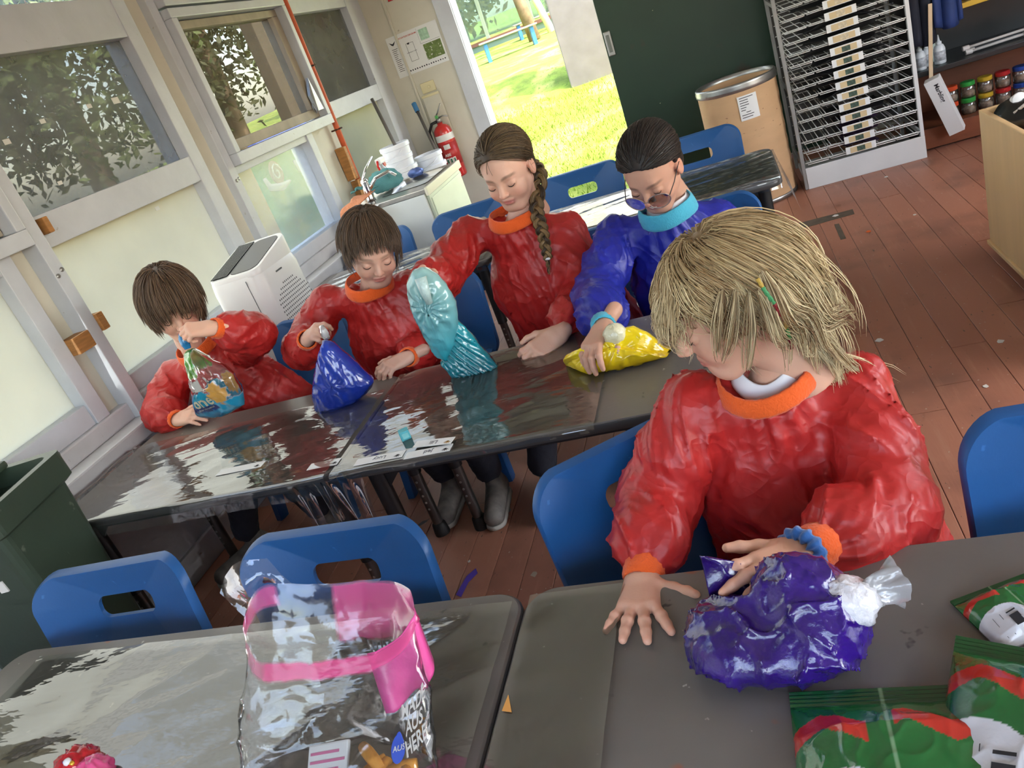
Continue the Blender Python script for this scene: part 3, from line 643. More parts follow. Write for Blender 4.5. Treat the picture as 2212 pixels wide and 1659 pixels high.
# clear plastic table covers
m_cov = film('clear_table_plastic', (.93, .94, .93, 1), .045, .05, srgb(200, 200, 196), .10, .22, 9., (1, 2.5, 1))
def cover(label, x0, x1, y0, y1, nearh, farh, hx0=0., hx1=0., amp=.0035, seed=0, wave=.02, z0=.003, nx=110, ny=90, group='clear plastic table covers'):
    """sheet lying on a table top with hems hanging over the near, far and end edges"""
    def prof(a0, a1, h0, h1, n):
        L = h0 + (a1 - a0) + h1; s = np.linspace(0, L, n); r = .018
        pos = np.empty(n); drop = np.zeros(n); out = np.zeros(n)
        for i, q in enumerate(s):
            if q < h0: e = h0 - q; pos[i] = a0; drop[i] = e; out[i] = -1
            elif q > L - h1: e = q - (L - h1); pos[i] = a1; drop[i] = e; out[i] = 1
            else: pos[i] = a0 + q - h0
        return pos, drop, out
    px_, dx, ox = prof(x0, x1, hx0, hx1, nx); py_, dy, oy = prof(y0, y1, nearh, farh, ny)
    Xg, Yg = np.meshgrid(px_, py_, indexing='ij'); DX, DY = np.meshgrid(dx, dy, indexing='ij'); OX, OY = np.meshgrid(ox, oy, indexing='ij')
    n1 = lambda fx, fy, s: noise3(np.stack([Xg * fx + s, Yg * fy + s * 2.3, np.full(Xg.shape, seed * 3.7 + s)], -1).reshape(-1, 3)).reshape(Xg.shape)
    wr = amp * (1.0 + n1(5, 2, 1.) + .9 * ridge(np.stack([Xg * 3 + Yg * 2, Yg * 9 - Xg * 4, np.full(Xg.shape, seed + .5)], -1).reshape(-1, 3)).reshape(Xg.shape).clip(-.5, 1))
    d = np.minimum(DX + DY, np.maximum(DX, DY) * 1.0)
    fall = np.where(d > 0, d, 0); wob = n1(7, 7, 4.) * wave + n1(16, 16, 7.) * wave * .5
    f = np.clip(fall / .05, 0, 1)
    Z = TZ + z0 + wr.clip(.0004) * (1 - f) - fall * .93
    Xo = Xg + OX * (.006 + np.clip(fall, 0, .2) * .25) * (DX > 0) + wob * f * (DY > 0) * .3
    Yo = Yg + OY * ((.008 + np.clip(fall, 0, .2) * .22) * (DY > 0)) + wob * f
    Yo = np.where((DY > 0), np.where(OY < 0, np.minimum(Yo, Yg - .007), np.maximum(Yo, Yg + .007)), Yo)
    P = np.stack([Xo, Yo, Z], -1)
    return solo('plastic_cover', MB().sheet(P), m_cov, label, 'table cover', ((x0 + x1) / 2, (y0 + y1) / 2, TZ), group, smooth=True)
cover('clear plastic sheet over the left foreground table', -1.70, -.53, .40, .985, .0, .0, amp=.004, seed=1)
cover('narrow clear plastic sheet lapping the right foreground table beside the seam', -.50, -.33, .40, 1.0, 0, 0, amp=.004, seed=2, nx=40)
cover('crinkled clear plastic cover on the middle row table nearest the windows', -2.30, -1.215, 1.565, 2.05, .05, .0, .07, .0, amp=.004, seed=3, wave=.012)
cover('clear plastic cover on the middle row table under the teal bag', -1.20, -.45, 1.57, 2.15, .018, .0, 0, 0, amp=.003, seed=4)
cover('glaring clear plastic cover on the back row table near the drum', -1.1, .142, 3.33, 3.80, .05, .0, 0, .17, amp=.005, seed=5, wave=.04)
cover('clear plastic cover on the back row table beside the sink bench', -2.25, -1.2, 3.34, 3.86, .06, 0, .0, 0, amp=.005, seed=6)
# loose ends of plastic hanging at the middle row seam
hang = thing('plastic_offcut', 'crumpled clear plastic ends hanging at the seam of the middle row tables', 'plastic sheet', (-1.2, 1.57, .4))
for k, (xa, w_, l_) in enumerate([(-1.30, .07, .17), (-1.16, .12, .13), (-1.235, .04, .12)]):
    u = np.linspace(0, 1, 14); v = np.linspace(0, 1, 16); U, Vv = np.meshgrid(u, v, indexing='ij')
    P = np.stack([xa + (U - .5) * w_ * (1 - .35 * Vv) + .02 * Vv, 1.563 - .006 - .015 * Vv + .012 * np.sin(U * 11 + k) * Vv, TZ - .006 - l_ * Vv], -1)
    obj('plastic_end', MB().sheet(P), m_cov, hang, smooth=True)

# ---- chairs
m_chair = mat('blue_polypropylene', srgb(28, 84, 142), .4, var=.05, vscale=3, bump=.03, bscale=150, spots=[(srgb(50, 104, 170), 30, .72, .04)])
def chair_mesh():
    N = 9
    def loop(w0, w1, z0, z1, r):
        q = rrect(-.22, .22, z0, z1, r, N); t = (q[:, 1] - z0) / (z1 - z0); s = (w0 + (w1 - w0) * t) / .44
        return np.column_stack([q[:, 0] * s, q[:, 1]])
    outer = loop(.455, .465, .37, .725, .066); slot = rrect(-.083, .083, .59, .645, .022, N)
    def to3(q, dy=0.0):
        x, z = q[:, 0], q[:, 1]; return np.column_stack([x, -.055 * (x / .22) ** 2 * np.clip((z - .33) / .2, 0, 1) + .26 * (z - .37) + dy - .05 * np.clip((.46 - z) / .1, 0, 1) ** 2, z])
    c = outer.mean(0)
    rings_f = [to3(slot + (outer - slot) * k / 9 if k < 9 else outer) for k in range(10)]
    rings_f += [to3(c + (outer - c) * 1.018, .008), to3(c + (outer - c) * 1.024, .026)]
    rings_b = [to3(c + (outer - c) * 1.002, .026), to3(c + (outer - c) * .985, .012)] + [to3(slot + (outer - slot) * k / 9, .011) for k in range(8, -1, -1)]
    rings = [to3(slot, .011)] + rings_f + rings_b
    back = MB().loops(rings, True, False, False)
    so = rrect(-.205, .205, -.37, .03, .07, N); sc = so.mean(0)
    def s3(q, dz=0.): x, y = q[:, 0], q[:, 1]; return np.column_stack([x, y, .395 + .012 * (x / .2) ** 2 - .02 * np.clip((-.30 - y) / .07, 0, 1) ** 2 + .03 * np.clip((y + .02) / .05, 0, 1) + dz])
    seat = MB().loops([s3(sc + (so - sc) * k) for k in (.02, .3, .6, .85, 1.0)] + [s3(sc + (so - sc) * 1.01, -.02), s3(sc + (so - sc) * .97, -.02)] + [s3(sc + (so - sc) * k, -.012) for k in (.9, .5, .02)])
    legs = []
    for sx in (-1, 1):
        for y0, y1 in ((-.32, -.37), (-.02, .09)):
            a = np.array([sx * .185, y0, .385]); b_ = np.array([sx * .215, y1, 0.0]); rings = []
            for t in np.linspace(0, 1, 6):
                p = a + (b_ - a) * t; w = .036 - .012 * t
                rings.append([p + V3(-w * .6, -w, 0), p + V3(w * .6, -w, 0), p + V3(w * .75, 0, 0), p + V3(w * .6, w, 0), p + V3(-w * .6, w, 0), p + V3(-w * .75, 0, 0)])
            legs.append(MB().loops(rings))
    return back, seat, legs
_cb, _cs, _cl = chair_mesh()
chair0 = thing('chair', 'x', 'chair', (0, 0, 0), 0, 'blue moulded chairs')
obj('backrest', _cb, m_chair, chair0, world=False, angle=50); obj('seat', _cs, m_chair, chair0, world=False, angle=50)
for l in _cl: obj('leg', l, m_chair, chair0, world=False, angle=40)
_first = [True]
def chair(x, y, rz, label):
    c = chair0 if _first[0] else copy_tree(chair0); _first[0] = False
    c.location = (x, y, 0); c.rotation_euler = (0, 0, rz); c['label'] = label; return c
chair(-1.575, 1.085, .02, 'blue chair in front of the dark green bin, leftmost of all')
chair(-.955, 1.085, -.03, 'blue chair behind the empty clear bag in the foreground')
chair(-.285, 1.25, .55, 'blue chair turned askew beside the child in the foreground')
chair(.46, 1.10, .0, 'blue chair at the right edge, right of the child in front')
chair(-1.855, 2.70, -.25, 'dark blue chair of the child nearest the windows')
chair(-1.29, 2.76, .0, 'blue chair of the boy holding the dark blue bag')
chair(-.72, 2.85, .0, 'blue chair of the girl with the long braid')
chair(-.20, 2.80, .0, 'blue chair of the child wearing glasses')
chair(-2.08, 4.08, .0, 'blue chair against the sink bench, behind the boy with the dark blue bag')
chair(-1.46, 4.06, .08, 'blue chair at the back row table left of the braided girl')
chair(-.83, 4.13, .0, 'blue chair at the back row table in front of the bright doorway')
chair(-.21, 4.12, -.03, 'blue chair at the back row table in front of the drum')

# ---- dark green wheelie bin
m_bin = mat('dark_green_bin_plastic', srgb(48, 62, 50), .45, var=.12, vscale=4, bump=.04, bscale=80, spots=[(srgb(96, 104, 92), 18, .70, .05)])
bn_ = thing('wheelie_bin', 'dark green wheelie bin by the windows in the lower left', 'bin', (-2.175, 1.375, -.0), math.radians(10))
def frus(w0, d0, w1, d1, z0, z1, r=.03):
    f = lambda w_, d_, z: np.column_stack([rrect(-w_, w_, -d_, d_, r, 4), np.full(20, z * .92)]); return [f(w0, d0, z0), f(w1, d1, z1)]
obj('body', MB().loops(frus(.135, .125, .17, .155, .06, .88) + frus(.155, .135, .14, .125, .88, .3)[0:1] + frus(.12, .11, .12, .11, .10, .1)[0:1]), m_bin, bn_, world=False)
rim = MB().loops(frus(.178, .162, .19, .175, .86, .87) + frus(.19, .175, .19, .175, .955, .955)[:1] + frus(.165, .145, .15, .13, .955, .9)); obj('rim', rim, m_bin, bn_, world=False)
obj('hinge_bar', MB().cyl((-.15, .185, .855), (.15, .185, .855), .018, .018, 12).box((-.145, .15, .845), (-.115, .19, .87)).box((.115, .15, .845), (.145, .19, .87)), m_bin, bn_, world=False)
ld = obj('lid', MB().rbox((-.185, -.16, .877), (.02, .16, .903), .012), m_bin, bn_, world=False)
obj('lid_handle', MB().rbox((-.16, -.19, .87), (.0, -.155, .893), .008), m_bin, ld, world=False)
obj('label_scrap', MB().box((.06, -.153, .64), (.085, -.1475, .675)), m_tape, bn_, world=False)
for sx in (-.18, .18): obj('wheel', MB().lathe([(.09, -.02), (.095, 0), (.09, .02)], 18, (sx * .86, .11, .095), roty(math.pi / 2)), m_rub, bn_, world=False)
# ---- purple pipe cleaner at the table corner
m_pipe = mat('purple_chenille', srgb(92, 44, 150), .9, bump=.6, bscale=300)
pc = [(-2.395, 1.66, .60), (-2.375, 1.62, .595), (-2.345, 1.575, .575), (-2.33, 1.55, .54), (-2.315, 1.54, .50)]
solo('pipe_cleaner', MB().tube(pc, .006, 8).tube([pc[2], (-2.335, 1.56, .56), (-2.32, 1.535, .52)], .005, 8), m_pipe, 'twisted purple pipe cleaner over the table corner by the bin', 'pipe cleaner', pc[-1], smooth=True)

# ---- air purifier
m_pw = mat('white_appliance_plastic', srgb(228, 228, 230), .3, var=.02); m_pk = mat('black_gloss_panel', srgb(14, 15, 16), .3, spec=.3)
m_hole = mat('perforation_dark', srgb(92, 94, 100), .6)
ap = thing('air_purifier', 'tall white air purifier with a dotted front by the windows', 'air purifier', (-2.19, 3.06, 0))
x0, x1, y0, y1 = -2.335, -2.045, 2.88, 3.25
def apr(sx, z, xin=0): return np.column_stack([rrect(x0 + xin, x1 - sx, y0 + sx, y1 - sx, .06, 6), np.full(28, z)])
obj('body', MB().loops([apr(.02, 0), apr(.0, .02), apr(0, .80), apr(.0, .90), apr(.008, .945, .0), apr(.016, .955), apr(.03, .957)]), m_pw, ap, angle=45)
def top_slab(xa, xb, ya, yb, r, z0, z1):
    q = rrect(xa, xb, ya, yb, r, 6); zz = .962 + .075 * (q[:, 1] - y0) / (y1 - y0); return MB().loops([np.column_stack([q, np.full(28, z0)]), np.column_stack([q, zz + z1 - .008]), np.column_stack([(q - q.mean(0)) * .98 + q.mean(0), zz + z1])])
hd_ = obj('top_housing', top_slab(x0 + .006, x1 - .006, y0 + .008, y1 - .008, .055, .94, 0.), m_pw, ap, angle=45)
obj('top_panel', top_slab(x0 + .11, x1 - .025, y0 + .03, y1 - .03, .045, .955, .002), m_pk, hd_, angle=45)
obj('grille_well', top_slab(x0 + .016, x0 + .115, y0 + .028, y1 - .028, .03, .955, .0015), m_pk, hd_, angle=45)
gg = MB()
for k in range(11):
    xx = x0 + .022 + k * .0085; gg.add([(xx, y0 + .03, .97), (xx + .0045, y0 + .03, .97), (xx + .0045, y1 - .03, 1.032), (xx, y1 - .03, 1.032), (xx, y0 + .03, .973), (xx + .0045, y0 + .03, .973), (xx + .0045, y1 - .03, 1.036), (xx, y1 - .03, 1.036)], [(4, 5, 6, 7), (0, 1, 5, 4), (1, 2, 6, 5), (2, 3, 7, 6), (3, 0, 4, 7)])
obj('air_grille', gg, m_pk, ap)['kind'] = 'stuff'
hp = []
for iz in range(38):
    for iy in range(20):
        y = y0 + .05 + iy * .0155 + (.00775 if iz % 2 else 0); z = .22 + iz * .0185
        if y < y1 - .035 and (z < .86 - .11 * ((y - (y0 + y1) / 2) / .17) ** 2): hp.append((y, z))
hm = MB()
for y, z in hp: hm.add([(x1 + .0006, y + .0048 * math.cos(a_), z + .0048 * math.sin(a_)) for a_ in np.arange(6) * math.pi / 3], [(0, 1, 2, 3, 4, 5)])
ho = obj('perforations', hm, m_hole, ap); ho['kind'] = 'stuff'
obj('energy_label', MB().box((x0 + .14, y0 - .0012, .66), (x0 + .20, y0 + .001, .69)), m_hole, ap)
obj('side_seam', MB().box((x0 + .21, y0 - .0012, .05), (x0 + .213, y0 + .001, .93)), m_hole, ap)
bm_ = MB(); bm_.box((x1 - .0005, 3.01, .905), (x1 + .001, 3.065, .912)); obj('brand_mark', bm_, m_hole, ap)

# ---- sink bench
m_bench = mat('white_bench_laminate', srgb(222, 224, 220), .35, var=.03, spots=[(srgb(110, 150, 60), 40, .775, .01)]); m_mint = mat('pale_mint_cupboard', srgb(214, 224, 202), .4, var=.04)
m_inox = mat('stainless_steel', srgb(186, 182, 176), .28, .85, var=.1, vscale=14, bump=.03, bscale=60); m_chrome = mat('chrome', srgb(220, 220, 222), .08, 1.0)
sb = thing('sink_bench', 'white sink bench with a stainless steel basin in the room corner', 'sink', (-2.1, 4.75, 0))
bx0, bx1, by0, by1, bz = -2.35, -1.775, 4.40, 5.14, .85
obj('cabinet', MB().rbox((bx0, by0 + .015, .05), (bx1 - .03, by1 - .01, bz - .03), .004), m_bench, sb)
obj('end_panel', MB().rbox((bx0, by0, .0), (bx1 - .025, by0 + .015, bz - .03), .003), m_bench, sb)
obj('plinth', MB().box((bx0 + .02, by0 + .04, 0), (bx1 - .08, by1 - .03, .06)), m_edge, sb)
d_ = obj('cupboard_door', MB().rbox((bx1 - .028, by0 + .03, .08), (bx1 - .008, by1 - .03, bz - .05), .004), m_mint, sb)
obj('door_panel', MB().rbox((bx1 - .008, by0 + .05, .1), (bx1 - .003, by1 - .05, bz - .07), .002), m_mint, d_)
t_ = MB(); sx0, sx1, sy0, sy1 = -2.16, -1.85, 4.60, 5.06
for lo, hi in [((bx0, by0, bz - .03), (bx1, sy0, bz)), ((bx0, sy1, bz - .03), (bx1, by1, bz)), ((bx0, sy0, bz - .03), (sx0, sy1, bz)), ((sx1, sy0, bz - .03), (bx1, sy1, bz))]: t_.rbox(lo, hi, .004)
obj('bench_top', t_, m_inox, sb)
bs = MB(); f4 = lambda i, z: np.column_stack([rrect(sx0 + i, sx1 - i, sy0 + i, sy1 - i, .05, 4), np.full(20, z)])
bs.loops([f4(-.012, bz + .003), f4(0, bz + .001), f4(.012, bz - .05), f4(.03, bz - .15)], True, False, True); obj('basin', bs, m_inox, sb, smooth=True)
obj('front_lip', MB().rbox((bx1 - .012, by0 - .004, bz - .045), (bx1 + .006, by1, bz + .006), .004), mat('cream_edge_strip', srgb(226, 220, 198), .4), sb)
tp = obj('tap', MB().lathe([(.03, 0), (.027, .02), (.024, .12), (.026, .125), (.02, .14), (.0, .142)], 18, (-2.235, 4.60, bz), rotx(-.05)), m_chrome, sb, smooth=True)
obj('spout', MB().tube([(-2.235, 4.60, bz + .06), (-2.17, 4.64, bz + .12), (-2.09, 4.69, bz + .13), (-2.06, 4.71, bz + .09)], [.014, .012, .011, .011], 12), m_chrome, tp, smooth=True)
obj('lever', MB().tube([(-2.235, 4.60, bz + .14), (-2.22, 4.66, bz + .19), (-2.19, 4.76, bz + .24)], [.01, .008, .006], 8), m_chrome, tp, smooth=True)
# items on the bench
def crumple(c, r, seed, amp=.35, n=26, fl=1.0):
    a = np.linspace(0, 2 * math.pi, n, endpoint=False); b_ = np.linspace(0.02, math.pi - .02, n // 2); A, B = np.meshgrid(a, b_, indexing='ij')
    D = np.stack([np.cos(A) * np.sin(B), np.sin(A) * np.sin(B), np.cos(B)], -1); k = 1 + amp * ridge(D.reshape(-1, 3) * 2.1 + seed).reshape(A.shape) + amp * .4 * ridge(D.reshape(-1, 3) * 5 + seed).reshape(A.shape)
    P = np.array(c) + D * k[..., None] * np.array(r); P[..., 2] = np.maximum(P[..., 2], c[2] - r[2] * fl); rings = [P[:, j] for j in range(P.shape[1])]
    return MB().loops(rings)
m_towel_o = mat('orange_cloth', srgb(206, 134, 96), .95, var=.15, bump=.5, bscale=120); m_towel_t = mat('teal_cloth', srgb(94, 150, 152), .95, var=.15, bump=.5, bscale=120)
def drape(pts, w, seed, nv=9):
    pts = np.array(pts, float); t = np.linspace(0, 1, 30); ii = np.linspace(0, 1, len(pts)); C = np.stack([np.interp(t, ii, pts[:, k]) for k in range(3)], 1)
    for _ in range(4): C[1:-1] = (C[:-2] + C[1:-1] * 2 + C[2:]) / 4
    v = np.linspace(-.5, .5, nv); P = np.zeros((30, nv, 3))
    for j, q in enumerate(v):
        wob = noise3(np.stack([t * 5 + seed, np.full(30, q * 3), np.full(30, seed * 1.7)], 1)); P[:, j] = C + np.array(w)[None] * q + np.stack([wob * .03, wob * .02, np.abs(wob) * .035], 1)
    return MB().sheet(P, .004)
solo('cloth', drape([(-2.27, 4.62, .90), (-2.25, 4.50, .90), (-2.29, 4.375, .885), (-2.30, 4.352, .78), (-2.30, 4.335, .70)], (.13, .03, .0), 2.), m_towel_o, 'orange cloth hanging over the left end of the sink bench', 'cloth', (-2.3, 4.4, .72), smooth=True)
solo('cloth', crumple((-2.19, 4.80, .915), (.085, .07, .055), 5.3, .4), m_towel_t, 'crumpled teal cloth heaped beside the tap', 'cloth', (-2.19, 4.8, .86), smooth=True)
solo('cloth', drape([(-2.33, 4.60, .93), (-2.29, 4.66, .94), (-2.2, 4.70, .91)], (.03, .07, .0), 8.), m_towel_t, 'strip of teal cloth lying behind the tap', 'cloth', (-2.3, 4.66, .9), smooth=True)
bk = thing('wire_basket', 'white basket with a dark slotted rim on the end of the bench', 'basket', (-2.20, 4.33, .70))
obj('tub', MB().loops([np.column_stack([rrect(-2.27 + i, -2.10 - i, 4.27 + i, 4.39 - i, .02, 3), np.full(16, z)]) for i, z in ((.025, .70), (.0, .84), (-.006, .845), (.006, .838), (.02, .75))]), m_pw, bk)
sl = MB()
for k in range(6): sl.box((-2.262 + k * .026, 4.268, .806), (-2.243 + k * .026, 4.2725, .834))
obj('slots', sl, m_blk, bk)['kind'] = 'stuff'
spb = thing('spray_bottle', 'spray bottle with a red and white trigger behind the teal cloth', 'bottle', (-2.27, 5.02, bz))
obj('bottle', MB().lathe([(.04, 0), (.042, .01), (.042, .10), (.016, .14), (.014, .155)], 16, (-2.27, 5.02, bz)), mat('clear_grey_bottle', srgb(190, 200, 205), .2), spb, smooth=True)
sh = obj('spray_head', MB().rbox((-2.29, 4.985, bz + .155), (-2.25, 5.08, bz + .195), .008), m_pw, spb)
obj('trigger', MB().tube([(-2.27, 4.985, bz + .18), (-2.27, 4.965, bz + .15), (-2.27, 4.975, bz + .11)], .008, 8).rbox((-2.288, 5.03, bz + .13), (-2.252, 5.07, bz + .158), .004), mat('red_plastic', srgb(204, 40, 34), .35), sh)
solo('scourer', crumple((-2.06, 4.90 + .14, .875), (.045, .03, .025), 3.3, .3), mat('steel_wool_blue', srgb(90, 110, 170), .35, .5), 'blue and silver scourer on the basin rim', 'scourer', (-2.06, 5.04, .855), smooth=True)
solo('plastic_cup', MB().lathe([(.026, 0), (.032, .085), (.029, .085), (.024, .006)], 16, (-2.02, 4.80, .70), rotx(.1)), m_pw, 'white plastic cup standing in the sink basin', 'cup', (-2.02, 4.8, .71), smooth=True)
# stacks of white buckets on the floor between bench and door wall
m_bucket = mat('milky_white_bucket', srgb(226, 228, 236), .35, var=.04)
bme = MB().lathe([(.088, 0), (.105, .20), (.113, .205), (.113, .23), (.106, .235), (.102, .232), (.085, .012)], 22).mesh('bucket_wall', None, True); bme.materials.append(m_bucket); bme.set_sharp_from_angle(angle=.7)
hme = MB().tube([(.114, 0, .19), (.118, .05, .17), (.08, .1, .15), (0, .125, .14), (-.08, .1, .15), (-.118, .05, .17), (-.114, 0, .19)], .003, 6).mesh('handle', None, True); hme.materials.append(m_bucket)
k_ = 0
for (sx, sy, n, dz) in ((-2.30, 5.42, 11, .083), (-2.19, 5.72, 9, .083)):
    for k in range(n):
        z = k * dz
        lab = ('top bucket of the taller white stack behind the sink' if n == 11 else 'top bucket of the shorter white stack behind the sink') if k == n - 1 else f"{ORD[n - 1 - k]} white bucket from the top of the {'taller' if n == 11 else 'shorter'} stack behind the sink"
        b_ = thing('bucket', lab, 'bucket', (sx + random.uniform(-.004, .004), sy, z), random.uniform(0, 3), 'white buckets in stacks')
        o = bpy.data.objects.new('bucket_wall', bme); COL.objects.link(o); o.parent = b_
        o = bpy.data.objects.new('handle', hme); COL.objects.link(o); o.parent = b_; o.rotation_euler = (0, 0, 0)
m_pole = mat('grey_metal_pole', srgb(128, 122, 118), .4, .5)
solo('broom_handle', MB().cyl((-2.10, 5.24, .0), (-2.40, 5.60, 1.40), .013, .013, 10), m_pole, 'plain grey broom handle leaning in the corner behind the buckets', 'broom', (-2.10, 5.24, 0), smooth=True)
bh_ = thing('broom_handle', 'grey broom handle with a blue grip tip leaning by the extinguisher', 'broom', (-1.96, 5.52, 0))
a0, a1 = V3(-1.955, 5.50, 0), V3(-2.30, 6.12, 1.24); obj('shaft', MB().cyl(a0, a1, .012, .012, 10), m_pole, bh_, smooth=True)
obj('grip_tip', MB().cyl(a1 - (a1 - a0) * .045, a1 + (a1 - a0) * .008, .019, .02, 12), mat('blue_grip', srgb(64, 124, 176), .5), bh_, angle=40)

# ---- things on the door wall
m_red = mat('extinguisher_red', srgb(196, 34, 32), .28, coat=.4)
ex = thing('fire_extinguisher', 'red fire extinguisher with a white band hanging on the wall by the door', 'fire extinguisher', (-2.15, 6.11, .61))
ec = V3(-2.15, 6.11, .61)
obj('cylinder', MB().lathe([(.066, 0), (.074, .012), (.074, .36), (.068, .39), (.045, .415), (.022, .425), (.022, .44)], 24, ec), m_red, ex, smooth=True)
obj('white_band', MB().lathe([(.0745, .30), (.0748, .302), (.0748, .348), (.0745, .35)], 24, ec, None, False, False), m_tape, ex, smooth=True)
lb = obj('label', MB().lathe([(.0745, .10), (.0749, .10), (.0749, .28), (.0745, .28)], 24, ec, None, False, False), mat('label_dark_red', srgb(176, 30, 30), .4), ex, smooth=True)
def on_cyl(c, r, a0_, a1_, z0, z1, n=6):
    a_ = np.linspace(a0_, a1_, n); P = np.zeros((n, 2, 3))
    for i, q in enumerate(a_): P[i, 0] = (c[0] + r * math.cos(q), c[1] + r * math.sin(q), c[2] + z0); P[i, 1] = (c[0] + r * math.cos(q), c[1] + r * math.sin(q), c[2] + z1)
    return MB().sheet(P)
for k, (q0, q1, z0, z1) in enumerate([(-1.75, -1.05, .235, .272), (-1.95, -1.6, .12, .165), (-1.55, -1.2, .12, .165), (-1.15, -.85, .12, .165), (-1.7, -.95, .01, .045)]): obj('label_panel', on_cyl(ec, .0755, q0, q1, z0, z1), m_tape, lb)
for (q0, q1) in [(-1.9, -1.68), (-1.5, -1.28), (-1.1, -.92)]: obj('label_symbol', on_cyl(ec, .0759, q0, q1, .128, .158), mat('symbol_green', srgb(54, 96, 70), .5), lb)
wt = MB(); lettering(wt, 'ABE', .03, (ec[0] - .0, ec[1] - .0765, ec[2] + .19), (1, 0, 0), (0, 0, 1), True); obj('label_lettering', wt, m_tape, lb)['kind'] = 'stuff'
vh = obj('valve', MB().lathe([(.02, .44), (.02, .47), (.012, .475), (.012, .49)], 12, ec), m_steel, ex, smooth=True)
obj('lever', MB().tube([ec + V3(0, 0, .475), ec + V3(.05, -.02, .485), ec + V3(.095, -.03, .47)], .006, 8).tube([ec + V3(-.01, 0, .49), ec + V3(.03, -.02, .53), ec + V3(.07, -.03, .575)], .006, 8), m_steel, vh, smooth=True)
obj('tamper_tag', MB().rbox(ec + V3(-.012, -.03, .475), ec + V3(.012, -.015, .50), .004), mat('tag_green', srgb(90, 170, 90), .5), vh)
obj('hose', MB().tube([ec + V3(-.015, -.01, .455), ec + V3(-.06, -.02, .45), ec + V3(-.105, -.02, .39), ec + V3(-.11, -.01, .25), ec + V3(-.09, 0, .10), ec + V3(-.08, 0, .05)], .012, 10), m_rub, ex, smooth=True)
obj('bracket', MB().box((ec[0] - .02, ec[1] + .07, ec[2] + .1), (ec[0] + .02, YB, ec[2] + .4)), m_steel, ex)
m_paper = mat('white_paper', srgb(232, 232, 230), .6); m_ink = mat('black_ink', srgb(40, 40, 44), .7); m_inkr = mat('red_ink', srgb(200, 84, 70), .7)
ps = thing('evacuation_plan', 'white printed evacuation plan with a small aerial photo on the wall by the door', 'poster', (-2.145, YB - .003, 1.6))
X0, X1, Z0, Z1 = -2.364, -1.925, 1.453, 1.756; yy = YB - .003
obj('sheet', MB().rbox((X0, yy - .001, Z0), (X1, YB, Z1), .0004), m_paper, ps)
ink = MB(); L_ = lambda u, v: (X0 + u * (X1 - X0), yy - .0014, Z1 - v * (Z1 - Z0))
def bar(mb, u0, v0, u1, v1, d=.0016): a_ = L_(u0, v0); b_ = L_(u1, v1); return mb.box((a_[0], yy - d, b_[2]), (b_[0], yy - .001, a_[2]))
for u0, v0, u1, v1 in [(.33, .28, .335, .72), (.47, .28, .475, .72), (.33, .28, .475, .287), (.33, .713, .475, .72), (.36, .27, .40, .31), (.19, .05, .192, .97), (.60, .03, .602, .40), (.60, .40, .97, .405)]: bar(ink, u0, v0, u1, v1)
for k in range(13): bar(ink, .05, .30 + k * .045, .05 + random.uniform(.06, .11), .312 + k * .045)
for k in range(16): bar(ink, .24 + k * .046, .90 + random.uniform(-.01, .01), .262 + k * .046, .93)
lettering(ink, 'EMERGENCY EXITS', .010, L_(.40, .5), (1, 0, 0), (0, 0, 1)); obj('print', ink, m_ink, ps)['kind'] = 'stuff'
rd = MB(); lettering(rd, 'EVACUATION DIAGRAM', .0155, L_(.39, .11), (1, 0, 0), (0, 0, 1), True); obj('title', rd, m_inkr, ps)['kind'] = 'stuff'
em = MB()
for s_ in (-1, 1): em.add([L_(.10, .17), L_(.10 + s_ * .065, .12), L_(.10 + s_ * .045, .155), L_(.10 + s_ * .03, .19), L_(.10, .22)], [(0, 1, 2, 3, 4)])
obj('eagle_emblem', em, m_ink, ps)['kind'] = 'stuff'
obj('aerial_photo', bar(MB(), .63, .44, .97, .82), mat('aerial_photo_print', srgb(104, 124, 62), .6, var=.3, vscale=40, spots=[(srgb(206, 206, 190), 55, .60, .04), (srgb(220, 200, 60), 20, .72, .03)]), ps)
obj('map_print', bar(MB(), .63, .08, .80, .34), mat('map_print_green', srgb(170, 204, 176), .6, var=.2, vscale=50), ps)
sw = thing('light_switch', 'cream light switch below the evacuation plan', 'switch', (-2.167, YB, 1.32)); m_sw = mat('aged_cream_plastic', srgb(222, 210, 168), .4)
obj('plate', MB().rbox((-2.225, YB - .012, 1.285), (-2.105, YB, 1.365), .005), m_sw, sw); obj('rocker', MB().lathe([(.012, 0), (.012, .005), (.009, .008)], 14, (-2.155, YB - .012, 1.325), rotx(math.pi / 2)), m_sw, sw)
cp = thing('cable_cover', 'cream painted cable cover box on the wall above the extinguisher', 'cover plate', (-2.17, YB, .9)); obj('box', MB().rbox((-2.24, YB - .025, .75), (-2.09, YB, 1.265), .006), m_cream, cp); obj('lid_line', MB().rbox((-2.24, YB - .028, 1.255), (-2.09, YB - .02, 1.275), .003), m_sw, cp)
solo('red_notice', MB().rbox((-2.23, YB - .004, 1.985), (-2.13, YB, 2.2), .001), m_red, 'red notice at the top of the cream wall above the evacuation plan', 'notice', (-2.18, YB, 2.0))

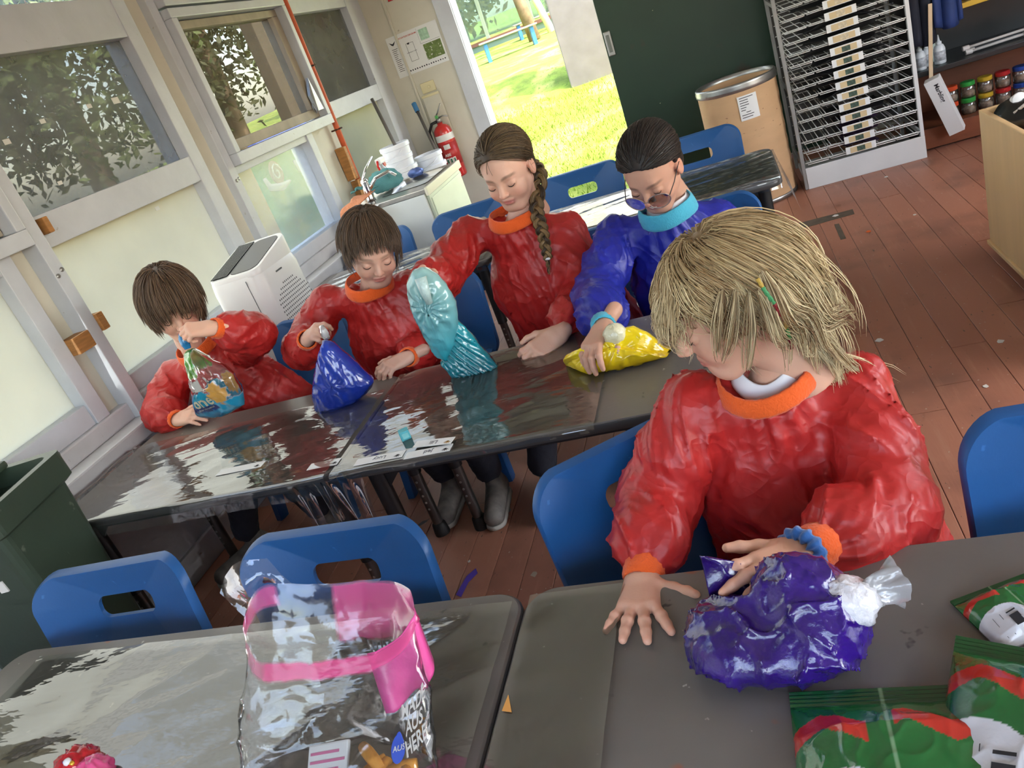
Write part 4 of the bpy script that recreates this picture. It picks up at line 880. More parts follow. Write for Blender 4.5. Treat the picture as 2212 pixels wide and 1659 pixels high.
# ---- fibre drum
m_card = mat('brown_kraft_fibre', srgb(206, 166, 124), .75, var=.07, vscale=4, bump=.12, bscale=9, stretch=(1, 1, 3), spots=[(srgb(150, 112, 80), 22, .70, .05)])
dr = thing('fibre_drum', 'open brown cardboard drum with a steel rim beside the drying rack', 'drum', (.065, 5.30, 0)); dc = V3(.065, 5.30, 0)
a_ = np.linspace(0, 2 * np.pi, 72, endpoint=False)
rings = []
for r, z in [(.238, 0), (.24, .01)] + [(.24, z) for z in np.linspace(.05, .72, 30)] + [(.24, .76), (.232, .76), (.232, .3), (.23, .02)]:
    bulge = .004 * np.sin(z * 62) * (np.cos(a_ + .4) > .2) * (r == .24); rings.append(np.stack([dc[0] + (r + bulge * .4) * np.cos(a_), dc[1] + (r + bulge * .4) * np.sin(a_), np.full(72, z)], 1))
obj('wall', MB().loops(rings), m_card, dr, smooth=True)
obj('steel_rim', MB().lathe([(.241, .725), (.247, .728), (.249, .745), (.246, .762), (.247, .77), (.240, .778), (.231, .775), (.231, .75)], 48, dc, None, False, False), m_steel, dr, smooth=True)
obj('bottom_rim', MB().lathe([(.2395, .002), (.245, .004), (.245, .028), (.2405, .03)], 48, dc, None, False, False), m_steel, dr, smooth=True)
dl = obj('shipping_label', on_cyl(dc, .2455, -1.62, -1.15, .555, .70, 8), m_paper, dr)
lm_ = MB()
for k, (w0, w1) in enumerate([(.05, .8), (.05, .5), (.05, .5), (.05, .52), (.05, .35), (.05, .3), (.3, .55), (.05, .7), (.05, .62)]):
    z = .69 - k * .0145; mb2 = on_cyl(dc, .2462, -1.60 + .45 * w0, -1.60 + .45 * w1, z - .004, z, 6); lm_.add(mb2.v, mb2.f)
obj('label_print', lm_, m_ink, dl)['kind'] = 'stuff'
# ---- drying rack
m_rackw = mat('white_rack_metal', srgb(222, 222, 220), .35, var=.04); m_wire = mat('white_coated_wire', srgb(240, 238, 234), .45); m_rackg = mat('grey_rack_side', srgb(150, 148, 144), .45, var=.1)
rk = thing('drying_rack', 'tall white wire drying rack with many shelves and a white base', 'rack', (.7, 5.45, 0))
rx0, rx1, ry0, ry1 = .345, 1.05, 5.175, 5.78
obj('base_panel', MB().rbox((rx0 + .02, ry0 - .004, .0), (rx1, ry0 + .012, .135), .003).rbox((rx0 + .02, ry0 + .012, .0), (rx1, ry1, .03), .003), m_rackw, rk)
for x in (rx0, rx1 - .022):
    f = MB().rbox((x, ry0, 0), (x + .022, ry0 + .03, 1.75), .003).rbox((x, ry1 - .03, 0), (x + .022, ry1, 1.75), .003)
    for z in (.14, .6, 1.1, 1.7): f.rbox((x + .004, ry0 + .03, z), (x + .016, ry1 - .03, z + .022), .002)
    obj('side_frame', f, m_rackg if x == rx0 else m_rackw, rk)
obj('back_panel', MB().box((rx0 + .02, ry1 - .012, .14), (rx1 - .02, ry1 - .006, 1.75)), mat('rack_back_grey', srgb(84, 80, 76), .6), rk)
dzs = .0655; nsh = 24; sw_ = rx1 - rx0 - .05; xa = rx0 + .027
sm = MB(); wr_ = .0026
def wire(mb, pts): return mb.tube(pts, wr_, 5)
for y in (0, .012, .30, .58): wire(sm, [(0, y, 0), (sw_, y, 0)])
for (u0, u1) in ((.02, .205), (.225, .395), (.60, .785), (.80, .98)):       # the raised front loops
    wire(sm, [(u0 * sw_, .30, 0), (u0 * sw_, 0, 0), (u0 * sw_, -.018, -.006), (u1 * sw_, -.018, -.006), (u1 * sw_, 0, 0), (u1 * sw_, .30, 0)])
for k in range(10): wire(sm, [(sw_ * (k + .5) / 10, 0, .003), (sw_ * (k + .5) / 10, .58, .003)])
sme = sm.mesh('wire_shelf', None, True); sme.materials.append(m_wire)
tme = MB().rbox((0, -.003, -.022), (.172, 0, .022), .0012).mesh('shelf_tag'); tme.materials.append(m_paper)
pme = MB().rbox((.026, -.0042, -.018), (.146, -.0028, .016), .0005).mesh('tag_panel'); pme.materials.append(mat('tag_print_tan', srgb(214, 190, 146), .7))
phme = MB().rbox((.064, -.0052, -.015), (.110, -.004, .013), .0005).mesh('tag_photo')
phme2 = phme.copy(); phme.materials.append(mat('tag_photo_dark', srgb(64, 84, 72), .6, var=.5, vscale=90)); phme2.materials.append(mat('tag_photo_pale', srgb(206, 190, 160), .6, var=.2, vscale=90))
def inst(nm, me, par, loc):
    o = bpy.data.objects.new(nm, me); COL.objects.link(o); o.parent = par; o.location = loc; return o
rl = root_loc(rk)
for k in range(nsh):
    z = .165 + k * dzs; sx = xa + .40 * sw_
    s = inst('wire_shelf', sme, rk, V3(xa, ry0, z) - rl)
    t = inst('shelf_tag', tme, s, (.36 * sw_, -.024, .012)); inst('tag_panel', pme, t, (0, 0, 0)); inst('tag_photo', phme if k < 10 else phme2, t, (0, 0, 0))
m_bp = mat('black_sugar_paper', srgb(22, 23, 26), .75, var=.3, vscale=8)
for k in range(nsh):
    z = .165 + k * dzs + .0075
    if k in (4,): continue
    x0_ = xa + sw_ * random.uniform(.14, .30); x1_ = xa + sw_ * random.uniform(.70, .84); x0_ -= .03 * (k > 8); y0_ = ry0 + random.uniform(.0, .03)
    if k < 3: x0_, x1_ = xa + sw_ * .38, xa + sw_ * .66
    nx = 12; g = np.linspace(0, 1, nx); U, W = np.meshgrid(g, g, indexing='ij')
    P = np.stack([x0_ + (x1_ - x0_) * U + .012 * np.sin(W * 9 + k), y0_ + .40 * W + .02 * np.sin(U * 7 + k * 2), z + .0015 + .012 * np.maximum(0, noise3(np.stack([U * 3 + k, W * 2, U * 0 + k * 1.7], -1).reshape(-1, 3)).reshape(U.shape)) * (1 - W) + np.where(W < .25, (.25 - W) / .25, 0) ** 1.5 * (.030 + .020 * np.sin(U * 5 + k * 2.2))], -1)
    solo('paper_sheet', MB().sheet(P, -.0015), m_bp if k > 2 else mat('dark_purple_paper', srgb(48, 20, 56), .7), f'{"dark curling" if k > 2 else "dark purple"} painting on the {ORD[k]} wire shelf above the white rack base', 'paper', (x0_, y0_, z), 'paintings on the drying rack', smooth=True)

# ---- low shelf unit right of the rack
m_redwood = mat('reddish_brown_shelf_wood', srgb(134, 74, 46), .45, var=.15, vscale=6, stretch=(.5, 2, 3), spots=[(srgb(70, 40, 28), 8, .66, .08)]); m_bshelf = mat('black_shelf_paint', srgb(24, 25, 27), .35, var=.2)
m_yel = mat('yellow_shelf_edge', srgb(212, 170, 50), .4)
su = thing('shelf_unit', 'low black and brown shelf unit against the wall right of the drying rack', 'shelf', (1.8, 5.5, 0))
obj('base_board', MB().rbox((1.075, 5.30, .012), (2.7, 5.33, .135), .003).rbox((1.075, 5.33, .105), (2.7, 5.78, .13), .002), m_redwood, su)
obj('kick', MB().box((1.075, 5.335, 0), (2.7, 5.36, .1)), m_blk, su)
obj('back_board', MB().box((1.075, 5.765, .13), (2.7, 5.785, .46)), m_redwood, su)
obj('black_shelf', MB().rbox((1.075, 5.31, .445), (2.7, 5.785, .475), .004), m_bshelf, su)
obj('black_back', MB().box((1.075, 5.76, .475), (2.7, 5.785, 1.35)), m_bshelf, su)
ys = obj('yellow_shelf', MB().rbox((1.27, 5.36, .745), (2.7, 5.785, .775), .003), m_yel, su)
obj('side_board', MB().rbox((1.062, 5.33, 0), (1.08, 5.785, 1.35), .003), m_bshelf, su)
m_jar = film('clear_jar_plastic', (.93, .92, .90, 1), .08, .16, srgb(190, 176, 160), .10, 0)
jme = MB().lathe([(.038, 0), (.042, .004), (.042, .062), (.036, .070)], 16).mesh('jar_body', None, True); jme.materials.append(m_jar)
jm2 = MB().lathe([(.034, .003), (.036, .03), (.02, .04), (.001, .042)], 12).mesh('contents', None, True); jm2.materials.append(mat('beige_beads', srgb(176, 156, 136), .6, var=.5, vscale=60))
lids = {}
for n, c in dict(orange=(226, 84, 44), green=(52, 160, 70), yellow=(206, 170, 50), red=(190, 44, 44), blue=(36, 70, 150)).items():
    me = MB().lathe([(.039, .068), (.040, .07), (.040, .088), (.036, .092), (.0005, .092)], 16).mesh('lid', None, True); me.materials.append(mat('lid_' + n, srgb(*c), .35)); me.set_sharp_from_angle(angle=.7); lids[n] = me
for row, (y, z, names, lab) in enumerate([(5.43, .131, ['orange', 'green', 'yellow', 'red', 'blue'], 'lower'), (5.45, .224, ['orange', 'green', 'yellow', 'red', 'blue'], 'upper')]):
    for k, n in enumerate(names):
        j = thing('jar', f'clear jar with {"an" if n == "orange" else "a"} {n} lid in the {lab} row on the brown shelf', 'jar', (1.265 + k * .094 + row * .008, y, z), k * .7, 'small jars with coloured lids')
        for me, nm in ((jme, 'jar_body'), (jm2, 'contents'), (lids[n], 'lid')): inst(nm, me, j, (0, 0, 0))
# bottles on the black shelf
m_wb = mat('white_glue_bottle', srgb(224, 228, 232), .3); m_lbl = mat('bottle_label', srgb(186, 190, 196), .5, var=.3, vscale=70)
for k, (x, y, s, lab) in enumerate([(1.225, 5.40, 1.0, 'white squeeze bottle with a pointed cap on the black shelf'), (1.165, 5.44, .95, 'plain white bottle half hidden by the wooden stick'), (1.115, 5.38, .98, 'white bottle next to the rack on the black shelf')]):
    b_ = thing('glue_bottle', lab, 'bottle', (x, y, .475), 0, 'white bottles on the black shelf')
    obj('bottle', MB().lathe([(.028 * s, 0), (.032 * s, .006), (.032 * s, .085 * s), (.024 * s, .105 * s), (.014 * s, .112 * s)], 16), m_wb, b_, world=False, smooth=True)
    obj('cap', MB().lathe([(.016 * s, .11 * s), (.016 * s, .125 * s), (.008 * s, .13 * s), (.003 * s, .165 * s), (.0004, .166 * s)], 12), m_wb, b_, world=False, smooth=True)
    obj('label', MB().lathe([(.0325 * s, .02), (.0327 * s, .02), (.0327 * s, .075 * s), (.0325 * s, .075 * s)], 16, (0, 0, 0), None, False, False), m_lbl, b_, world=False, smooth=True)
pt = thing('paint_bottle', 'pale pump bottle with a dark cap behind the glue bottles', 'bottle', (1.20, 5.55, .475))
obj('bottle', MB().lathe([(.042, 0), (.046, .01), (.046, .2), (.03, .22)], 18), mat('pale_aqua_bottle', srgb(196, 214, 206), .35), pt, world=False, smooth=True)
obj('cap', MB().lathe([(.034, .215), (.034, .30), (.02, .31)], 16), m_blk, pt, world=False, smooth=True)
# paint bottles on the yellow shelf
for k, (x, c, lab) in enumerate([(1.32, (24, 34, 66), 'large navy paint bottle on the yellow shelf'), (1.44, (40, 84, 176), 'bright blue paint bottle on the yellow shelf'), (1.60, (120, 84, 70), 'brown paint bottle on the yellow shelf')]):
    b_ = thing('paint_bottle', lab, 'bottle', (x, 5.45, .775)); mm = mat('paint_bottle_%d' % k, srgb(*c), .4)
    obj('bottle', MB().lathe([(.05, 0), (.056, .01), (.056, .2), (.03, .23)], 18), mm, b_, world=False, smooth=True); obj('cap', MB().lathe([(.03, .225), (.03, .27), (.01, .28)], 14), mm, b_, world=False, smooth=True)
# smocks hanging above the shelf beside the rack
m_nav = mat('navy_cloth', srgb(20, 24, 42), .8, var=.2)
for k, (x, y, z0, w_, lab, mm) in enumerate([(1.14, 5.345, .64, .10, 'dark navy smock hanging beside the drying rack', m_nav), (1.27, 5.35, .70, .12, 'blue smock hanging beside the yellow shelf edge', mat('hanging_blue_cloth', srgb(32, 54, 110), .7, var=.2))]):
    g = np.linspace(0, 1, 16); U, W = np.meshgrid(g, g, indexing='ij')
    P = np.stack([x + (U - .5) * w_ * (1 + .3 * W), y - .02 - .02 * np.sin(U * 12 + k) , 1.34 - (1.34 - z0) * W - .03 * np.sin(U * 3.1) * W], -1)
    hs = thing('hanging_smock', lab, 'smock', (x, y, z0)); obj('cloth', MB().sheet(P, .02), mm, hs, smooth=True)
    obj('hook', MB().cyl((x, y + .03, 1.335), (x, y - .03, 1.335), .006), m_steel, hs)
solo('wooden_stick', MB().rbox((-.011, -.004, -.22), (.011, .004, .22), .002, roty(.09), (1.155, 5.275, .62)), mat('pale_stick_wood', srgb(214, 186, 150), .6, var=.1), 'flat pale wooden stick poking up from the leaning white box', 'stick', (1.17, 5.27, .4))
bxm = thing('cardboard_box', 'narrow white box with lettering leaning on the shelf by the jars', 'box', (1.19, 5.24, .0)); Rb = roty(-.36) @ rotz(.25)
Rb = np.array(roty(-.30)) @ np.array(rotz(-.35)); cb = V3(1.185, 5.232, .265)
obj('carton', MB().rbox((-.042, -.035, -.18), (.042, .035, .18), .002, Rb, cb), m_paper, bxm)
bt_ = MB(); lettering(bt_, 'Marbling', .034, cb + Rb @ V3(0.012, -.0358, .09), Rb @ V3(0, 0, -1), Rb @ V3(1, 0, 0), True); obj('lettering', bt_, m_ink, bxm)['kind'] = 'stuff'
# tubes lying on the shelf
m_tubew = mat('white_plastic_rod', srgb(206, 200, 196), .4); m_tubeg = mat('grey_rod', srgb(120, 124, 130), .35)
for k, (dx, dy, dz, ln, lab) in enumerate([(0, 0, .012, .36, 'lowest white rolling rod on the black shelf'), (.02, .03, .012, .40, 'middle white rolling rod on the black shelf'), (-.01, .015, .035, .38, 'topmost white rolling rod on the black shelf')]):
    t = thing('roller', lab, 'roller', (1.36 + dx, 5.40 + dy, .475), 0, 'white rods on the black shelf'); a_ = V3(1.36 + dx, 5.40 + dy, .475 + dz + .004); b2 = a_ + V3(ln, .03, .0)
    obj('rod', MB().cyl(a_, b2, .008, .008, 10), m_tubew if k != 1 else m_tubeg, t, smooth=True); obj('knob', MB().cyl(a_ - V3(.0, 0, 0), a_ + V3(.035, .002, 0), .0145, .0145, 12), m_tubew, t, angle=40)
    obj('knob', MB().cyl(b2 - V3(.05, .004, 0), b2, .0145, .0145, 12), m_tubew, t, angle=40)

# ---- plywood trolley at the right edge
m_ply = mat('pale_birch_laminate', srgb(232, 194, 142), .45, var=.05, vscale=3, stretch=(5, 5, .4)); 
tr_ = thing('storage_trolley', 'pale birch storage trolley with an open top at the right edge', 'trolley', (1.2, 3.0, 0))
for lo, hi, nm in [((.905, 2.45, .07), (.925, 3.49, .62), 'side_panel'), ((1.56, 2.45, .07), (1.58, 3.49, .62), 'side_panel'), ((.925, 3.47, .07), (1.56, 3.49, .62), 'end_panel'), ((.925, 2.45, .07), (1.56, 2.47, .62), 'end_panel'), ((.925, 2.47, .50), (1.56, 3.47, .515), 'tray_floor'), ((.895, 2.44, .052), (1.59, 3.5, .07), 'bottom_board')]: obj(nm, MB().rbox(lo, hi, .003), m_ply, tr_)
for x in (.97, 1.5):
    for y in (2.52, 3.42): obj('castor', MB().lathe([(.02, -.01), (.026, -.006), (.026, .006), (.02, .01)], 14, (x, y, .026), roty(math.pi / 2)), m_rub, tr_, smooth=True)
m_cable = mat('glossy_black_plastic', srgb(16, 17, 18), .25)
for k, (x, y, lab) in enumerate([(1.02, 3.36, 'black tangled holder with a white paper roll in the trolley top'), (1.16, 3.22, 'black glossy kit case in the trolley top')]):
    t = thing('tool_kit', lab, 'kit', (x, y, .515)); obj('case', crumple((x, y, .58), (.085, .085, .065), 11.1 + k, .25), m_cable, t, smooth=True)
    if k == 0: obj('paper_roll', MB().lathe([(.022, -.035), (.026, -.033), (.026, .033), (.022, .035)], 16, (x - .02, y + .0, .645), rotx(1.2)), m_paper, t, smooth=True)
    obj('cable', MB().tube([(x - .05, y - .06, .62), (x, y - .09, .66), (x + .05, y - .05, .64), (x + .02, y, .66)], .006, 8), m_cable if k else m_tubew, t, smooth=True)
# ================================================================== people
def frame(f, up=(0, 0, 1), roll=0.0):
    """columns: right, forward, up"""
    Y = nrm(f); X = nrm(np.cross(Y, up)); Z = np.cross(X, Y)
    if roll:
        c, s = math.cos(roll), math.sin(roll); X, Z = c * X + s * Z, c * Z - s * X
    return np.stack([X, Y, Z], 1)
def skin_mat(name, tint): return mat(name, tint, .46, attr='Col', sub=.12, spec=.4, bump=.05, bscale=260)
m_skin = skin_mat('skin', srgb(214, 168, 146))
m_lash = mat('dark_lashes', srgb(48, 34, 28), .6)
m_eye = mat('eye_white', srgb(226, 220, 214), .15, coat=.6); m_iris = mat('eye_iris', srgb(60, 66, 70), .15, coat=.8)
m_mouth = mat('mouth_dark', srgb(92, 40, 40), .5); m_teeth = mat('teeth', srgb(236, 228, 214), .25)

def head_sdf(Q, smile=0., slim=0.):
    d = ell(Q, (0, -.014, .034), (.0725, .093, .076))
    d = smin(d, ell(Q, (0, .028, -.022), (.056 - slim, .056, .076)), .03)
    d = smin(d, ell(Q, (0, .050, -.083), (.024, .026, .020)), .028)
    for s in (-1, 1):
        d = smin(d, cone(Q, (s * .046, .0, -.045), (s * .018, .05, -.088), .019, .017), .022)
        d = smin(d, ell(Q, (s * .034, .052, -.036), (.024, .022, .024)), .018)
    d = smin(d, cone(Q, (-.026, .070, .018), (.026, .070, .018), .012, .012), .016)
    for s in (-1, 1):
        d = smax(d, -ell(Q, (s * .030, .092, -.001), (.0165, .0135, .0105)), .012)
        d = smin(d, ell(Q, (s * .0305, .0705, -.0035), (.0140, .0125, .0118)), .004)
    d = smin(d, cone(Q, (0, .080, .008), (0, .0985, -.026), .0062, .0088), .010)
    for s in (-1, 1): d = smin(d, ell(Q, (s * .0088, .0905, -.030), (.0068, .0075, .0058)), .005)
    d = smax(d, -ell(Q, (0, .094, -.046), (.010, .012, .005)), .006)
    d = smin(d, ell(Q, (0, .078, -.0535), (.019 + smile, .0075, .0045)), .005)
    d = smin(d, ell(Q, (0, .077, -.0625), (.016 + smile, .0080, .0050)), .006)
    d = smax(d, -ell(Q, (0, .088, -.0578), (.017 + smile, .009, .0013)), .003)
    for s in (-1, 1):
        e = ell(Q, (s * .0735, -.008, -.008), (.0085, .018, .029)); e = smax(e, -ell(Q, (s * .082, -.003, -.006), (.006, .0105, .019)), .005)
        d = smin(d, e, .006)
    return smin(d, cone(Q, (0, -.022, -.06), (0, -.040, -.19), .042, .047), .03)
def head_mesh(H, Rm, s, skin, lip, brow, browamt=.65, smile=0., cell=.0031):
    V, F = surface(lambda P: head_sdf(P, smile), (-.095, -.115, -.2), (.095, .115, .12), cell)
    x, y, z = V.T; c = np.tile(np.array(skin[:3], np.float32), (len(V), 1))
    def blend(mask, col): 
        nonlocal c
        m = np.clip(mask, 0, 1)[:, None]; c = c * (1 - m) + np.array(col[:3], np.float32) * m
    ros = np.array(skin[:3]) * np.array([1.02, .80, .78])
    for sx in (-1, 1): blend(.55 * np.exp(-(((x - sx * .036) / .018) ** 2 + ((z + .035) / .016) ** 2)) * (y > .02), ros)
    blend(.45 * np.exp(-((x / .012) ** 2 + ((z + .028) / .01) ** 2)) * (y > .07), ros)
    blend(.5 * (np.abs(x) > .066), ros)
    blend(.9 * np.exp(-((x / (.021 + smile)) ** 4 + ((z + .058) / .0082) ** 4)) * (y > .06), lip)
    for sx in (-1, 1):
        t = (sx * x - .030) / .019; zb = .0225 - .005 * t * t
        blend(browamt * np.exp(-(t ** 6 + ((z - zb) / .0042) ** 4)) * (y > .045), brow)
        blend(.25 * np.exp(-(((sx * x - .030) / .016) ** 4 + ((z + .004) / .011) ** 4)) * (y > .05), np.array(skin[:3]) * np.array([.80, .66, .66]))
    return H + (V * s) @ Rm.T, F, c
def lash_mb(H, Rm, s, low=.0065):
    out = []
    for sx in (-1, 1):
        t = np.linspace(-1, 1, 9); x = sx * .0305 + t * .0125; zz = -.0035 - low * (1 - t * t) - .001
        dx = (x - sx * .0305) / .0140; dz = (zz + .0035) / .0118; yy = .0705 + .0125 * np.sqrt(np.clip(1 - dx ** 2 - dz ** 2, .02, 1)) + .0008
        out.append(MB().tube(H + (np.stack([x, yy, zz], 1) * s) @ Rm.T, np.array([.0006, .0010, .0013, .0014, .0015, .0014, .0013, .0010, .0006]) * s, 6))
    return out
# ---- hands
def hand_mesh(W, fdir, dors, side, s, curls, spread=.12, thumb=(.6, .35, .3), fore=None, skin=(.8, .5, .4), cell=.0026, flat=0., thumb_dir=None):
    """W wrist, fdir finger direction, dors back-of-hand direction, side -1 right / +1 left, curls per finger (mcp, pip, dip)"""
    Y = nrm(fdir); Z = nrm(np.asarray(dors, float) - Y * (np.asarray(dors, float) @ Y)); X = np.cross(Y, Z); Rm = np.stack([X, Y, Z], 1)
    sg = side
    bases = [(sg * .0235, .078), (sg * .0080, .081), (sg * -.0080, .077), (sg * -.0225, .070)]; lens = [(.030, .019, .015), (.033, .021, .016), (.031, .020, .015), (.024, .015, .013)]; rad = [.0082, .0085, .0082, .0072]
    chains = []; nails = []
    for i, ((bx, by), ln, r) in enumerate(zip(bases, lens, rad)):
        p = V3(bx, by, 0); sp = spread * (1.5 - i) * sg; a = 0; ch = [p]
        for j, l in enumerate(ln):
            a += curls[i][j]; dvec = V3(math.sin(sp) * math.cos(a), math.cos(sp) * math.cos(a), -math.sin(a)); p = p + dvec * l; ch.append(p)
        chains.append((ch, r)); nails.append((ch[-1] + V3(0, math.sin(a) * .006, math.cos(a) * .006), dvec))
    td = nrm(thumb_dir) if thumb_dir is not None else nrm(V3(sg * math.sin(thumb[0]), math.cos(thumb[0]), -thumb[1]))
    t0 = V3(sg * .024, .022, -.004); t1 = t0 + td * .030; td2 = nrm(td + V3(-sg * thumb[2], thumb[2] * .6, 0)); t2 = t1 + td2 * .026; t3 = t2 + nrm(td2 + V3(-sg * thumb[2], .1, 0)) * .018
    nails.append((t3 + V3(0, 0, .006), td2))
    fl = None
    if fore is not None: fl = Rm.T @ (np.asarray(fore, float) - np.asarray(W, float)) / s
    def f(Q):
        d = None
        for (bx, by) in bases:
            e = cone(Q, (bx * .62, .004, 0), (bx, by, 0), .0135, .0098); d = e if d is None else smin(d, e, .014)
        d = smin(d, cone(Q, t0 - V3(sg * .006, .004, 0), t1, .0145, .0100), .014)
        d = smin(d, ell(Q, (0, .035, -.006), (.026, .036, .011)), .012)
        th = smin(cone(Q, t1, t2, .0092, .0082), cone(Q, t2, t3, .0084, .0066), .004); d = smin(d, th, .006)
        for ch, r in chains:
            e = cone(Q, ch[0], ch[1], r * 1.04, r * .98); e = smin(e, cone(Q, ch[1], ch[2], r * 1.0, r * .9), .003); e = smin(e, cone(Q, ch[2], ch[3], r * .92, r * .74), .003)
            e = smin(e, ell(Q, ch[1] + V3(0, 0, .001), (r * 1.05, r * 1.0, r * 1.0)), .003)
            d = smin(d, e, .0035)
        fw = cone(Q, (0, .01, 0), (0, -.02, 0), .0185, .0185)
        d = smin(d, fw, .016)
        if fl is not None: d = smin(d, cone(Q, (0, -.01, 0), fl, .0185, .030), .012)
        else: d = smin(d, cone(Q, (0, -.01, 0), (0, -.07, 0), .0185, .021), .012)
        return d
    pts = np.array([p for ch, r in chains for p in ch] + [t1, t2, t3, V3(0, -.08, 0)] + ([fl] if fl is not None else []))
    V, F = surface(f, pts.min(0) - .035, pts.max(0) + .035, cell)
    c = np.tile(np.array(skin[:3], np.float32), (len(V), 1)); kn = np.array([1.0, .82, .8])
    for ch, r in chains:
        for q in (ch[0], ch[1], ch[2]):
            m = .35 * np.exp(-(np.linalg.norm(V - (q + V3(0, 0, r)), axis=1) / .007) ** 2)[:, None]; c = c * (1 - m) + c * kn * m
        m = .45 * np.exp(-(np.linalg.norm(V - ch[-1], axis=1) / .009) ** 2)[:, None]; c = c * (1 - m) + c * kn * m
    for q, dv in nails:
        m = .8 * np.clip(1.4 - np.linalg.norm((V - q) / np.array([1, 1, 1]), axis=1) / .0042, 0, 1)[:, None]; c = c * (1 - m) + np.clip(np.array(skin[:3]) * np.array([1.12, 1.02, 1.02]), 0, 1) * m
    return np.asarray(W) + (V * s) @ Rm.T, F, c
# ---- smocks
def crease(P):
    """soft billow with narrow sharp folds"""
    n = noise3(P); return 1.15 * np.exp(-np.abs(n) / .11) - .35 + .55 * noise3(P * .55 + 3.3)
def near(d0, P, fold):
    """subtract fold(P) only where the base shape is close"""
    m = np.abs(d0) < .06; out = d0.copy()
    if m.any(): out[m] -= fold(P[m])
    return out
def limb_folds(P, a, b, seed, amp, part_=0):
    a = np.asarray(a, np.float32); b = np.asarray(b, np.float32); ax = (b - a) / np.linalg.norm(b - a); t = (P - a) @ ax; perp = P - a - t[:, None] * ax
    b1 = nrm(np.cross(ax, [.31, .2, .93])); b2 = np.cross(ax, b1); an = np.arctan2(perp @ b2, perp @ b1); tt = t / np.linalg.norm(b - a)
    w0 = .5 * noise3(P * 5 + seed); dg = an + t * 9
    long_ = np.stack([t * 5 + w0, 1.5 * np.cos(dg) + seed, 1.5 * np.sin(dg) + w0], 1); ring = np.stack([t * 13 + .9 * np.sin(an + seed) + w0, .75 * np.cos(an) + seed * 1.7, .75 * np.sin(an)], 1)
    k = (np.clip((tt - .55) / .3, 0, 1) if part_ == 0 else np.maximum(np.clip((.35 - tt) / .3, 0, 1), np.clip((tt - .7) / .3, 0, .7)))[:, None]
    k = k[:, 0]; return amp * ((1 - k) * (crease(long_) + .35 * crease(long_ * 2.1 + 9)) + k * (.9 * crease(ring) + .3 * crease(ring * 1.9 + 5)))
def smock_sdf(sp):
    nb, sr, sl, er, el, wr, wl, hip = [np.asarray(sp[k], np.float32) for k in ('neck', 'shR', 'shL', 'elR', 'elL', 'wrR', 'wrL', 'hip')]
    sc = sp.get('body', 1.0); right = nrm((sr - sl) * np.array([1, 1, .0])); up = nrm(nb - hip); fwd = nrm(np.cross(up, right)); right = np.cross(fwd, up)
    T = np.stack([right, fwd, up], 1).astype(np.float32); fl = np.array([1.0, sp.get('depth', .66), 1.0], np.float32); seed = sp.get('seed', 0.)
    ca_ = nrm(sp['caxis']); L = np.linalg.norm(nb - hip); hem = sp.get('hem', .205) * sc; chest = sp.get('chest', .145) * sc; amp = sp.get('amp', 1.0)
    def f(P):
        Q = (P - hip) @ T; z = Q[:, 2]; q = Q / fl
        d = cone(q, (0, 0, L * .62), (0, 0, -.02), chest, hem); d = smin(d, cone(q, (0, 0, L * .86), (0, 0, L * .62), .075 * sc, chest), .06)
        d = smin(d, np.maximum(cone(P, nb + up * .03, nb - up * .05, .070 * sc, .09 * sc), ((P - nb) @ np.asarray(ca_, np.float32)) - .006), .03)
        m = np.abs(d) < .08
        if m.any():
            Pm, Qm = P[m], Q[m]; zm = Qm[:, 2]; th = np.arctan2(Qm[:, 0], -Qm[:, 1])
            w = np.clip((L - zm) / (L * .5), .2, 1); wp = .6 * noise3(Pm * 4 + seed)
            fo = np.stack([th * 2.1 + wp, wp + seed, zm * 1.6 + seed * 1.3], 1)
            fold = .016 * w * crease(fo) + .008 * w * crease(fo * 2.3 + 5) + .006 * crease(Pm * 8 + seed) + .0028 * crease(Pm * 17 + seed)
            dc = np.linalg.norm(Pm - nb, axis=1); fold = fold + .004 * np.sin(th * 15 + 2 * noise3(Pm * 9)) * np.exp(-((dc - .085 * sc) / .045) ** 2)
            d[m] -= amp * fold
        shd = smin(cone(P, (sl + nb) / 2 + [0, 0, -.02], sl, .050 * sc, .056 * sc), cone(P, (sr + nb) / 2 + [0, 0, -.02], sr, .050 * sc, .056 * sc), .03); d = smin(d, shd, .05)
        for k, (s_, e_, w_) in enumerate(((sr, er, wr), (sl, el, wl))):
            pf = sp.get('puff', 1.0) * sc; axw = nrm(w_ - e_); we = w_ - axw * .034; pw = e_ + (we - e_) * .66
            u = near(smin(cone(P, s_, s_ + (e_ - s_) * .5, .058 * pf, .066 * pf), cone(P, s_ + (e_ - s_) * .5, e_, .066 * pf, .066 * pf), .02), P, lambda Z: amp * limb_folds(Z, s_, e_, seed + 3.1 * k, .0105))
            lo = smin(cone(P, e_, pw, .064 * pf, .062 * pf), cone(P, pw, we, .058 * pf, .026 * sc), .03); lo = near(lo, P, lambda Z: amp * limb_folds(Z, e_, w_, seed + 7.7 + 2 * k, .0105, 1))
            dw = np.linalg.norm(P - we, axis=1); pr = P - we; pr = pr - (pr @ axw)[:, None] * axw; b1 = nrm(np.cross(axw, [.3, .2, 1]))
            an = np.arctan2(pr @ b1, pr @ np.cross(axw, b1)); lo = lo - amp * .0035 * np.sin(an * 11) * np.exp(-(dw / .06) ** 2)
            d = smin(d, smin(u, lo, .035), .028)
        for nm in sp.get('cut', []):
            d = np.maximum(d, nm(P))
        return d
    return f
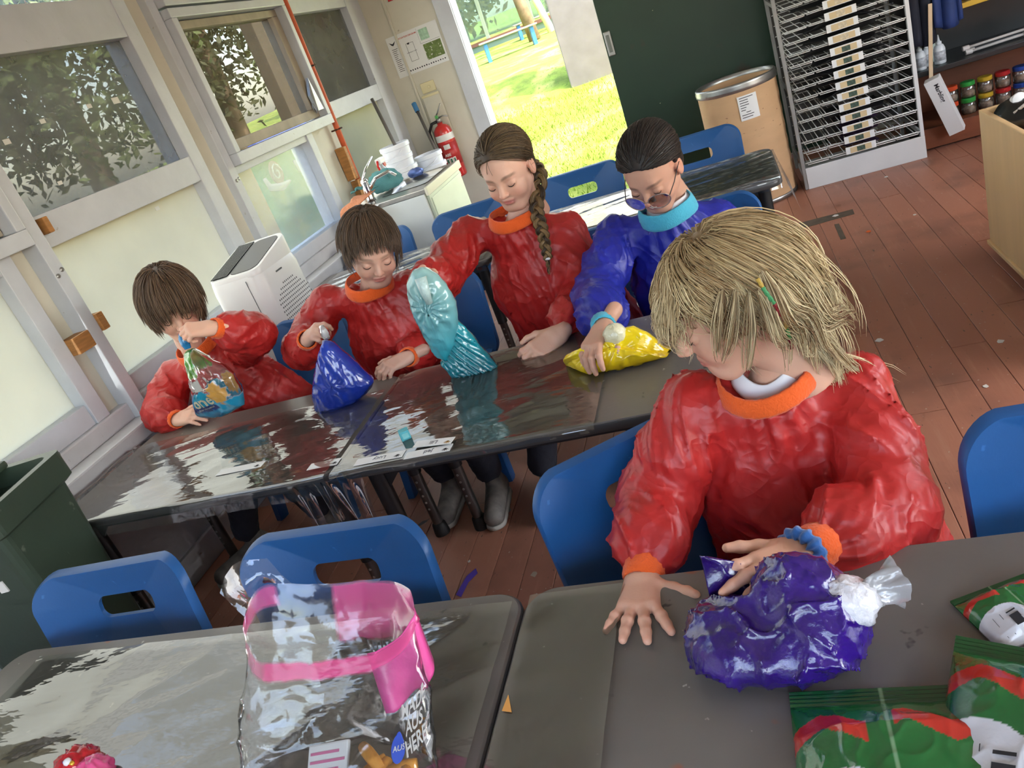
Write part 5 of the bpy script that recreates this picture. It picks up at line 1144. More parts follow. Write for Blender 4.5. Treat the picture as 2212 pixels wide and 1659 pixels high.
def ring_band(c, axis, r, h, th, nseg=40, rib=0., wob=0., ov=(1, 1), ref=(0, 0, 1), flare=0.):
    """knitted band: a soft tube of height h around axis"""
    ax = nrm(axis); u = np.cross(ax, ref); u = nrm(u) if np.linalg.norm(u) > .1 else nrm(np.cross(ax, (0, 1, 0))); w = np.cross(ax, u)
    a = np.arange(nseg) * 2 * np.pi / nseg; rings = []
    prof = [(-.5, 0), (-.46, .6), (-.3, 1.0), (0, 1.12), (.3, 1.0), (.46, .6), (.5, 0), (.3, -.2), (-.3, -.2)]
    for pz, pr in prof + prof[:1]:
        rr = r + th * pr + rib * np.cos(a * nseg / 2) + flare * pz; wb = wob * np.sin(a * 3 + 1)
        rings.append(np.asarray(c) + (pz * h + wb)[:, None] * ax + rr[:, None] * (ov[0] * np.cos(a)[:, None] * u + ov[1] * np.sin(a)[:, None] * w))
    return MB().loops(rings, True, False, False)
# ---- hair
def strands(roots, dirs, steps, seglen, field, w0, seed, taper=.35, sides=3, curl=None):
    """grow strands: field(p, v, i) -> (p, v); returns V, F, per-strand id"""
    n = len(roots); p = roots.copy(); v = dirs.copy(); C = [p.copy()]
    for i in range(steps):
        p, v = field(p, v, i, seglen); C.append(p.copy())
    C = np.stack(C, 1)                                           # n, m, 3
    if curl is not None: C = curl(C)
    m = C.shape[1]; T = np.gradient(C, axis=1); T /= np.linalg.norm(T, axis=2)[..., None] + 1e-9
    ref = np.random.default_rng(seed).normal(size=(n, 1, 3)); U = np.cross(T, ref); U /= np.linalg.norm(U, axis=2)[..., None] + 1e-9; Wv = np.cross(T, U)
    t = np.linspace(0, 1, m); rad = (w0[:, None] * (1 - (1 - taper) * t ** 2)[None] * np.where(t > .93, .35, 1.)[None])[..., None]
    a = np.arange(sides) * 2 * np.pi / sides
    Vv = np.stack([C + rad * (math.cos(q) * U + math.sin(q) * Wv) for q in a], 2)    # n,m,s,3
    idx = np.arange(n * m * sides).reshape(n, m, sides); A = idx[:, :-1]; B = idx[:, 1:]
    F = np.stack([A, np.roll(A, -1, 2), np.roll(B, -1, 2), B], -1).reshape(-1, 4)
    return Vv.reshape(-1, 3), F, np.repeat(np.arange(n), m * sides), np.tile(np.repeat(t, sides), n)
def scalp_cap(off, hairline):
    def f(Q):
        d = ell(Q, (0, -.016, .036), (.0745 + off, .095 + off, .078 + off)); d = smin(d, ell(Q, (0, -.05, -.03), (.060 + off, .052 + off, .055)), .03)
        return np.maximum(d, hairline(Q))
    return f
m_hairs = {}
def hair_mat(name, rough=.5):
    m = mat(name, (.1, .06, .03, 1), rough, attr='Col', spec=.45, sheen=0.); return m
m_hair = hair_mat('hair_strands')
def make_hair(H, Rm, s, cfg, parent):
    g = np.random.default_rng(cfg['seed']); gl = Rm.T @ V3(0, 0, -1)
    hl = cfg['hairline']; V, F = surface(scalp_cap(cfg.get('cap', .006), hl), (-.11, -.14, -.12), (.11, .12, .14), .004)
    base = np.array(cfg['col'], float); dark = np.array(cfg['dark'], float)
    nz = noise3(V * np.array([60, 60, 14])); c0 = dark * .8 + (base - dark) * np.clip(.12 + .5 * nz, 0, 1)[:, None]
    # roots
    N = cfg['n']; R = []
    cnt = 0
    while cnt < N:
        q = g.normal(size=(N * 3, 3)); q /= np.linalg.norm(q, axis=1)[:, None]; p = np.array([0, -.016, .036]) + q * np.array([.0755, .096, .079]); ok = hl(p.astype(np.float32)) < -.002
        ok &= p[:, 2] > cfg.get('rootz', -.03); R.append(p[ok]); cnt += ok.sum()
    R = np.concatenate(R)[:N]; nc = N // 7; R[:nc] = np.array(cfg.get('crown', (.0, -.035, .112))) + g.normal(size=(nc, 3)) * np.array([.022, .022, .0]); cc_ = np.array([0, -.016, .036]); R[:nc] = cc_ + (R[:nc] - cc_) / np.linalg.norm((R[:nc] - cc_) / np.array([.0755, .096, .079]), axis=1)[:, None]; off = cfg.get('off0', .004) + g.random(N) * cfg.get('vol', .012)
    crown = np.array(cfg.get('crown', (.0, -.035, .112)))
    cen = np.array([0, -.016, .036])
    def field(p, v, i, L):
        t = i / cfg['steps']; n = (p - cen) / np.array([.0755, .096, .079]) ** 2; n /= np.linalg.norm(n, axis=1)[:, None]
        if cfg.get('target') is not None:
            tg = np.array(cfg['target']) - p; fl = tg / (np.linalg.norm(tg, axis=1)[:, None] + 1e-6)
        else:
            fl = p - crown; fl -= n * (fl * n).sum(1)[:, None]; fl /= np.linalg.norm(fl, axis=1)[:, None] + 1e-6
            fl = fl + (cfg['combf'](R) if cfg.get('combf') else np.array(cfg.get('comb', (0, 0, 0))))
        w = cfg.get('grav', .5) * (.4 + t); nv = v * 1.2 + fl * max(0, 1 - t * cfg.get('fade', .8)) + gl * w; nv = nv + noise3(p * 25 + i * .3)[:, None] * .12
        nv /= np.linalg.norm(nv, axis=1)[:, None]; q = p + nv * L
        for (c, r) in cfg.get('coll', [((0, -.016, .036), (.0755, .096, .079)), ((0, .026, -.025), (.060, .062, .08)), ((0, -.03, -.12), (.048, .048, .12))]):
            d = ell(q.astype(np.float32), c, r); nn = (q - np.array(c)) / np.array(r) ** 2; nn /= np.linalg.norm(nn, axis=1)[:, None]
            q = q + nn * np.maximum(0, off * cfg.get('lift', 1.) - d)[:, None]
        if cfg.get('target') is not None:
            dist = np.linalg.norm(np.array(cfg['target']) - p, axis=1); q = np.where((dist < np.ravel(L) * 1.2)[:, None], p + (np.array(cfg['target']) - p) * .5, q)
        return q, nv
    d0 = (np.array(cfg['target']) - R) if cfg.get('target') is not None else (R - crown); d0 /= np.linalg.norm(d0, axis=1)[:, None] + 1e-6
    ng = max(8, N // cfg.get('per', 14)); gi = g.choice(N, ng, False); nearest = gi[np.argmin(((R[:, None] - R[None, gi]) ** 2).sum(2), 1)]; ck = cfg.get('clump', .7)
    ln = cfg['len'] * (1 + cfg.get('lenvar', .2) * (g.random(N) - .5) * 2)
    if cfg.get('lenf'): ln = ln * cfg['lenf'](R)
    wv = cfg.get('w', .0022) * (.6 + .8 * g.random(N)); out = []
    ph = g.random(N) * 6.28; cl = cfg.get('curl', 0.)
    def curl(C):
        tq = np.linspace(0, 1, C.shape[1])[None, :, None] ** 1.3; C = C + (C[nearest] + (R - R[nearest])[:, None] * .35 - C) * ck * tq
        if not cl: return C
        m = C.shape[1]; t = np.linspace(0, 1, m)[None, :, None]; clump = ph[nearest][:, None, None]
        return C + cl * t ** 1.5 * np.concatenate([np.sin(t * 9 + clump + 0 * C[..., :1]), np.cos(t * 8 + clump * 1.3), .5 * np.sin(t * 7 + clump * 2)], 2)
    def field2(p, v, i, L): return field(p, v, i, ln[:, None] / cfg['steps'])
    Vs, Fs, sid, tt = strands(R, d0, cfg['steps'], 0, field2, wv, cfg['seed'] + 1, cfg.get('taper', .4), 3, curl)
    mixv = np.clip(.55 * g.random(N) + .45 * g.random(N)[nearest] * 1.1, 0, 1) ** cfg.get('bias', 1.0); cs = dark + (base - dark) * mixv[sid][:, None] * np.clip(.55 + .6 * tt, 0, 1)[:, None]
    if cfg.get('tip') is not None: cs = cs + (np.array(cfg['tip']) - cs) * (np.clip(tt, 0, 1) ** 2 * mixv[sid])[:, None]
    Vw = np.concatenate([V, Vs]); Fw = np.concatenate([F, Fs + len(V)]); cw = np.concatenate([c0, cs])
    return part('hair', H + (Vw * s) @ Rm.T, Fw, m_hair, parent, np.clip(cw, 0, 1))
def front_hairline(zf=.058, slope=1.0, side=.02, sidez=-.02):
    """hair everywhere behind a line that runs from the forehead over the ears to the nape"""
    def f(Q):
        x, y, z = Q[:, 0], Q[:, 1], Q[:, 2]
        lim = np.where(z > .03, .030 + (z - zf) * 2.2, np.where(z > -.035, .008 - (.03 - z) * .25, -.032 - (-.035 - z) * .25))
        return np.maximum(y - lim - .35 * np.abs(x) * (z > .03), -.085 - z)
    return f
def nylon(name, col, stain):
    """thin crumpled nylon: soft sheen, crisp crumple relief"""
    m = mat(name, col, .44, spec=.5, var=.08, vscale=5, spots=[(stain, 9, .70, .10)]); nt = m.node_tree; L = nt.links.new; p = nt.nodes['Principled BSDF']
    tc = nt.nodes.new('ShaderNodeTexCoord'); h = None
    for sc, w in ((8., 1.0), (21., .22)):
        nz = nt.nodes.new('ShaderNodeTexNoise'); nz.inputs['Scale'].default_value = sc; nz.inputs['Detail'].default_value = 1.5; nz.inputs['Distortion'].default_value = .9; L(tc.outputs['Object'], nz.inputs['Vector'])
        s1 = nt.nodes.new('ShaderNodeMath'); s1.operation = 'SUBTRACT'; L(nz.outputs['Fac'], s1.inputs[0]); s1.inputs[1].default_value = .5
        ab = nt.nodes.new('ShaderNodeMath'); ab.operation = 'ABSOLUTE'; L(s1.outputs[0], ab.inputs[0]); mu = nt.nodes.new('ShaderNodeMath'); mu.operation = 'MULTIPLY'; L(ab.outputs[0], mu.inputs[0]); mu.inputs[1].default_value = -w
        if h is None: h = mu.outputs[0]
        else:
            ad = nt.nodes.new('ShaderNodeMath'); ad.operation = 'ADD'; L(h, ad.inputs[0]); L(mu.outputs[0], ad.inputs[1]); h = ad.outputs[0]
    bp = nt.nodes.new('ShaderNodeBump'); bp.inputs['Strength'].default_value = .5; bp.inputs['Distance'].default_value = .038; L(h, bp.inputs['Height']); L(bp.outputs[0], p.inputs['Normal'])
    return m
m_red_smock = nylon('red_nylon_smock', srgb(180, 38, 36), srgb(124, 24, 30)); m_blue_smock = nylon('royal_blue_nylon_smock', srgb(30, 38, 150), srgb(20, 26, 100))
m_orange_knit = mat('orange_rib_knit', srgb(240, 96, 24), .85, bump=.35, bscale=220, sheen=.2); m_aqua_knit = mat('aqua_rib_knit', srgb(72, 178, 206), .85, bump=.35, bscale=220, sheen=.2)
m_trouser = mat('dark_navy_trousers', srgb(28, 30, 42), .85, var=.2, bump=.2, bscale=60); m_shoe = mat('grey_trainer', srgb(112, 106, 100), .7, var=.35, vscale=30); m_sole = mat('pale_sole', srgb(190, 186, 178), .6); m_shirt = mat('white_polo_collar', srgb(232, 232, 236), .7)
def person(label, sp, smock_mat, knit, skin, hair, hands, cell=.007, legs=None, group='children in art smocks'):
    P0 = np.array([sp['hip'][0], sp['hip'][1], 0.0]); t = thing('person', label, 'person', P0, 0, group)
    Rm = frame(sp['face'], (0, 0, 1), sp.get('roll', 0.)); H = np.asarray(sp['head'], float); s = sp.get('hs', 1.08)
    Vs, Fs, Cs = [], [], []; n = 0
    def add(V, F, C):
        nonlocal n
        Vs.append(V); Fs.append(F + n); Cs.append(C); n += len(V)
    add(*head_mesh(H, Rm, s, skin, sp.get('lip', srgb(190, 104, 98)), sp['brow'], sp.get('browamt', .65), sp.get('smile', 0.)))
    nbase = np.asarray(sp['neck'], float); hb = H + Rm @ (V3(0, -.035, -.13) * s)
    def core(P):                                                  # trunk and arms under the clothes
        d = smin(cone(P, hb, nbase - V3(0, 0, .03), .044 * s, .046 * s), cone(P, nbase - V3(0, 0, .09), np.asarray(sp['hip']), .05, .07), .03)
        for S, E_, W_ in (('shR', 'elR', 'wrR'), ('shL', 'elL', 'wrL')):
            S, E_, W_ = [np.asarray(sp[k], float) for k in (S, E_, W_)]
            d = smin(d, cone(P, nbase - V3(0, 0, .08), S, .03, .028), .02); d = smin(d, cone(P, S, E_, .034, .030), .02); d = smin(d, cone(P, E_, W_, .030, .021), .01)
        return d
    pts = np.array([sp[k] for k in ('neck', 'shR', 'shL', 'elR', 'elL', 'wrR', 'wrL', 'hip')] + [hb])
    V, F = surface(core, pts.min(0) - .1, pts.max(0) + .1, .011); add(V, F, np.tile(np.array(skin[:3]), (len(V), 1)))
    for h in hands:
        add(*hand_mesh(skin=skin, **h))
    part('body', np.concatenate(Vs), np.concatenate(Fs), m_skin, t, np.concatenate(Cs))
    for lm in lash_mb(H, Rm, s): obj('eyelashes', lm, m_lash, t, smooth=True)
    make_hair(H, Rm, s, hair, t)
    up = nrm(nbase - np.asarray(sp['hip'])); sp.setdefault('caxis', nrm(nrm(hb - nbase) * .35 + up * .75 + nrm(sp['face']) * .18)); ca = nrm(sp['caxis'])
    fn = smock_sdf(sp); ex = .22
    V, F = surface(fn, pts.min(0) - np.array([ex, ex, .06]), pts.max(0) + np.array([ex * .6, ex * .6, .06]), cell)
    sm = part('smock', V, F, smock_mat, t)
    obj('collar', ring_band(np.asarray(sp.get('collar', nbase)), ca, sp.get('cr', .072), sp.get('ch', .042), .006, 48, .0006, .003, sp.get('cov', (1.0, 1.0)), (0, 1, 0), -.012), knit, sm, smooth=True)
    for k in ('R', 'L'):
        a = np.asarray(sp['el' + k], float); b = np.asarray(sp['wr' + k], float); q = sp.get('cuff' + k, 1.0)
        obj('cuff', ring_band(a + (b - a) * q - nrm(b - a) * .018, b - a, sp.get('cuffr', .029), .050, .006, 36, .0006, 0., (1, 1)), knit, sm, smooth=True)
    if legs:
        for (kn, an, toe) in legs:
            kn, an, toe = map(lambda z: np.asarray(z, float), (kn, an, toe)); hp = np.asarray(sp['hip'], float) + V3((kn[0] - sp['hip'][0]) * .6, 0, -.02)
            def lf(P): return smin(cone(P, hp, kn, .075, .058), smin(cone(P, kn, (kn + an) / 2, .055, .058), cone(P, (kn + an) / 2, an + V3(0, 0, .05), .058, .052), .02), .03) - limb_folds(P, kn, an, 4.4, .006)
            pp = np.array([hp, kn, an]); V, F = surface(lf, pp.min(0) - .1, pp.max(0) + .1, .010); tp = part('trouser_leg', V, F, m_trouser, t)
            dirv = nrm((toe - an) * np.array([1, 1, 0])); heel = an - dirv * .03; heel[2] = .045; to = toe.copy(); to[2] = .036
            def sf(P): return np.maximum(smin(smin(cone(P, heel, to, .038, .034), cone(P, heel + V3(0, 0, .02), an + V3(0, 0, .03), .036, .036), .03), cone(P, heel + dirv * .05 + V3(0, 0, .01), to, .036, .030), .02), .012 - P[:, 2])
            pp = np.array([heel, to, an]); V, F = surface(sf, pp.min(0) - .08, pp.max(0) + .08, .006); so = part('shoe', V, F, m_shoe, t)
            def of(P): return np.maximum(cone(P * np.array([1, 1, .6], np.float32), heel * np.array([1, 1, 0]), to * np.array([1, 1, 0]), .043, .039), np.maximum(P[:, 2] - .018, .0 - P[:, 2]))
            V, F = surface(of, pp.min(0) - np.array([.08, .08, .08]), pp.max(0) * np.array([1, 1, 0]) + np.array([.08, .08, .04]), .006); part('sole', V, F, m_sole, so)
            lc = MB()
            for q in range(4):
                c_ = heel + (to - heel) * (.42 + .11 * q) + V3(0, 0, .042 - .004 * q); sd = np.cross(dirv, V3(0, 0, 1)); lc.tube([c_ - sd * .022 - V3(0, 0, .006), c_, c_ + sd * .022 - V3(0, 0, .006)], .003, 6)
            obj('laces', lc, m_sole, so, smooth=True)['kind'] = 'stuff'
    return t, Rm, H, s, sm
Pp = aty
brown = dict(col=srgb(132, 102, 76)[:3], dark=srgb(62, 46, 36)[:3])
SK1 = srgb(226, 178, 154); SK2 = srgb(212, 168, 148); SK3 = srgb(208, 160, 136)
R_, L_s = -1, 1
grip = [(.9, 1.2, .6), (1.0, 1.25, .6), (1.05, 1.25, .6), (1.1, 1.2, .6)]; relax = [(.45, .65, .4), (.55, .7, .45), (.6, .75, .45), (.65, .75, .4)]; flat_ = [(.06, .10, .06)] * 4; pinch = [(.75, .9, .5), (.95, 1.1, .6), (1.1, 1.2, .6), (1.2, 1.2, .6)]
def fringe(front, side, back=1.0, y0=.0, y1=.05):
    return lambda R: np.where(R[:, 1] > y0, back + (front - back) * np.clip((R[:, 1] - y0) / (y1 - y0), 0, 1), np.where(np.abs(R[:, 0]) > .055, side, back))
# ---- A: child nearest the windows, lifting a bag by its knot
A = dict(head=Pp(372, 658, 2.26), face=(.52, -.72, -.46), roll=.10, hs=1.14, neck=Pp(432, 770, 2.36), collar=Pp(424, 748, 2.35), shR=Pp(378, 812, 2.38), shL=Pp(515, 760, 2.42), elR=Pp(352, 890, 2.23), wrR=Pp(384, 906, 2.15),
         elL=Pp(548, 722, 2.24), wrL=Pp(462, 708, 2.10), hip=V3(-1.93, 2.46, .36), brow=srgb(70, 50, 36), seed=1.3, hem=.22, chest=.165, body=1.0, puff=1.1, cr=.080)
person('child in a red smock nearest the windows, lifting a bread bag by its knot', A, m_red_smock, m_orange_knit, SK1,
       dict(seed=11, n=3800, steps=8, len=.130, lenvar=.16, w=.0013, vol=.012, clump=.45, per=20, rootz=-.015, lenf=fringe(.58, .62),  off0=.005, grav=.55, hairline=front_hairline(.05), cap=.008, comb=(0, .15, 0), **brown),
       [dict(W=A['wrL'], fdir=Pp(418, 712, 2.06) - A['wrL'], dors=(.25, -.5, .8), side=L_s, s=1.0, curls=grip, thumb=(.5, .8, .5)),
        dict(W=A['wrR'], fdir=Pp(432, 893, 2.13) - A['wrR'], dors=(-.3, -.4, .8), side=R_, s=1.0, curls=[(.3, .4, .2)] * 4, thumb=(.7, .1, .1))],
       legs=[((-2.0, 2.12, .45), (-2.10, 2.12, .10), (-2.19, 1.99, .03)), ((-1.80, 2.12, .45), (-1.80, 2.2, .10), (-1.78, 2.06, .03))])
# ---- B: boy holding the dark blue bag
B = dict(head=Pp(802, 538, 2.38), face=(.40, -.80, -.42), roll=.20, hs=1.12, neck=Pp(800, 632, 2.44), collar=Pp(797, 612, 2.42), shR=Pp(706, 652, 2.46), shL=Pp(886, 622, 2.50), elR=Pp(655, 755, 2.36), wrR=Pp(664, 733, 2.16),
         elL=Pp(922, 758, 2.44), wrL=Pp(880, 772, 2.24), hip=V3(-1.31, 2.55, .36), brow=srgb(90, 68, 52), browamt=.5, seed=4.2, hem=.22, chest=.172, puff=1.08, cr=.080)
person('boy in a red smock holding a dark blue bag by its knot', B, m_red_smock, m_orange_knit, SK2,
       dict(seed=21, n=3800, steps=7, len=.100, lenvar=.2, w=.0013, vol=.010, clump=.45, per=20, rootz=.0, lenf=fringe(.44, .42),  off0=.004, grav=.35, hairline=front_hairline(.058), cap=.006, comb=(.15, .45, 0), col=srgb(124, 98, 76)[:3], dark=srgb(54, 42, 34)[:3]),
       [dict(W=B['wrR'], fdir=Pp(694, 716, 2.10) - B['wrR'] + V3(0, 0, .02), dors=(-.2, -.5, .8), side=R_, s=1.0, curls=pinch, thumb=(.4, .9, .4)),
        dict(W=B['wrL'], fdir=Pp(838, 792, 2.18) - B['wrL'], dors=(.2, -.3, .9), side=L_s, s=.98, curls=relax, thumb=(.8, .2, .3))],
       legs=[((-1.30, 2.22, .45), (-1.28, 2.30, .10), (-1.27, 2.15, .03)), ((-1.08, 2.2, .45), (-1.08, 2.25, .10), (-1.06, 2.1, .03))])
# ---- C: girl with the long braid
C_ = dict(head=Pp(1096, 366, 2.50), face=(-.16, -.93, -.32), roll=.02, hs=1.12, neck=Pp(1112, 482, 2.55), collar=Pp(1108, 466, 2.53), shR=Pp(1012, 508, 2.58), shL=Pp(1222, 500, 2.60), elR=Pp(948, 606, 2.36), wrR=Pp(914, 604, 2.17),
          elL=Pp(1258, 640, 2.46), wrL=Pp(1208, 722, 2.12), hip=V3(-.67, 2.64, .36), brow=srgb(84, 62, 44), seed=7.9, amp=1.05, hem=.225, chest=.185, cuffL=.5, body=1.05, cr=.080, puff=1.05)
pC = person('girl with a long braid in a red smock, holding up a teal bag', C_, m_red_smock, m_orange_knit, SK1,
       dict(seed=31, n=3400, steps=9, len=.22, w=.0010, clump=.2, vol=.007, off0=.003, grav=.0, hairline=front_hairline(.06), cap=.006, target=(-.02, -.105, -.055), fade=.0, col=srgb(128, 104, 72)[:3], dark=srgb(62, 48, 34)[:3]),
       [dict(W=C_['wrL'], fdir=Pp(1152, 764, 2.05) - C_['wrL'], dors=(.35, -.62, .62), side=L_s, s=1.15, curls=[(.5, .8, .5), (.55, .85, .5), (.6, .85, .5), (.65, .8, .4)], thumb=(.7, .3, .3), fore=C_['elL'] + (C_['wrL'] - C_['elL']) * .35),
        dict(W=C_['wrR'], fdir=Pp(900, 590, 2.09) - C_['wrR'], dors=(-.2, -.4, .8), side=R_, s=1.05, curls=grip, thumb=(.5, .7, .4))],
       legs=[((-.80, 2.3, .47), (-.86, 2.22, .10), (-.86, 2.08, .03)), ((-.52, 2.3, .47), (-.50, 2.3, .10), (-.48, 2.16, .03))])
# ---- D: child with glasses in the blue smock
D_ = dict(head=Pp(1408, 366, 2.40), face=(-.30, -.80, -.50), roll=.06, hs=1.12, neck=Pp(1444, 468, 2.47), collar=Pp(1440, 450, 2.46), shR=Pp(1330, 510, 2.48), shL=Pp(1548, 478, 2.54), elR=Pp(1290, 640, 2.26), wrR=Pp(1304, 706, 1.93),
          elL=Pp(1570, 650, 2.36), wrL=Pp(1500, 715, 2.10), hip=V3(-.19, 2.58, .36), brow=srgb(40, 30, 24), seed=12.4, amp=1.15, hem=.225, chest=.18, body=1.05, cr=.086, ch=.052, puff=1.08, smile=.002, lip=srgb(200, 110, 110))
pD = person('child with glasses and tied back hair in a royal blue smock', D_, m_blue_smock, m_aqua_knit, SK3,
       dict(seed=41, n=3400, steps=9, len=.22, w=.0010, clump=.2, vol=.008, off0=.003, grav=.0, hairline=front_hairline(.055), cap=.007, target=(.01, -.118, -.015), fade=.0, col=srgb(70, 56, 48)[:3], dark=srgb(24, 20, 18)[:3]),
       [dict(W=D_['wrR'], fdir=Pp(1256, 782, 1.79) - D_['wrR'], dors=(-.35, -.70, .55), side=R_, s=1.12, curls=[(.35, .55, .3), (.4, .6, .35), (.45, .6, .35), (.5, .6, .3)], spread=.16, thumb=(.8, .3, .2)),
        dict(W=D_['wrL'], fdir=Pp(1455, 740, 2.0) - D_['wrL'], dors=(.2, -.2, .9), side=L_s, s=1.0, curls=relax, thumb=(.7, .2, .2))])
# ---- E: blonde child in the foreground
E_ = dict(head=Pp(1568, 655, 1.27), face=(-.90, -.26, -.30), roll=-.05, hs=1.10, neck=Pp(1652, 850, 1.29), collar=Pp(1650, 815, 1.272), shR=Pp(1505, 880, 1.28), shL=Pp(1842, 840, 1.33), elR=Pp(1422, 1075, 1.22), wrR=Pp(1388, 1252, 1.03),
          elL=Pp(1925, 1100, 1.14), wrL=Pp(1745, 1190, .98), hip=V3(.0, 1.37, .30), brow=srgb(150, 110, 70), browamt=.4, seed=16.2, hem=.255, chest=.185, body=.95, puff=1.16, cr=.080, ch=.034, amp=1.0, cuffr=.030)
pE = person('blonde child in a red smock in the foreground, looking back over one shoulder', E_, m_red_smock, m_orange_knit, srgb(224, 174, 148),
       dict(seed=51, n=6200, steps=12, len=.27, lenvar=.3, w=.0010, vol=.013, off0=.004, grav=.6, hairline=front_hairline(.055), cap=.006, combf=lambda R: np.where(((R[:, 1] > .025) & (np.abs(R[:, 0]) < .04))[:, None], np.array([[-.3, .15, 0]]), np.array([[0, -1.3, -.2]]) * np.clip((R[:, 1:2] + .05) / .06, .1, 1)), col=srgb(246, 220, 166)[:3], dark=srgb(128, 92, 54)[:3], tip=srgb(250, 234, 194)[:3], curl=.012, taper=.35, bias=.9,
            lenf=lambda R: np.where((R[:, 1] > .03) & (np.abs(R[:, 0]) < .045), .33, np.where(R[:, 1] > -.01, .54, 1.0)), crown=(.0, -.02, .115), fade=.9, per=26, clump=.62),
       [dict(W=E_['wrR'], fdir=Pp(1372, 1345, .90) - E_['wrR'], dors=(0, -.10, 1), side=R_, s=1.14, curls=flat_, spread=.28, thumb=(1.05, -.06, .12), cell=.0018),
        dict(W=E_['wrL'], fdir=Pp(1585, 1268, .86) - E_['wrL'], dors=(.0, -.30, .9), side=L_s, s=1.14, curls=[(.15, .2, .1)] * 4, spread=.14, thumb=(.75, .1, .1), cell=.0018)], cell=.0055)
# ================================================================== details worn by the children
# braid of the girl in the middle
tC, RmC, HC, sCc, _ = pC
hC = lambda *q: HC + RmC @ (V3(*q) * sCc)
path = np.array([hC(-.02, -.10, -.05), hC(-.055, -.085, -.085), Pp(1156, 452, 2.50), Pp(1172, 500, 2.455), Pp(1182, 552, 2.435), Pp(1186, 592, 2.435)])
tt = np.linspace(0, 1, 90); ii = np.linspace(0, 1, len(path)); ctr = np.stack([np.interp(tt, ii, path[:, k]) for k in range(3)], 1)
for _ in range(30): ctr[1:-1] = (ctr[:-2] + 2 * ctr[1:-1] + ctr[2:]) / 4
tan = np.gradient(ctr, axis=0); tan /= np.linalg.norm(tan, axis=1)[:, None]; sd = np.cross(tan, V3(0, -1, 0)); sd /= np.linalg.norm(sd, axis=1)[:, None]; ou = np.cross(sd, tan)
brd = MB(); wid = np.interp(tt, [0, .1, .5, .82, .86, 1], [.017, .019, .017, .012, .006, .003])
for k in range(3):
    for j in range(6):
        ph = tt * 34 + k * 2 * math.pi / 3; jx = .32 * math.cos(j * 1.05); jy = .32 * math.sin(j * 1.05)
        pts = ctr + sd * ((np.sin(ph) * .95 + jx) * wid)[:, None] + ou * ((np.sin(2 * ph) * .5 + jy) * wid * .8)[:, None]
        brd.tube(pts, wid * .30, 6)
Vb = np.array(brd.v); nb_ = len(Vb); cb_ = np.repeat(np.clip(rng.normal(.5, .3, (18, 1)), 0, 1), nb_ // 18, 0)
part('braid', Vb, np.array([f for f in brd.f if len(f) == 4]), m_hair, tC, np.array(srgb(58, 44, 30)[:3]) + (np.array(srgb(140, 112, 74)[:3]) - np.array(srgb(58, 44, 30)[:3])) * cb_)
e_ = ctr[int(.84 * 89)]; obj('hair_tie', ring_band(e_, tan[75], .007, .008, .003, 20), m_shirt, tC, smooth=True)
# fly-away hair on the two girls
def flyaway(t, H, Rm, s, n, col, seed, side):
    g = np.random.default_rng(seed); mb = MB()
    for k in range(n):
        a = g.uniform(-1, 1); q = nrm(V3(side * g.uniform(.2, 1), g.uniform(-.9, .2), g.uniform(-.6, .8))); p0 = q * np.array([.078, .10, .082]) + V3(0, -.016, .036); d = nrm(q + g.normal(0, .5, 3)); l = g.uniform(.02, .06)
        mb.tube(H + (np.array([p0, p0 + d * l * .5 + V3(0, 0, .006), p0 + d * l + V3(0, 0, -.012)]) * s) @ Rm.T, [.0005, .0004, .0002], 4)
    V = np.array(mb.v); part('loose_hair', V, np.array([f for f in mb.f if len(f) == 4]), m_hair, t, np.tile(np.array(col[:3]), (len(V), 1)))['kind'] = 'stuff'
flyaway(tC, HC, RmC, sCc, 45, srgb(150, 122, 84), 5, -1)
# glasses
tD, RmD, HD, sD, smD = pD
def loc(pts): return HD + (np.asarray(pts, float) * sD) @ RmD.T
m_gl = mat('thin_clear_frame', srgb(150, 132, 128), .2, .3, coat=.6); m_lens = film('tinted_lens', (.84, .82, .83, 1), .03, .04, srgb(160, 156, 160), .10, 0)
gz = -.022
def rim_pts(sx): a = np.linspace(0, 2 * np.pi, 33); return np.stack([sx * .0345 + .0295 * np.cos(a), .1015 - .22 * (np.abs(sx * .0345 + .0295 * np.cos(a)) ** 2) / .06, gz + .0245 * np.sin(a)], 1)
gls = []
fr = MB()
for sx in (-1, 1): fr.tube(loc(rim_pts(sx)), .0016, 8)
fr.tube(loc([(-.007, .101, gz + .004), (0, .104, gz + .007), (.007, .101, gz + .004)]), .0016, 8)
gfr = obj('glasses_frame', fr, m_gl, tD, smooth=True); gfr['label'] = 'thin clear glasses frame'
for sx in (-1, 1):
    obj('glasses_temple', MB().tube(loc([(sx * .064, .086, gz + .006), (sx * .072, .05, gz + .014), (sx * .078, -.005, gz + .028), (sx * .076, -.028, gz + .012)]), .0015, 8), mat('dark_temple', srgb(40, 36, 36), .4), gfr, smooth=True)
    rp = rim_pts(sx)[:-1]; c = rp.mean(0) + V3(0, .001, 0); obj('lens', MB().add(loc(np.concatenate([[c], rp])), [(0, k + 1, (k + 1) % 32 + 1) for k in range(32)]), m_lens, gfr, smooth=True)
obj('teeth', MB().tube(loc([(-.011, .0825, -.0565), (0, .0865, -.0572), (.011, .0825, -.0565)]), .0022, 8), m_teeth, tD, smooth=True)
obj('bun', crumple(loc([(.01, -.128, -.015)])[0], np.array([.03, .03, .03]) * sD, 2.2, .25), mat('dark_bun_hair', srgb(44, 36, 32), .5, var=.3, vscale=30, bump=.5, bscale=80), tD, smooth=True)
obj('shirt_collar', ring_band(np.asarray(D_['collar']) + V3(.01, .012, .012), D_['caxis'], .066, .035, .004, 40, 0, .004, (1, 1), (0, 1, 0), -.02), m_shirt, tD, smooth=True)
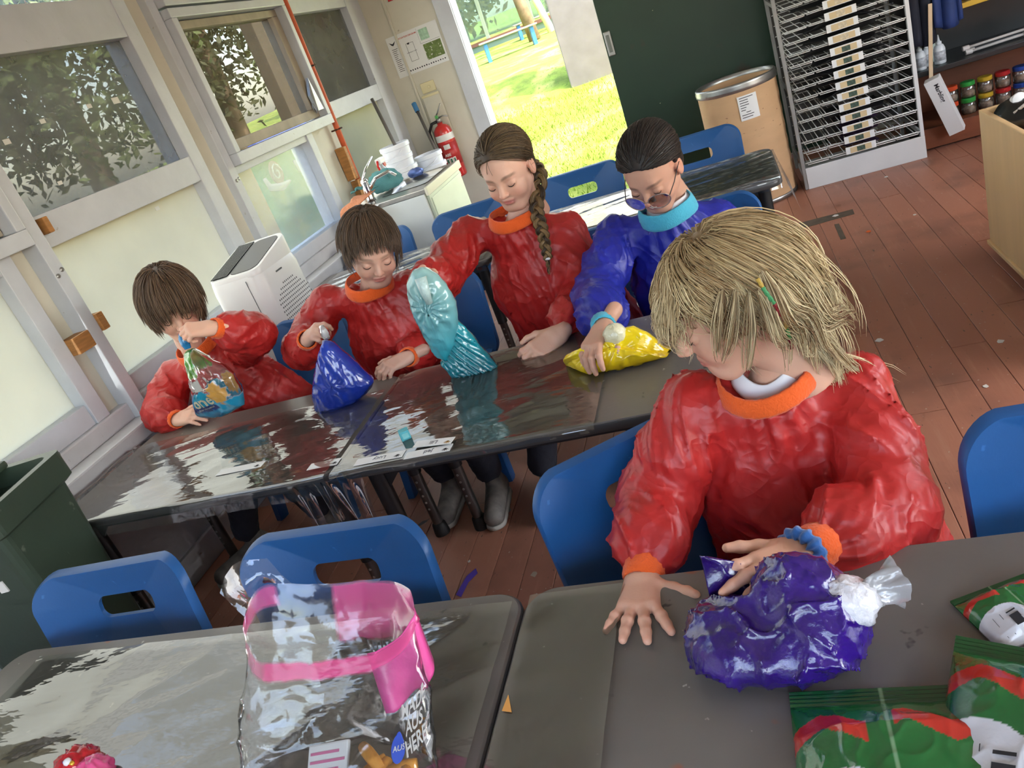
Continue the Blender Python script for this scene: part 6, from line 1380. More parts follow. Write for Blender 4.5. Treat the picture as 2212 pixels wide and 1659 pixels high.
# the blonde child: hair wrap, shirt collar, scrunchie
tE, RmE, HE, sE, smE = pE
hp_ = np.array([Pp(1636, 602, 1.135), Pp(1652, 628, 1.13), Pp(1672, 655, 1.135), Pp(1688, 682, 1.14), Pp(1698, 705, 1.15), Pp(1705, 728, 1.16), Pp(1710, 752, 1.17)])
tq = np.linspace(0, 1, 43); hc = np.stack([np.interp(tq, np.linspace(0, 1, 7), hp_[:, k]) for k in range(3)], 1)
for k, (a, b_, c) in enumerate([(0, 5, (196, 160, 70)), (5, 14, (70, 150, 96)), (14, 24, (140, 36, 44)), (24, 29, (204, 160, 60)), (29, 36, (70, 150, 80)), (36, 42, (140, 36, 44))]):
    obj('hair_wrap_thread', MB().tube(hc[a:b_ + 1], .0030 + .0006 * np.sin(np.arange(b_ + 1 - a) * 2.2), 8), mat('thread_%d' % k, srgb(*c), .6, bump=.4, bscale=400), tE, smooth=True)
gk = np.random.default_rng(77); Lv, Lf, Lc, ln_ = [], [], [], 0
for k, (a, b_, c_) in enumerate([((1690, 560), (1760, 640), (1830, 690)), ((1700, 600), (1770, 665), (1848, 700)), ((1680, 620), (1745, 690), (1800, 740)), ((1700, 650), (1750, 700), (1842, 722)), ((1660, 660), (1715, 740), (1760, 745)), ((1640, 640), (1690, 730), (1705, 790)),
                                ((1590, 640), (1585, 720), (1560, 790)), ((1560, 640), (1548, 700), (1552, 770)), ((1620, 650), (1625, 740), (1612, 800)), ((1720, 560), (1785, 620), (1822, 672)), ((1650, 600), (1700, 690), (1740, 770))]):
    y0_ = [1.20, 1.20, 1.16, 1.19, 1.16, 1.14, 1.15, 1.15, 1.14, 1.24, 1.14][k]; q0, q1, q2 = Pp(*a, y0_), Pp(*b_, y0_ + .005), Pp(*c_, y0_ + .01)
    t = np.linspace(0, 1, 22)[:, None]; base = (1 - t) ** 2 * q0 + 2 * t * (1 - t) * q1 + t ** 2 * q2
    ph = gk.random() * 6; am = .015 * t * (1 if k < 6 or k > 8 else .35); base = base + am * (np.sin(t * 9 + ph) * V3(.3, .2, 1) + np.cos(t * 9 + ph) * V3(.2, 1, .1))
    for j in range(34):
        te_ = t * gk.uniform(.72, 1.0); bz_ = np.stack([np.interp(te_[:, 0], t[:, 0], base[:, q]) for q in range(3)], 1); o = gk.normal(0, .0062, 3) * np.sin(np.pi * np.clip(.10 + .78 * te_, 0, 1)) + gk.normal(0, .0010, 3); mbs = MB().tube(bz_ + o + V3(0, .022, 0) * (1 - t) ** 4, np.linspace(.0009, .00045, 22), 3, False); Lv.append(np.array(mbs.v)); Lf.append(np.array(mbs.f) + ln_); ln_ += len(mbs.v)
        mx = gk.random(); Lc.append(np.tile(np.array(srgb(120, 86, 50)[:3]) * (1 - mx) + np.array(srgb(250, 230, 184)[:3]) * mx, (len(mbs.v), 1)))
part('hair_locks', np.concatenate(Lv), np.concatenate(Lf), m_hair, tE, np.concatenate(Lc))
obj('shirt_collar', ring_band(np.asarray(E_['collar']) + V3(.012, .016, .006), E_['caxis'], .060, .030, .003, 40, 0, .008, (1, 1), (0, 1, 0), -.02), m_shirt, tE, smooth=True)
sa = np.linspace(0, 2 * np.pi, 64, endpoint=False); wl = np.asarray(E_['wrL']); ax_ = nrm(wl - np.asarray(E_['elL'])); b1 = nrm(np.cross(ax_, (0, 0, 1))); b2 = np.cross(ax_, b1); cw = wl + ax_ * .014; rings = []
for q in np.linspace(0, 2 * np.pi, 12, endpoint=False):
    r = .031 + (.0105 + .003 * np.sin(sa * 13)) * math.cos(q); z = (.0125 + .003 * np.cos(sa * 11)) * math.sin(q) + .003 * np.sin(sa * 13 + 1); rings.append(cw + z[:, None] * ax_ + r[:, None] * (np.cos(sa)[:, None] * b1 + np.sin(sa)[:, None] * b2))
obj('scrunchie', MB().loops(rings + rings[:1], True, False, False), mat('blue_velvet', srgb(28, 96, 170), .8, sheen=.6, bump=.2, bscale=90), tE, smooth=True)

# ================================================================== bags
def paint_film(name, rough=.22, coat=.7, bump=.35, bscale=26, alpha=None):
    m = mat(name, (1, 1, 1, 1), rough, attr='Col', coat=coat, crough=.06, bump=bump, bscale=bscale, spec=.5)
    return m
m_bag = paint_film('paint_filled_plastic_bag')
m_knot = film('clear_bag_knot', (.9, .92, .94, 1), .22, .7, srgb(222, 224, 228), .05, .3, 60)
m_film = film('clear_bag_film', (.97, .97, .97, 1), .07, .05, srgb(220, 222, 224), .05, .5, 22)
def pillow(outline, thick, n=64, K=16, amp=.004, nscale=22, seed=0., folds=None, zmin=None, prof=.5):
    """closed bag: outline = list of room points lying roughly in one upright or flat plane; it bulges to both sides"""
    P = np.asarray(outline, float); c = P.mean(0); d = np.r_[0, np.cumsum(np.linalg.norm(np.diff(np.vstack([P, P[:1]]), axis=0), axis=1))]; s = np.linspace(0, d[-1], n, endpoint=False); Q = np.vstack([P, P[:1]])
    O = np.stack([np.interp(s, d, Q[:, k]) for k in range(3)], 1)
    u, sv, vt = np.linalg.svd(O - c); N = vt[2]; N = N if N @ V3(.1, -1, .3) > 0 else -N
    ks = np.linspace(1, 0.02, K); rings = []
    for side in (1, -1):
        seq = ks if side == -1 else ks[::-1]
        for k in seq:
            if side == -1 and k == ks[0]: continue
            p = c + (O - c) * k; rings.append(p + side * N * (thick * (1 - k ** 2.2) ** prof))
    R = np.array(rings); sh = R.shape; flat = R.reshape(-1, 3)
    dn = amp * (1.1 * np.exp(-np.abs(noise3(flat * nscale + seed)) / .13) + .5 * np.exp(-np.abs(noise3(flat * nscale * 2.2 + seed + 4)) / .13) - .6)
    if folds is not None: dn = dn + folds(flat)
    nd = flat - c; side = np.sign(nd @ N + 1e-9); flat = flat + (side * dn)[:, None] * N + .3 * dn[:, None] * nd / (np.linalg.norm(nd, axis=1)[:, None] + 1e-6)
    if zmin is not None: flat[:, 2] = np.maximum(flat[:, 2], zmin)
    m, nn = sh[0], sh[1]; idx = np.arange(m * nn).reshape(m, nn); F = np.stack([idx[:-1], np.roll(idx[:-1], -1, 1), np.roll(idx[1:], -1, 1), idx[1:]], -1).reshape(-1, 4)
    return flat, F, c, N
def pxs(lst, y): return [Pp(a, b, y) for a, b in lst]
def grad_col(V, c0, c1, z0, z1, seed=0., var=.15):
    t = np.clip((V[:, 2] - z0) / (z1 - z0), 0, 1)[:, None]; c = np.array(c0[:3]) * (1 - t) + np.array(c1[:3]) * t
    return np.clip(c * (1 + var * noise3(V * 14 + seed))[:, None], 0, 1)
# --- dark blue bag
k0 = Pp(703, 722, 2.075); bb = thing('paint_bag', 'dark blue paint bag hanging from the knot in a boy\'s fingers', 'bag', Pp(730, 900, 2.02), 0, 'sealed paint bags')
out = pxs([(698, 735), (690, 760), (680, 800), (675, 850), (682, 885), (708, 907), (735, 898), (770, 870), (803, 838), (808, 824), (790, 806), (760, 778), (730, 752), (712, 736)], 2.03)
fold = lambda P: .006 * np.sin(((P - k0) @ nrm(V3(1, .2, .45))) / (np.linalg.norm(P - k0, axis=1) + .03) * 30) * np.exp(-np.linalg.norm(P - k0, axis=1) / .10)
V, F, c, N = pillow(out, .055, 80, 18, .0045, 20, 1.2, fold)
part('bag_body', V, F, m_bag, bb, grad_col(V, srgb(16, 40, 132), srgb(22, 60, 176), .64, .84, 3.))
Vk = crumple(k0 + V3(0, 0, .004), (.012, .012, .022), 6.1, .3); obj('knot', Vk, m_knot, bb, smooth=True)
# --- bread bag with a printed wrapper
br = thing('bread_bag', 'clear printed bread bag with a blue label, lifted by its blue knot', 'bag', Pp(480, 900, 2.08), 0)
out = pxs([(401, 758), (404, 790), (413, 830), (420, 865), (428, 898), (455, 903), (490, 897), (528, 874), (524, 845), (505, 810), (480, 788), (445, 772), (415, 752)], 2.08); kb = Pp(402, 745, 2.07)
foldb = lambda P: .005 * np.sin(((P - kb) @ nrm(V3(1, .2, .45))) / (np.linalg.norm(P - kb, axis=1) + .03) * 34) * np.exp(-np.linalg.norm(P - kb, axis=1) / .12)
V, F, cB, NB = pillow(out, .05, 80, 20, .004, 24, 5.1, foldb)
def printed(name, film_haze=.06):
    m = film(name, (.95, .96, .96, 1), .10, film_haze, srgb(214, 216, 216), .045, .12, 26); nt = m.node_tree; L = nt.links.new
    at = nt.nodes.new('ShaderNodeAttribute'); at.attribute_name = 'Col'; pb = nt.nodes.new('ShaderNodeBsdfPrincipled'); L(at.outputs['Color'], pb.inputs['Base Color']); pb.inputs['Roughness'].default_value = .25; pb.inputs['Coat Weight'].default_value = .5
    out_ = [n for n in nt.nodes if n.type == 'OUTPUT_MATERIAL'][0]; src = out_.inputs[0].links[0].from_socket; mx = nt.nodes.new('ShaderNodeMixShader'); L(at.outputs['Alpha'], mx.inputs[0]); L(src, mx.inputs[1]); L(pb.outputs[0], mx.inputs[2]); L(mx.outputs[0], out_.inputs[0])
    return m
def part_rgba(name, V, F, m, parent, rgba):
    me = np_mesh(name, V, F, True, rgba[:, :3], root_loc(parent)); c = rgba.astype(np.float32); me.color_attributes['Col'].data.foreach_set('color', np.ascontiguousarray(c).ravel()); me.materials.append(m); o = bpy.data.objects.new(name, me); COL.objects.link(o); o.parent = parent; return o
m_print = printed('printed_bread_wrapper')
# print laid out on the bag's own front plane: right/up axes
upB = nrm(V3(0, 0, 1) - NB * NB[2]); rtB = np.cross(upB, NB); UV = np.stack([(V - cB) @ rtB, (V - cB) @ upB], 1); front = ((V - cB) @ NB) > -.003
col = np.zeros((len(V), 4)); col[:, :3] = .8
def ink_(mask, c, a=1.0): col[mask, :3] = np.array(c[:3]); col[mask, 3] = a
ink_(UV[:, 1] < -.055, srgb(24, 150, 190), .85); ink_((UV[:, 1] < -.010) & (UV[:, 0] < .012) & front, srgb(20, 118, 160)); ink_(((UV[:, 0] + .022) / .045) ** 2 + ((UV[:, 1] + .040) / .040) ** 2 < 1, srgb(22, 140, 172)); ink_((UV[:, 1] < -.058) & (UV[:, 1] > -.082) & (UV[:, 0] < .02) & front, srgb(24, 40, 96))
ink_((UV[:, 1] > .050) & (np.abs(UV[:, 0] + .02) < .03), srgb(60, 150, 50), .75); ink_(((UV[:, 0] - .045) / .034) ** 2 + ((UV[:, 1] + .022) / .042) ** 2 < 1 + .9 * noise3(V * 60), srgb(204, 150, 66), .9)
part_rgba('wrapper', V, F, m_print, br, col)
def on_front(body, size, u, v, rot=0., bold=True):
    vv, ff = text_mesh(body, size, .0004, bold); c_, s_ = math.cos(rot), math.sin(rot); q = np.stack([u + vv[:, 0] * c_ - vv[:, 1] * s_, v + vv[:, 0] * s_ + vv[:, 1] * c_], 1)
    d2 = ((q[:, None] - UV[None, front]) ** 2).sum(2); dep = ((V[front] - cB) @ NB)[np.argmin(d2, 1)]; return MB().add(cB + q[:, :1] * rtB + q[:, 1:] * upB + (dep + .0022)[:, None] * NB, ff)
obj('lettering', on_front('one', .062, -.028, -.040, .12), mat('cream_lettering', srgb(238, 228, 200), .4), br)['kind'] = 'stuff'
obj('small_lettering', on_front('white wholemeal', .0115, -.030, -.069, .12), m_tape, br)['kind'] = 'stuff'
obj('shield', on_front('TIP TOP', .012, -.040, -.004, .12), mat('red_print', srgb(190, 50, 60), .5), br)['kind'] = 'stuff'
obj('white_patch', on_front('\u25A0', .05, -.012, .018, .1), m_tape, br)
obj('knot', crumple(kb + V3(.0, 0, .010), (.012, .010, .024), 9.1, .35), mat('blue_printed_knot', srgb(40, 130, 190), .25, coat=.5), br, smooth=True)
# --- teal bag
te = thing('paint_bag', 'teal paint bag held up with its clear knotted end folded over', 'bag', Pp(1030, 825, 2.0), 0, 'sealed paint bags')
out = pxs([(882, 640), (880, 605), (892, 582), (915, 576), (945, 592), (968, 622), (985, 655), (990, 700), (984, 745), (966, 782), (944, 770), (915, 722), (894, 680)], 2.02); kt = Pp(925, 660, 1.99)
foldt = lambda P: .006 * np.sin(np.arctan2((P - kt)[:, 2], (P - kt)[:, 0]) * 12) * np.exp(-(np.linalg.norm(P - kt, axis=1) / .06) ** 2)
V, F, c, N = pillow(out, .05, 90, 20, .005, 22, 7.7, foldt)
part('upper_fold', V, F, m_bag, te, grad_col(V, srgb(28, 150, 168), srgb(150, 192, 190), .70, .98, 2., .25))
out = pxs([(985, 690), (1004, 705), (1040, 750), (1084, 800), (1078, 812), (1045, 822), (1010, 828), (980, 816), (952, 788), (955, 750), (968, 715)], 2.04)
foldt2 = lambda P: .0045 * np.sin(((P - Pp(1000, 690, 2.04)) @ nrm(V3(.82, 0, .57))) * 330 + 3 * noise3(P * 7))
V, F, c, N = pillow(out, .034, 90, 18, .0018, 24, 9.7, foldt2, zmin=.626)
part('lower_fold', V, F, m_bag, te, grad_col(V, srgb(10, 110, 124), srgb(24, 150, 164), .63, .8, 2., .2))
obj('knot', MB().tube([Pp(908, 600, 1.965), Pp(918, 630, 1.955), Pp(928, 655, 1.96)], [.018, .015, .010], 12), mat('cloudy_teal_knot', srgb(186, 212, 210), .3, coat=.5, bump=.5, bscale=70), te, smooth=True)
# --- yellow bag
ye = thing('paint_bag', 'yellow paint bag lying on the table under a hand', 'bag', Pp(1330, 800, 1.88), 0, 'sealed paint bags')
out = [atz(1222, 800, .624) + V3(0, .02, .0)] + pxs([(1216, 782), (1228, 768), (1262, 752), (1300, 740), (1345, 712), (1372, 704), (1400, 716), (1430, 742), (1458, 766)], 1.90) + [atz(1440, 775, .624), atz(1390, 788, .624), atz(1330, 802, .624), atz(1270, 812, .624)]
V, F, c, N = pillow(out, .065, 110, 26, .0055, 24, 3.3, None, zmin=.6265)
part('bag_body', V, F, m_bag, ye, grad_col(V, srgb(226, 186, 8), srgb(246, 216, 24), .63, .70, 1., .12))
obj('knot', crumple(Pp(1328, 722, 1.86), (.026, .024, .024), 4.4, .25), mat('cream_bag_knot', srgb(232, 226, 190), .3, coat=.6, bump=.5, bscale=60), ye, smooth=True)
# --- purple bag
pu = thing('paint_bag', 'large crinkled purple paint bag under the hand of the child in front', 'bag', (-.09, .84, .62), 0, 'sealed paint bags')
cP = np.asarray(atz(1690, 1420, .66)) + V3(0, .055, 0); cP[2] = .69
lobes = [(cP + V3(-.05, -.01, -.03), (.082, .072, .048)), (cP + V3(.045, -.005, -.015), (.075, .072, .06)), (cP + V3(.035, .03, .012), (.055, .045, .055)), (cP + V3(.0, -.03, -.035), (.105, .06, .036))]
hole = Pp(1690, 1350, .80)
def fP(P):
    d = None
    for c_, r_ in lobes:
        e = ell(P, c_, r_); d = e if d is None else smin(d, e, .03)
    d = smax(d, -ell(P, cP + V3(-.005, -.06, .03), (.022, .03, .022)), .03)
    m = np.abs(d) < .04; o = d.copy(); Z = P[m]; W = Z * np.array([11, 11, 7], np.float32) + .8 * noise3(Z * 9)[:, None]
    o[m] -= .010 * np.exp(-np.abs(noise3(W)) / .05) + .006 * np.exp(-np.abs(noise3(W * 2.1 + 7)) / .06) + .002 * np.exp(-np.abs(noise3(W * 4.3 + 3)) / .1) - .004
    return np.maximum(o, .6245 - P[:, 2])
V, F = surface(fP, cP - V3(.21, .17, .08), cP + V3(.2, .17, .16), .0042)
m_purp = mat('glossy_purple_film', srgb(44, 14, 112), .22, coat=.7, crough=.08, bump=.3, bscale=60, var=.4, vscale=9)
part('bag_body', V, F, m_purp, pu)
u = np.linspace(0, 1, 26); U, W = np.meshgrid(u, u, indexing='ij'); q00, q10, q11, q01 = Pp(1512, 1198, .90), Pp(1600, 1215, .92), Pp(1640, 1320, .87), Pp(1540, 1320, .88)
S = (1 - U)[..., None] * ((1 - W)[..., None] * q00 + W[..., None] * q01) + U[..., None] * ((1 - W)[..., None] * q10 + W[..., None] * q11)
S = S + (.010 * np.exp(-np.abs(noise3(S.reshape(-1, 3) * 26)) / .13).reshape(26, 26))[..., None] * V3(.1, -.8, .5)
obj('bag_flap', MB().sheet(S, .0012), m_purp, pu, smooth=True)
kp = Pp(1825, 1305, .83); obj('knot', crumple(kp, (.036, .030, .031), 8.8, .22, 34), mat('white_cloudy_knot', srgb(226, 224, 230), .28, coat=.6, bump=.6, bscale=70), pu, smooth=True)
rings = []
for k, t in enumerate(np.linspace(0, 1, 12)):
    c_ = kp + (Pp(1945, 1262, .86) - kp) * t; a = np.linspace(0, 2 * np.pi, 28, endpoint=False); r = .020 + .012 * abs(t - .35) * 2 * t; axk = nrm(Pp(1945, 1262, .86) - kp); b1 = nrm(np.cross(axk, V3(0, 1, 0))); b2 = np.cross(axk, b1)
    rr = r * (1 + .25 * np.sin(a * 3 + t * 4) + .12 * np.sin(a * 7 - t * 6)); rings.append(c_ + rr[:, None] * (np.cos(a)[:, None] * b1 + .6 * np.sin(a)[:, None] * b2))
obj('knot_tail', MB().loops(rings, True, False, False), m_knot, pu, smooth=True)

# --- the open clear bag standing in the foreground
cl = thing('clear_bag', 'open clear plastic bag with a pink printed hem standing in the foreground', 'bag', (-.80, .70, .62))
nu, nv = 120, 60; uu = np.linspace(0, 2 * np.pi, nu, endpoint=False); vv = np.linspace(0, 1, nv); U, W = np.meshgrid(uu, vv, indexing='ij')
# v: 0 bottom .. 1 mouth; the mouth is tilted towards the camera and sags; u=3pi/2 faces the camera
bot = V3(-.735, .625, .6245); topc = V3(-.735, .785, .81)
ctr = bot + (topc - bot) * W[..., None] ** 1.2; rx = .160 - .004 * W + .006 * np.sin(W * 5); ry = .085 - .022 * W
Xb = ctr[..., 0] + rx * np.cos(U) * (1 + .05 * np.sin(3 * U)); Yb = ctr[..., 1] + ry * np.sin(U) * (1 + .25 * W * np.sin(2 * U + .5)); Zb = ctr[..., 2] + W ** 2 * (.026 * np.sin(U) - .010 * np.cos(U) + .006 * np.sin(3 * U + 1) + .022 * np.exp(-((U - 2.3) / .4) ** 2))
Pb = np.stack([Xb, Yb, Zb], -1); fl = Pb.reshape(-1, 3); cc = ctr.reshape(-1, 3); nd = fl - cc; nd[:, 2] *= .2; nd /= np.linalg.norm(nd, axis=1)[:, None] + 1e-6
fl = fl + nd * (.007 * np.exp(-np.abs(noise3(fl * 10 + 2)) / .10) + .003 * np.exp(-np.abs(noise3(fl * 23 + 5)) / .10) + .012 * noise3(fl * 6 + 8))[:, None]
fl[:, 2] = np.maximum(fl[:, 2], .6242)
idx = np.arange(nu * nv).reshape(nu, nv); F = np.stack([idx[:, :-1], np.roll(idx, -1, 0)[:, :-1], np.roll(idx, -1, 0)[:, 1:], idx[:, 1:]], -1).reshape(-1, 4)
rg = np.zeros((nu, nv, 4)); rg[..., :3] = srgb(236, 84, 150)[:3]
hem = (W > .90) & (W < .985); rg[hem & (np.sin(U) < .35), 3] = .7; rg[(W > .70) & (W < .985) & (np.sin(U) > .1) & (np.cos(U) > -.05), 3] = .5; rg[hem & (np.cos(U) < -.55), 3] = .5
m_print2 = printed('pink_hemmed_clear_bag', .035)
part_rgba('bag_wall', fl, F, m_print2, cl, rg.reshape(-1, 4))
ccl = fl.reshape(nu, nv, 3)
# hem folded outward on the right
q = np.linspace(0, 1, 22); Uq, Wq = np.meshgrid(q, q, indexing='ij'); edge = np.array([ccl[int(k) % nu, nv - 1] for k in np.linspace(-20, 2, 22)])
Fp = edge[:, None] + Wq[..., None] * (V3(.006, -.028, -.085)) + (.010 * np.sin(Uq * 9 + 1) * Wq)[..., None] * V3(.3, -1, 0)
obj('folded_hem', MB().sheet(Fp, .0012), mat('pink_hem_film', srgb(232, 84, 158), .35, coat=.4, bump=.3, bscale=30), cl, smooth=True)
# torn tail of film at the top left
tl = np.array([ccl[int(k) % nu, nv - 1] for k in np.linspace(38, 56, 14)]); Tp = tl[:, None] + np.linspace(0, 1, 10)[None, :, None] * V3(-.03, .01, .045) + (.02 * noise3((tl[:, None] + np.linspace(0, 1, 10)[None, :, None] * V3(-.03, .01, .045)).reshape(-1, 3) * 28).reshape(14, 10))[..., None] * V3(.5, -.8, .2)
obj('ruffled_edge', MB().sheet(Tp), m_film, cl, smooth=True)
def wall_pt(u_, v_, o=.002):
    i = (u_ / (2 * math.pi)) * nu; j = v_ * (nv - 1); i0 = int(math.floor(i)); j0 = min(int(j), nv - 2); a = i - i0; b_ = j - j0
    g = lambda x, y: ccl[x % nu, y]; return (g(i0, j0) * (1 - a) + g(i0 + 1, j0) * a) * (1 - b_) + (g(i0, j0 + 1) * (1 - a) + g(i0 + 1, j0 + 1) * a) * b_ + o * nrm(V3(math.cos(u_), math.sin(u_), 0))
def wrap(body, size, u0, v0, mirror=False, o=.002):
    vt_, ft = text_mesh(body, size, .0001, True); pts = [wall_pt(u0 + (-1 if mirror else 1) * p[0] / .16, v0 + p[1] / .26, o) for p in vt_]; return MB().add(pts, ft)
for k, w_ in enumerate(['MADE', 'AUS', 'HERE']): obj('lettering', wrap(w_, .030, 5.98, .62 - k * .10), m_tape, cl)['kind'] = 'stuff'
for k, w_ in enumerate(['WITH', 'WHAT', 'OUR']): obj('back_lettering', wrap(w_, .022, 1.12, .66 - k * .08, False, .001), mat('faded_white_print', srgb(190, 190, 192), .5), cl)['kind'] = 'stuff'
bl_ = [wall_pt(5.66 + .085 * math.cos(a), .46 + .085 * math.sin(a), .0025) for a in np.linspace(0, 2 * np.pi, 24, endpoint=False)]; ob = obj('blue_badge', MB().add(bl_, [tuple(range(24))]), mat('badge_blue', srgb(40, 70, 170), .4), cl)
obj('badge_text', wrap('AUS', .012, 5.66, .46, False, .0035), m_tape, ob)['kind'] = 'stuff'
# what lies in and around it
m_pasta = mat('orange_snack', srgb(216, 146, 46), .6, var=.2, vscale=30)
for k in range(16):
    c = V3(-.635 + random.uniform(-.04, .04), .625 + random.uniform(-.035, .035), .632 + .012 * (k % 3)); a = random.uniform(0, 3.1); d = V3(math.cos(a), math.sin(a), .1) * .028
    n_ = thing('snack_piece', 'orange tubular snack in the pile inside the clear bag', 'snack', c, 0, 'orange snacks in the clear bag')
    obj('tube', MB().tube([c - d, c - d * .3 + V3(0, 0, .004), c + d * .4 + V3(0, 0, .004), c + d], [.008, .0095, .0095, .008], 10), m_pasta, n_, smooth=True)
pk = thing('snack_packet', 'small white and pink packet inside the clear bag', 'packet', (-.745, .655, .625)); obj('packet', MB().rbox((-.035, -.03, -.004), (.035, .03, .004), .003, rotx(.5) @ rotz(.1), (-.745, .655, .652)), m_paper, pk)
lt = MB()
for k in range(4): lt.box((-.03, -.022 + k * .012, .0042), (.03 - .01 * (k % 2), -.018 + k * .012, .0046), rotx(.5) @ rotz(.1), (-.745, .655, .652))
obj('print_lines', lt, mat('pink_print', srgb(214, 120, 160), .5), pk)['kind'] = 'stuff'

# --- green crisp packets
def packet(label, origin, ux, uy, w, l, thick, seed, tilt=0.):
    t = thing('crisp_packet', label, 'packet', origin, 0, 'green crisp packets'); ux = nrm(ux); uy = nrm(uy); up = np.cross(ux, uy)
    n, m = 110, 130; a = np.linspace(0, 1, n); b_ = np.linspace(0, 1, m); A, B_ = np.meshgrid(a, b_, indexing='ij')
    bul = np.clip(np.sin(A * np.pi), 0, 1) ** .45 * np.clip((B_ - .10) / .22, 0, 1) ** .7 * np.clip((1 - B_) / .12, 0, 1) ** .6
    q = np.stack([A * 3 + seed, B_ * 2.6, A * 0 + seed], -1).reshape(-1, 3); cr = (np.exp(-np.abs(noise3(q)) / .14) + .5 * np.exp(-np.abs(noise3(q * 2.3 + 4)) / .14)).reshape(A.shape)
    H_ = thick * bul * (.88 + .14 * cr) + .0015 * np.sin(B_ * 260) * (B_ < .10) + .002
    rad = np.stack([(A - .5) * w * (1 - .06 * bul), -B_ * l, H_], -1)
    def P3(r_): return np.asarray(origin) + r_[..., :1] * ux + r_[..., 1:2] * uy + r_[..., 2:] * up
    T_ = P3(rad); Bt = P3(np.stack([(A - .5) * w, -B_ * l, np.full(A.shape, .0)], -1))
    zz = np.abs(((A * 2.4 + .15) % 1.0) - .5) * .26; band = (B_ > .20 + zz * .8) & (B_ < .31 + zz * .8) & ~((A > .36) & (A < .50)); lab = ((A - .18) / .30) ** 2 + ((B_ - .80) / .27) ** 2 < 1
    c = np.zeros((n, m, 3)); c[:] = srgb(26, 104, 48)[:3]; c[B_ < .10] = srgb(18, 84, 40)[:3]; c[band] = srgb(196, 48, 36)[:3]; c[lab] = srgb(216, 216, 222)[:3]; c[(A > .46) & (A < .485)] = srgb(120, 160, 120)[:3]
    idx = np.arange(n * m).reshape(n, m); Fq = np.stack([idx[:-1, :-1], idx[1:, :-1], idx[1:, 1:], idx[:-1, 1:]], -1).reshape(-1, 4)
    Vv = np.concatenate([T_.reshape(-1, 3), Bt.reshape(-1, 3)]); Ff = np.concatenate([Fq[:, ::-1], Fq + n * m])
    part('packet_film', Vv, Ff, m_crisp, t, np.concatenate([c.reshape(-1, 3)] * 2))
    fn_ = lambda s_, t_: P3(np.array([(s_ - .5) * w, -t_ * l, float(np.interp(t_, b_, H_[int(s_ * 109)])) + .002]))
    lb_ = MB()
    for (s0, t0, s1, t1) in [(.12, .66, .125, .95), (.20, .66, .205, .95), (.26, .68, .36, .70), (.26, .74, .36, .90)]: lb_.add([fn_(s0, t0), fn_(s1, t0), fn_(s1, t1), fn_(s0, t1)], [(0, 1, 2, 3)])
    obj('label_print', lb_, m_ink, t)['kind'] = 'stuff'
    return t
m_crisp = mat('glossy_packet_film', (1, 1, 1, 1), .22, attr='Col', coat=.6, bump=.25, bscale=30)
packet('green crisp packet with a red zigzag lying in the bottom right corner', (.035, .752, .6235), (1, -.02, .0), (0.02, 1, 0), .235, .26, .045, 2.2)
packet('green crisp packet with a red stripe overlapping the corner packet on the right', (.235, .770, .640), (.86, -.34, -.02), (.34, .86, .10), .22, .25, .05, 6.4)
packet('small green and white packet at the right edge above the other packets', (.20, .91, .6235), (.8, .3, 0), (-.3, .8, 0), .12, .10, .028, 9.4)
# --- sweets at the bottom left
sw1 = thing('sweet_wrapper', 'crumpled red and pink sweet wrapper at the bottom left', 'wrapper', (-1.275, .755, .622)); c0 = np.asarray(atz(188, 1668, .64))
obj('red_foil', crumple(c0 + V3(-.012, 0, .008), (.030, .028, .028), 1.1, .42, 40), mat('red_foil', srgb(190, 26, 40), .25, coat=.6), sw1, smooth=True); obj('pink_foil', crumple(c0 + V3(.028, -.006, .004), (.022, .022, .022), 3.1, .42, 40), mat('pink_foil', srgb(226, 84, 140), .25, coat=.6), sw1, smooth=True)
for k, (dx, dz, r) in enumerate([(-.002, .043, .007), (.006, .039, .005), (-.012, .041, .004)]): obj('bead', MB().lathe([(.0001, -r), (r * .8, -r * .6), (r, 0), (r * .8, r * .6), (.0001, r)], 12, c0 + V3(dx, -.012, dz)), [m_pw, mat('gold_bead', srgb(214, 170, 60), .3, .6), mat('blue_bead', srgb(40, 50, 150), .3)][k], sw1, smooth=True)

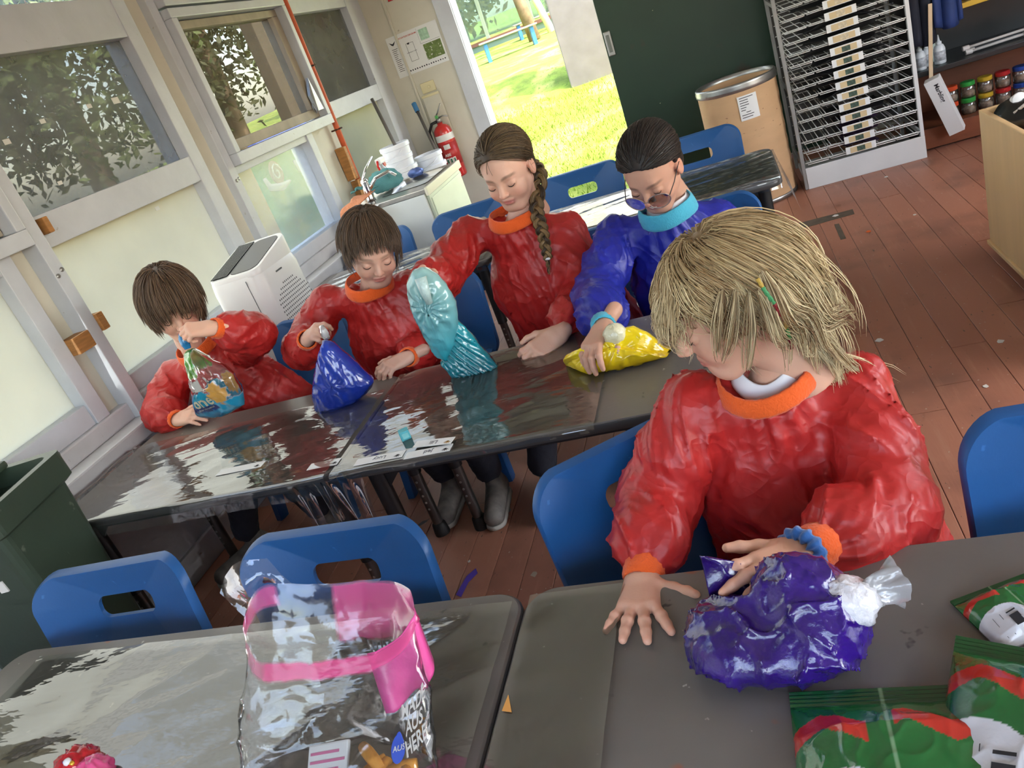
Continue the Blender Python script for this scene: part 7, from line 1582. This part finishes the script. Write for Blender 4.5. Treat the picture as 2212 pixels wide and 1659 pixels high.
# ================================================================== small things on tables and floor
m_cube = mat('teal_eraser', srgb(88, 176, 186), .6, var=.08)
cq = atz(878, 947, .627); ck = thing('eraser', 'small teal cube on the plastic cover of the middle table', 'eraser', cq); obj('block', MB().rbox((-.014, -.014, 0), (.014, .014, .028), .003, rotz(.5), cq), m_cube, ck); obj('worn_corner', MB().rbox((-.008, -.0146, .006), (.010, -.0138, .022), .0004, rotz(.5), cq), mat('pale_teal', srgb(130, 200, 200), .6), ck)
def name_tag(label, word, p0, ang, w=.17, h=.034):
    c = np.asarray(p0); ux = V3(math.cos(ang), math.sin(ang), 0); uy = V3(-math.sin(ang), math.cos(ang), 0); t = thing('name_tag', label, 'name tag', c, 0, 'white name tags')
    obj('card', MB().add([c + sx * ux * w / 2 + sy * uy * h / 2 + V3(0, 0, z) for z in (0, .0012) for sx, sy in ((-1, -1), (1, -1), (1, 1), (-1, 1))], [(3, 2, 1, 0), (4, 5, 6, 7), (0, 1, 5, 4), (1, 2, 6, 5), (2, 3, 7, 6), (3, 0, 4, 7)]), m_paper, t)
    if word:
        lt_ = MB(); lettering(lt_, word, .022, c + V3(0, 0, .0016), -ux, -uy); obj('lettering', lt_, mat('grey_pencil', srgb(110, 110, 118), .7), t)['kind'] = 'stuff'
    hd = MB(); hc_ = c + ux * w * .38 + V3(0, 0, .0016)                         # small printed hand symbol
    for k in range(5): a_ = -.9 + .45 * k; d_ = -uy * math.cos(a_) + ux * math.sin(a_); hd.add([hc_ + ux * .002, hc_ - ux * .002, hc_ - ux * .0012 + d_ * .013, hc_ + ux * .0012 + d_ * .013], [(0, 1, 2, 3)])
    obj('hand_symbol', hd, m_ink if word != 'Lili' else mat('gold_print', srgb(190, 140, 50), .6), t)['kind'] = 'stuff'
    return t
name_tag('white name tag nearest the teal cube, lying askew', 'Lili', atz(937, 956, .634), -.15, .12, .032); name_tag('white name tag along the table edge below the teal cube', 'Jed', atz(925, 976, .6285), .0, .135)
name_tag('white name tag along the table edge left of the seam strip', 'Lucy', atz(820, 990, .6285), .0, .15); name_tag('white name tag under the plastic near the child by the windows', '', atz(520, 1012, .6285), .0, .17)
name_tag('white name tag under the plastic left of the table seam', '', atz(700, 1003, .6285), .0, .10)
ps_ = thing('place_mat', 'dull grey green painted square under the plastic of the window side table', 'mat', atz(565, 960, .627)); pcn = [atz(a, b_, .627) for a, b_ in ((465, 945), (555, 922), (590, 985), (480, 1010))]; obj('card', MB().add(pcn + [p + V3(0, 0, .001) for p in pcn], [(0, 1, 2, 3), (7, 6, 5, 4), (0, 4, 5, 1), (1, 5, 6, 2), (2, 6, 7, 3), (3, 7, 4, 0)]), mat('painted_card', srgb(96, 108, 106), .6, var=.3, vscale=20, spots=[(srgb(150, 110, 60), 12, .62, .06)]), ps_)
tri = [atz(a, b_, .631) for a, b_ in ((1084, 1535), (1098, 1500), (1105, 1538))]; solo('paper_scrap', MB().add(tri + [p - V3(0, 0, .001) for p in tri], [(0, 1, 2), (5, 4, 3), (0, 3, 4, 1), (1, 4, 5, 2), (2, 5, 3, 0)]), mat('orange_paper', srgb(226, 160, 80), .7), 'orange triangle of paper on the foreground plastic', 'paper scrap', tri[0])
ss = [atz(a, b_, .0015) for a, b_ in ((985, 1285), (1008, 1245), (1028, 1228), (1032, 1238), (1012, 1258), (996, 1290))]; solo('paper_strip', MB().add(ss + [p + V3(0, 0, .001) for p in ss], [tuple(range(5, -1, -1)), tuple(range(6, 12))]), mat('violet_paper', srgb(100, 76, 190), .7), 'violet paper strip on the floor behind the foreground chairs', 'paper strip', ss[0])
m_scrap = m_paper
for k, (px, py, r, lab, mm) in enumerate([(1806, 466, .022, 'white scrap on the dark floor tape near the back table', m_paper), (1877, 500, .016, 'orange scrap on the floor right of the back table', mat('orange_scrap', srgb(232, 110, 40), .7)), (1975, 464, .012, 'white fleck on the floor in front of the drying rack', m_paper), (1915, 382, .014, 'white scrap on the floor close to the drying rack base', m_paper),
        (2160, 738, .016, 'pale curled shaving on the floor near the right chair', m_tape), (2130, 835, .014, 'white shaving on the floor beyond the right chair', m_tape), (1900, 735, .018, 'small white feathery scrap on the floor beside the blonde hair', m_paper), (1155, 1240, .016, 'brown sliver on the floor between the foreground chairs', m_sashw), (1014, 1213, .008, 'tiny cream scrap on the floor near the violet strip', m_tape), (1100, 1102, .014, 'grey triangle scrap on the floor by the table leg', m_rackg)]):
    c = atz(px, py, .001); a = random.uniform(0, 6); pts = [c + V3(r * math.cos(a + b_) * (1 if i % 2 else .55), r * math.sin(a + b_) * (.6 if i % 2 else 1), 0) for i, b_ in enumerate((0, 1.2, 2.3, 3.6, 5.0))]
    solo('floor_scrap', MB().add(pts + [p + V3(0, 0, .0015) for p in pts], [(4, 3, 2, 1, 0), (5, 6, 7, 8, 9)]), mm, lab, 'paper scrap', c)
m_ftape = mat('worn_grey_floor_tape', srgb(88, 78, 66), .6, var=.25, vscale=20)
for k, (q, lab) in enumerate([([(1695, 490), (1842, 452), (1846, 462), (1700, 503)], 'long worn grey tape strip on the floor beside the back table'), ([(1802, 485), (1812, 483), (1828, 515), (1816, 518)], 'short worn grey tape strip on the floor right of the long one'), ([(1702, 522), (1720, 518), (1722, 530), (1702, 534)], 'small square of worn tape on the floor by the table leg')]):
    pts = [atz(a, b_, .0008) for a, b_ in q]; solo('floor_tape', MB().add(pts + [p + V3(0, 0, .0006) for p in pts], [(3, 2, 1, 0), (4, 5, 6, 7), (0, 1, 5, 4), (1, 2, 6, 5), (2, 3, 7, 6), (3, 0, 4, 7)]), m_ftape, lab, 'tape', pts[0])
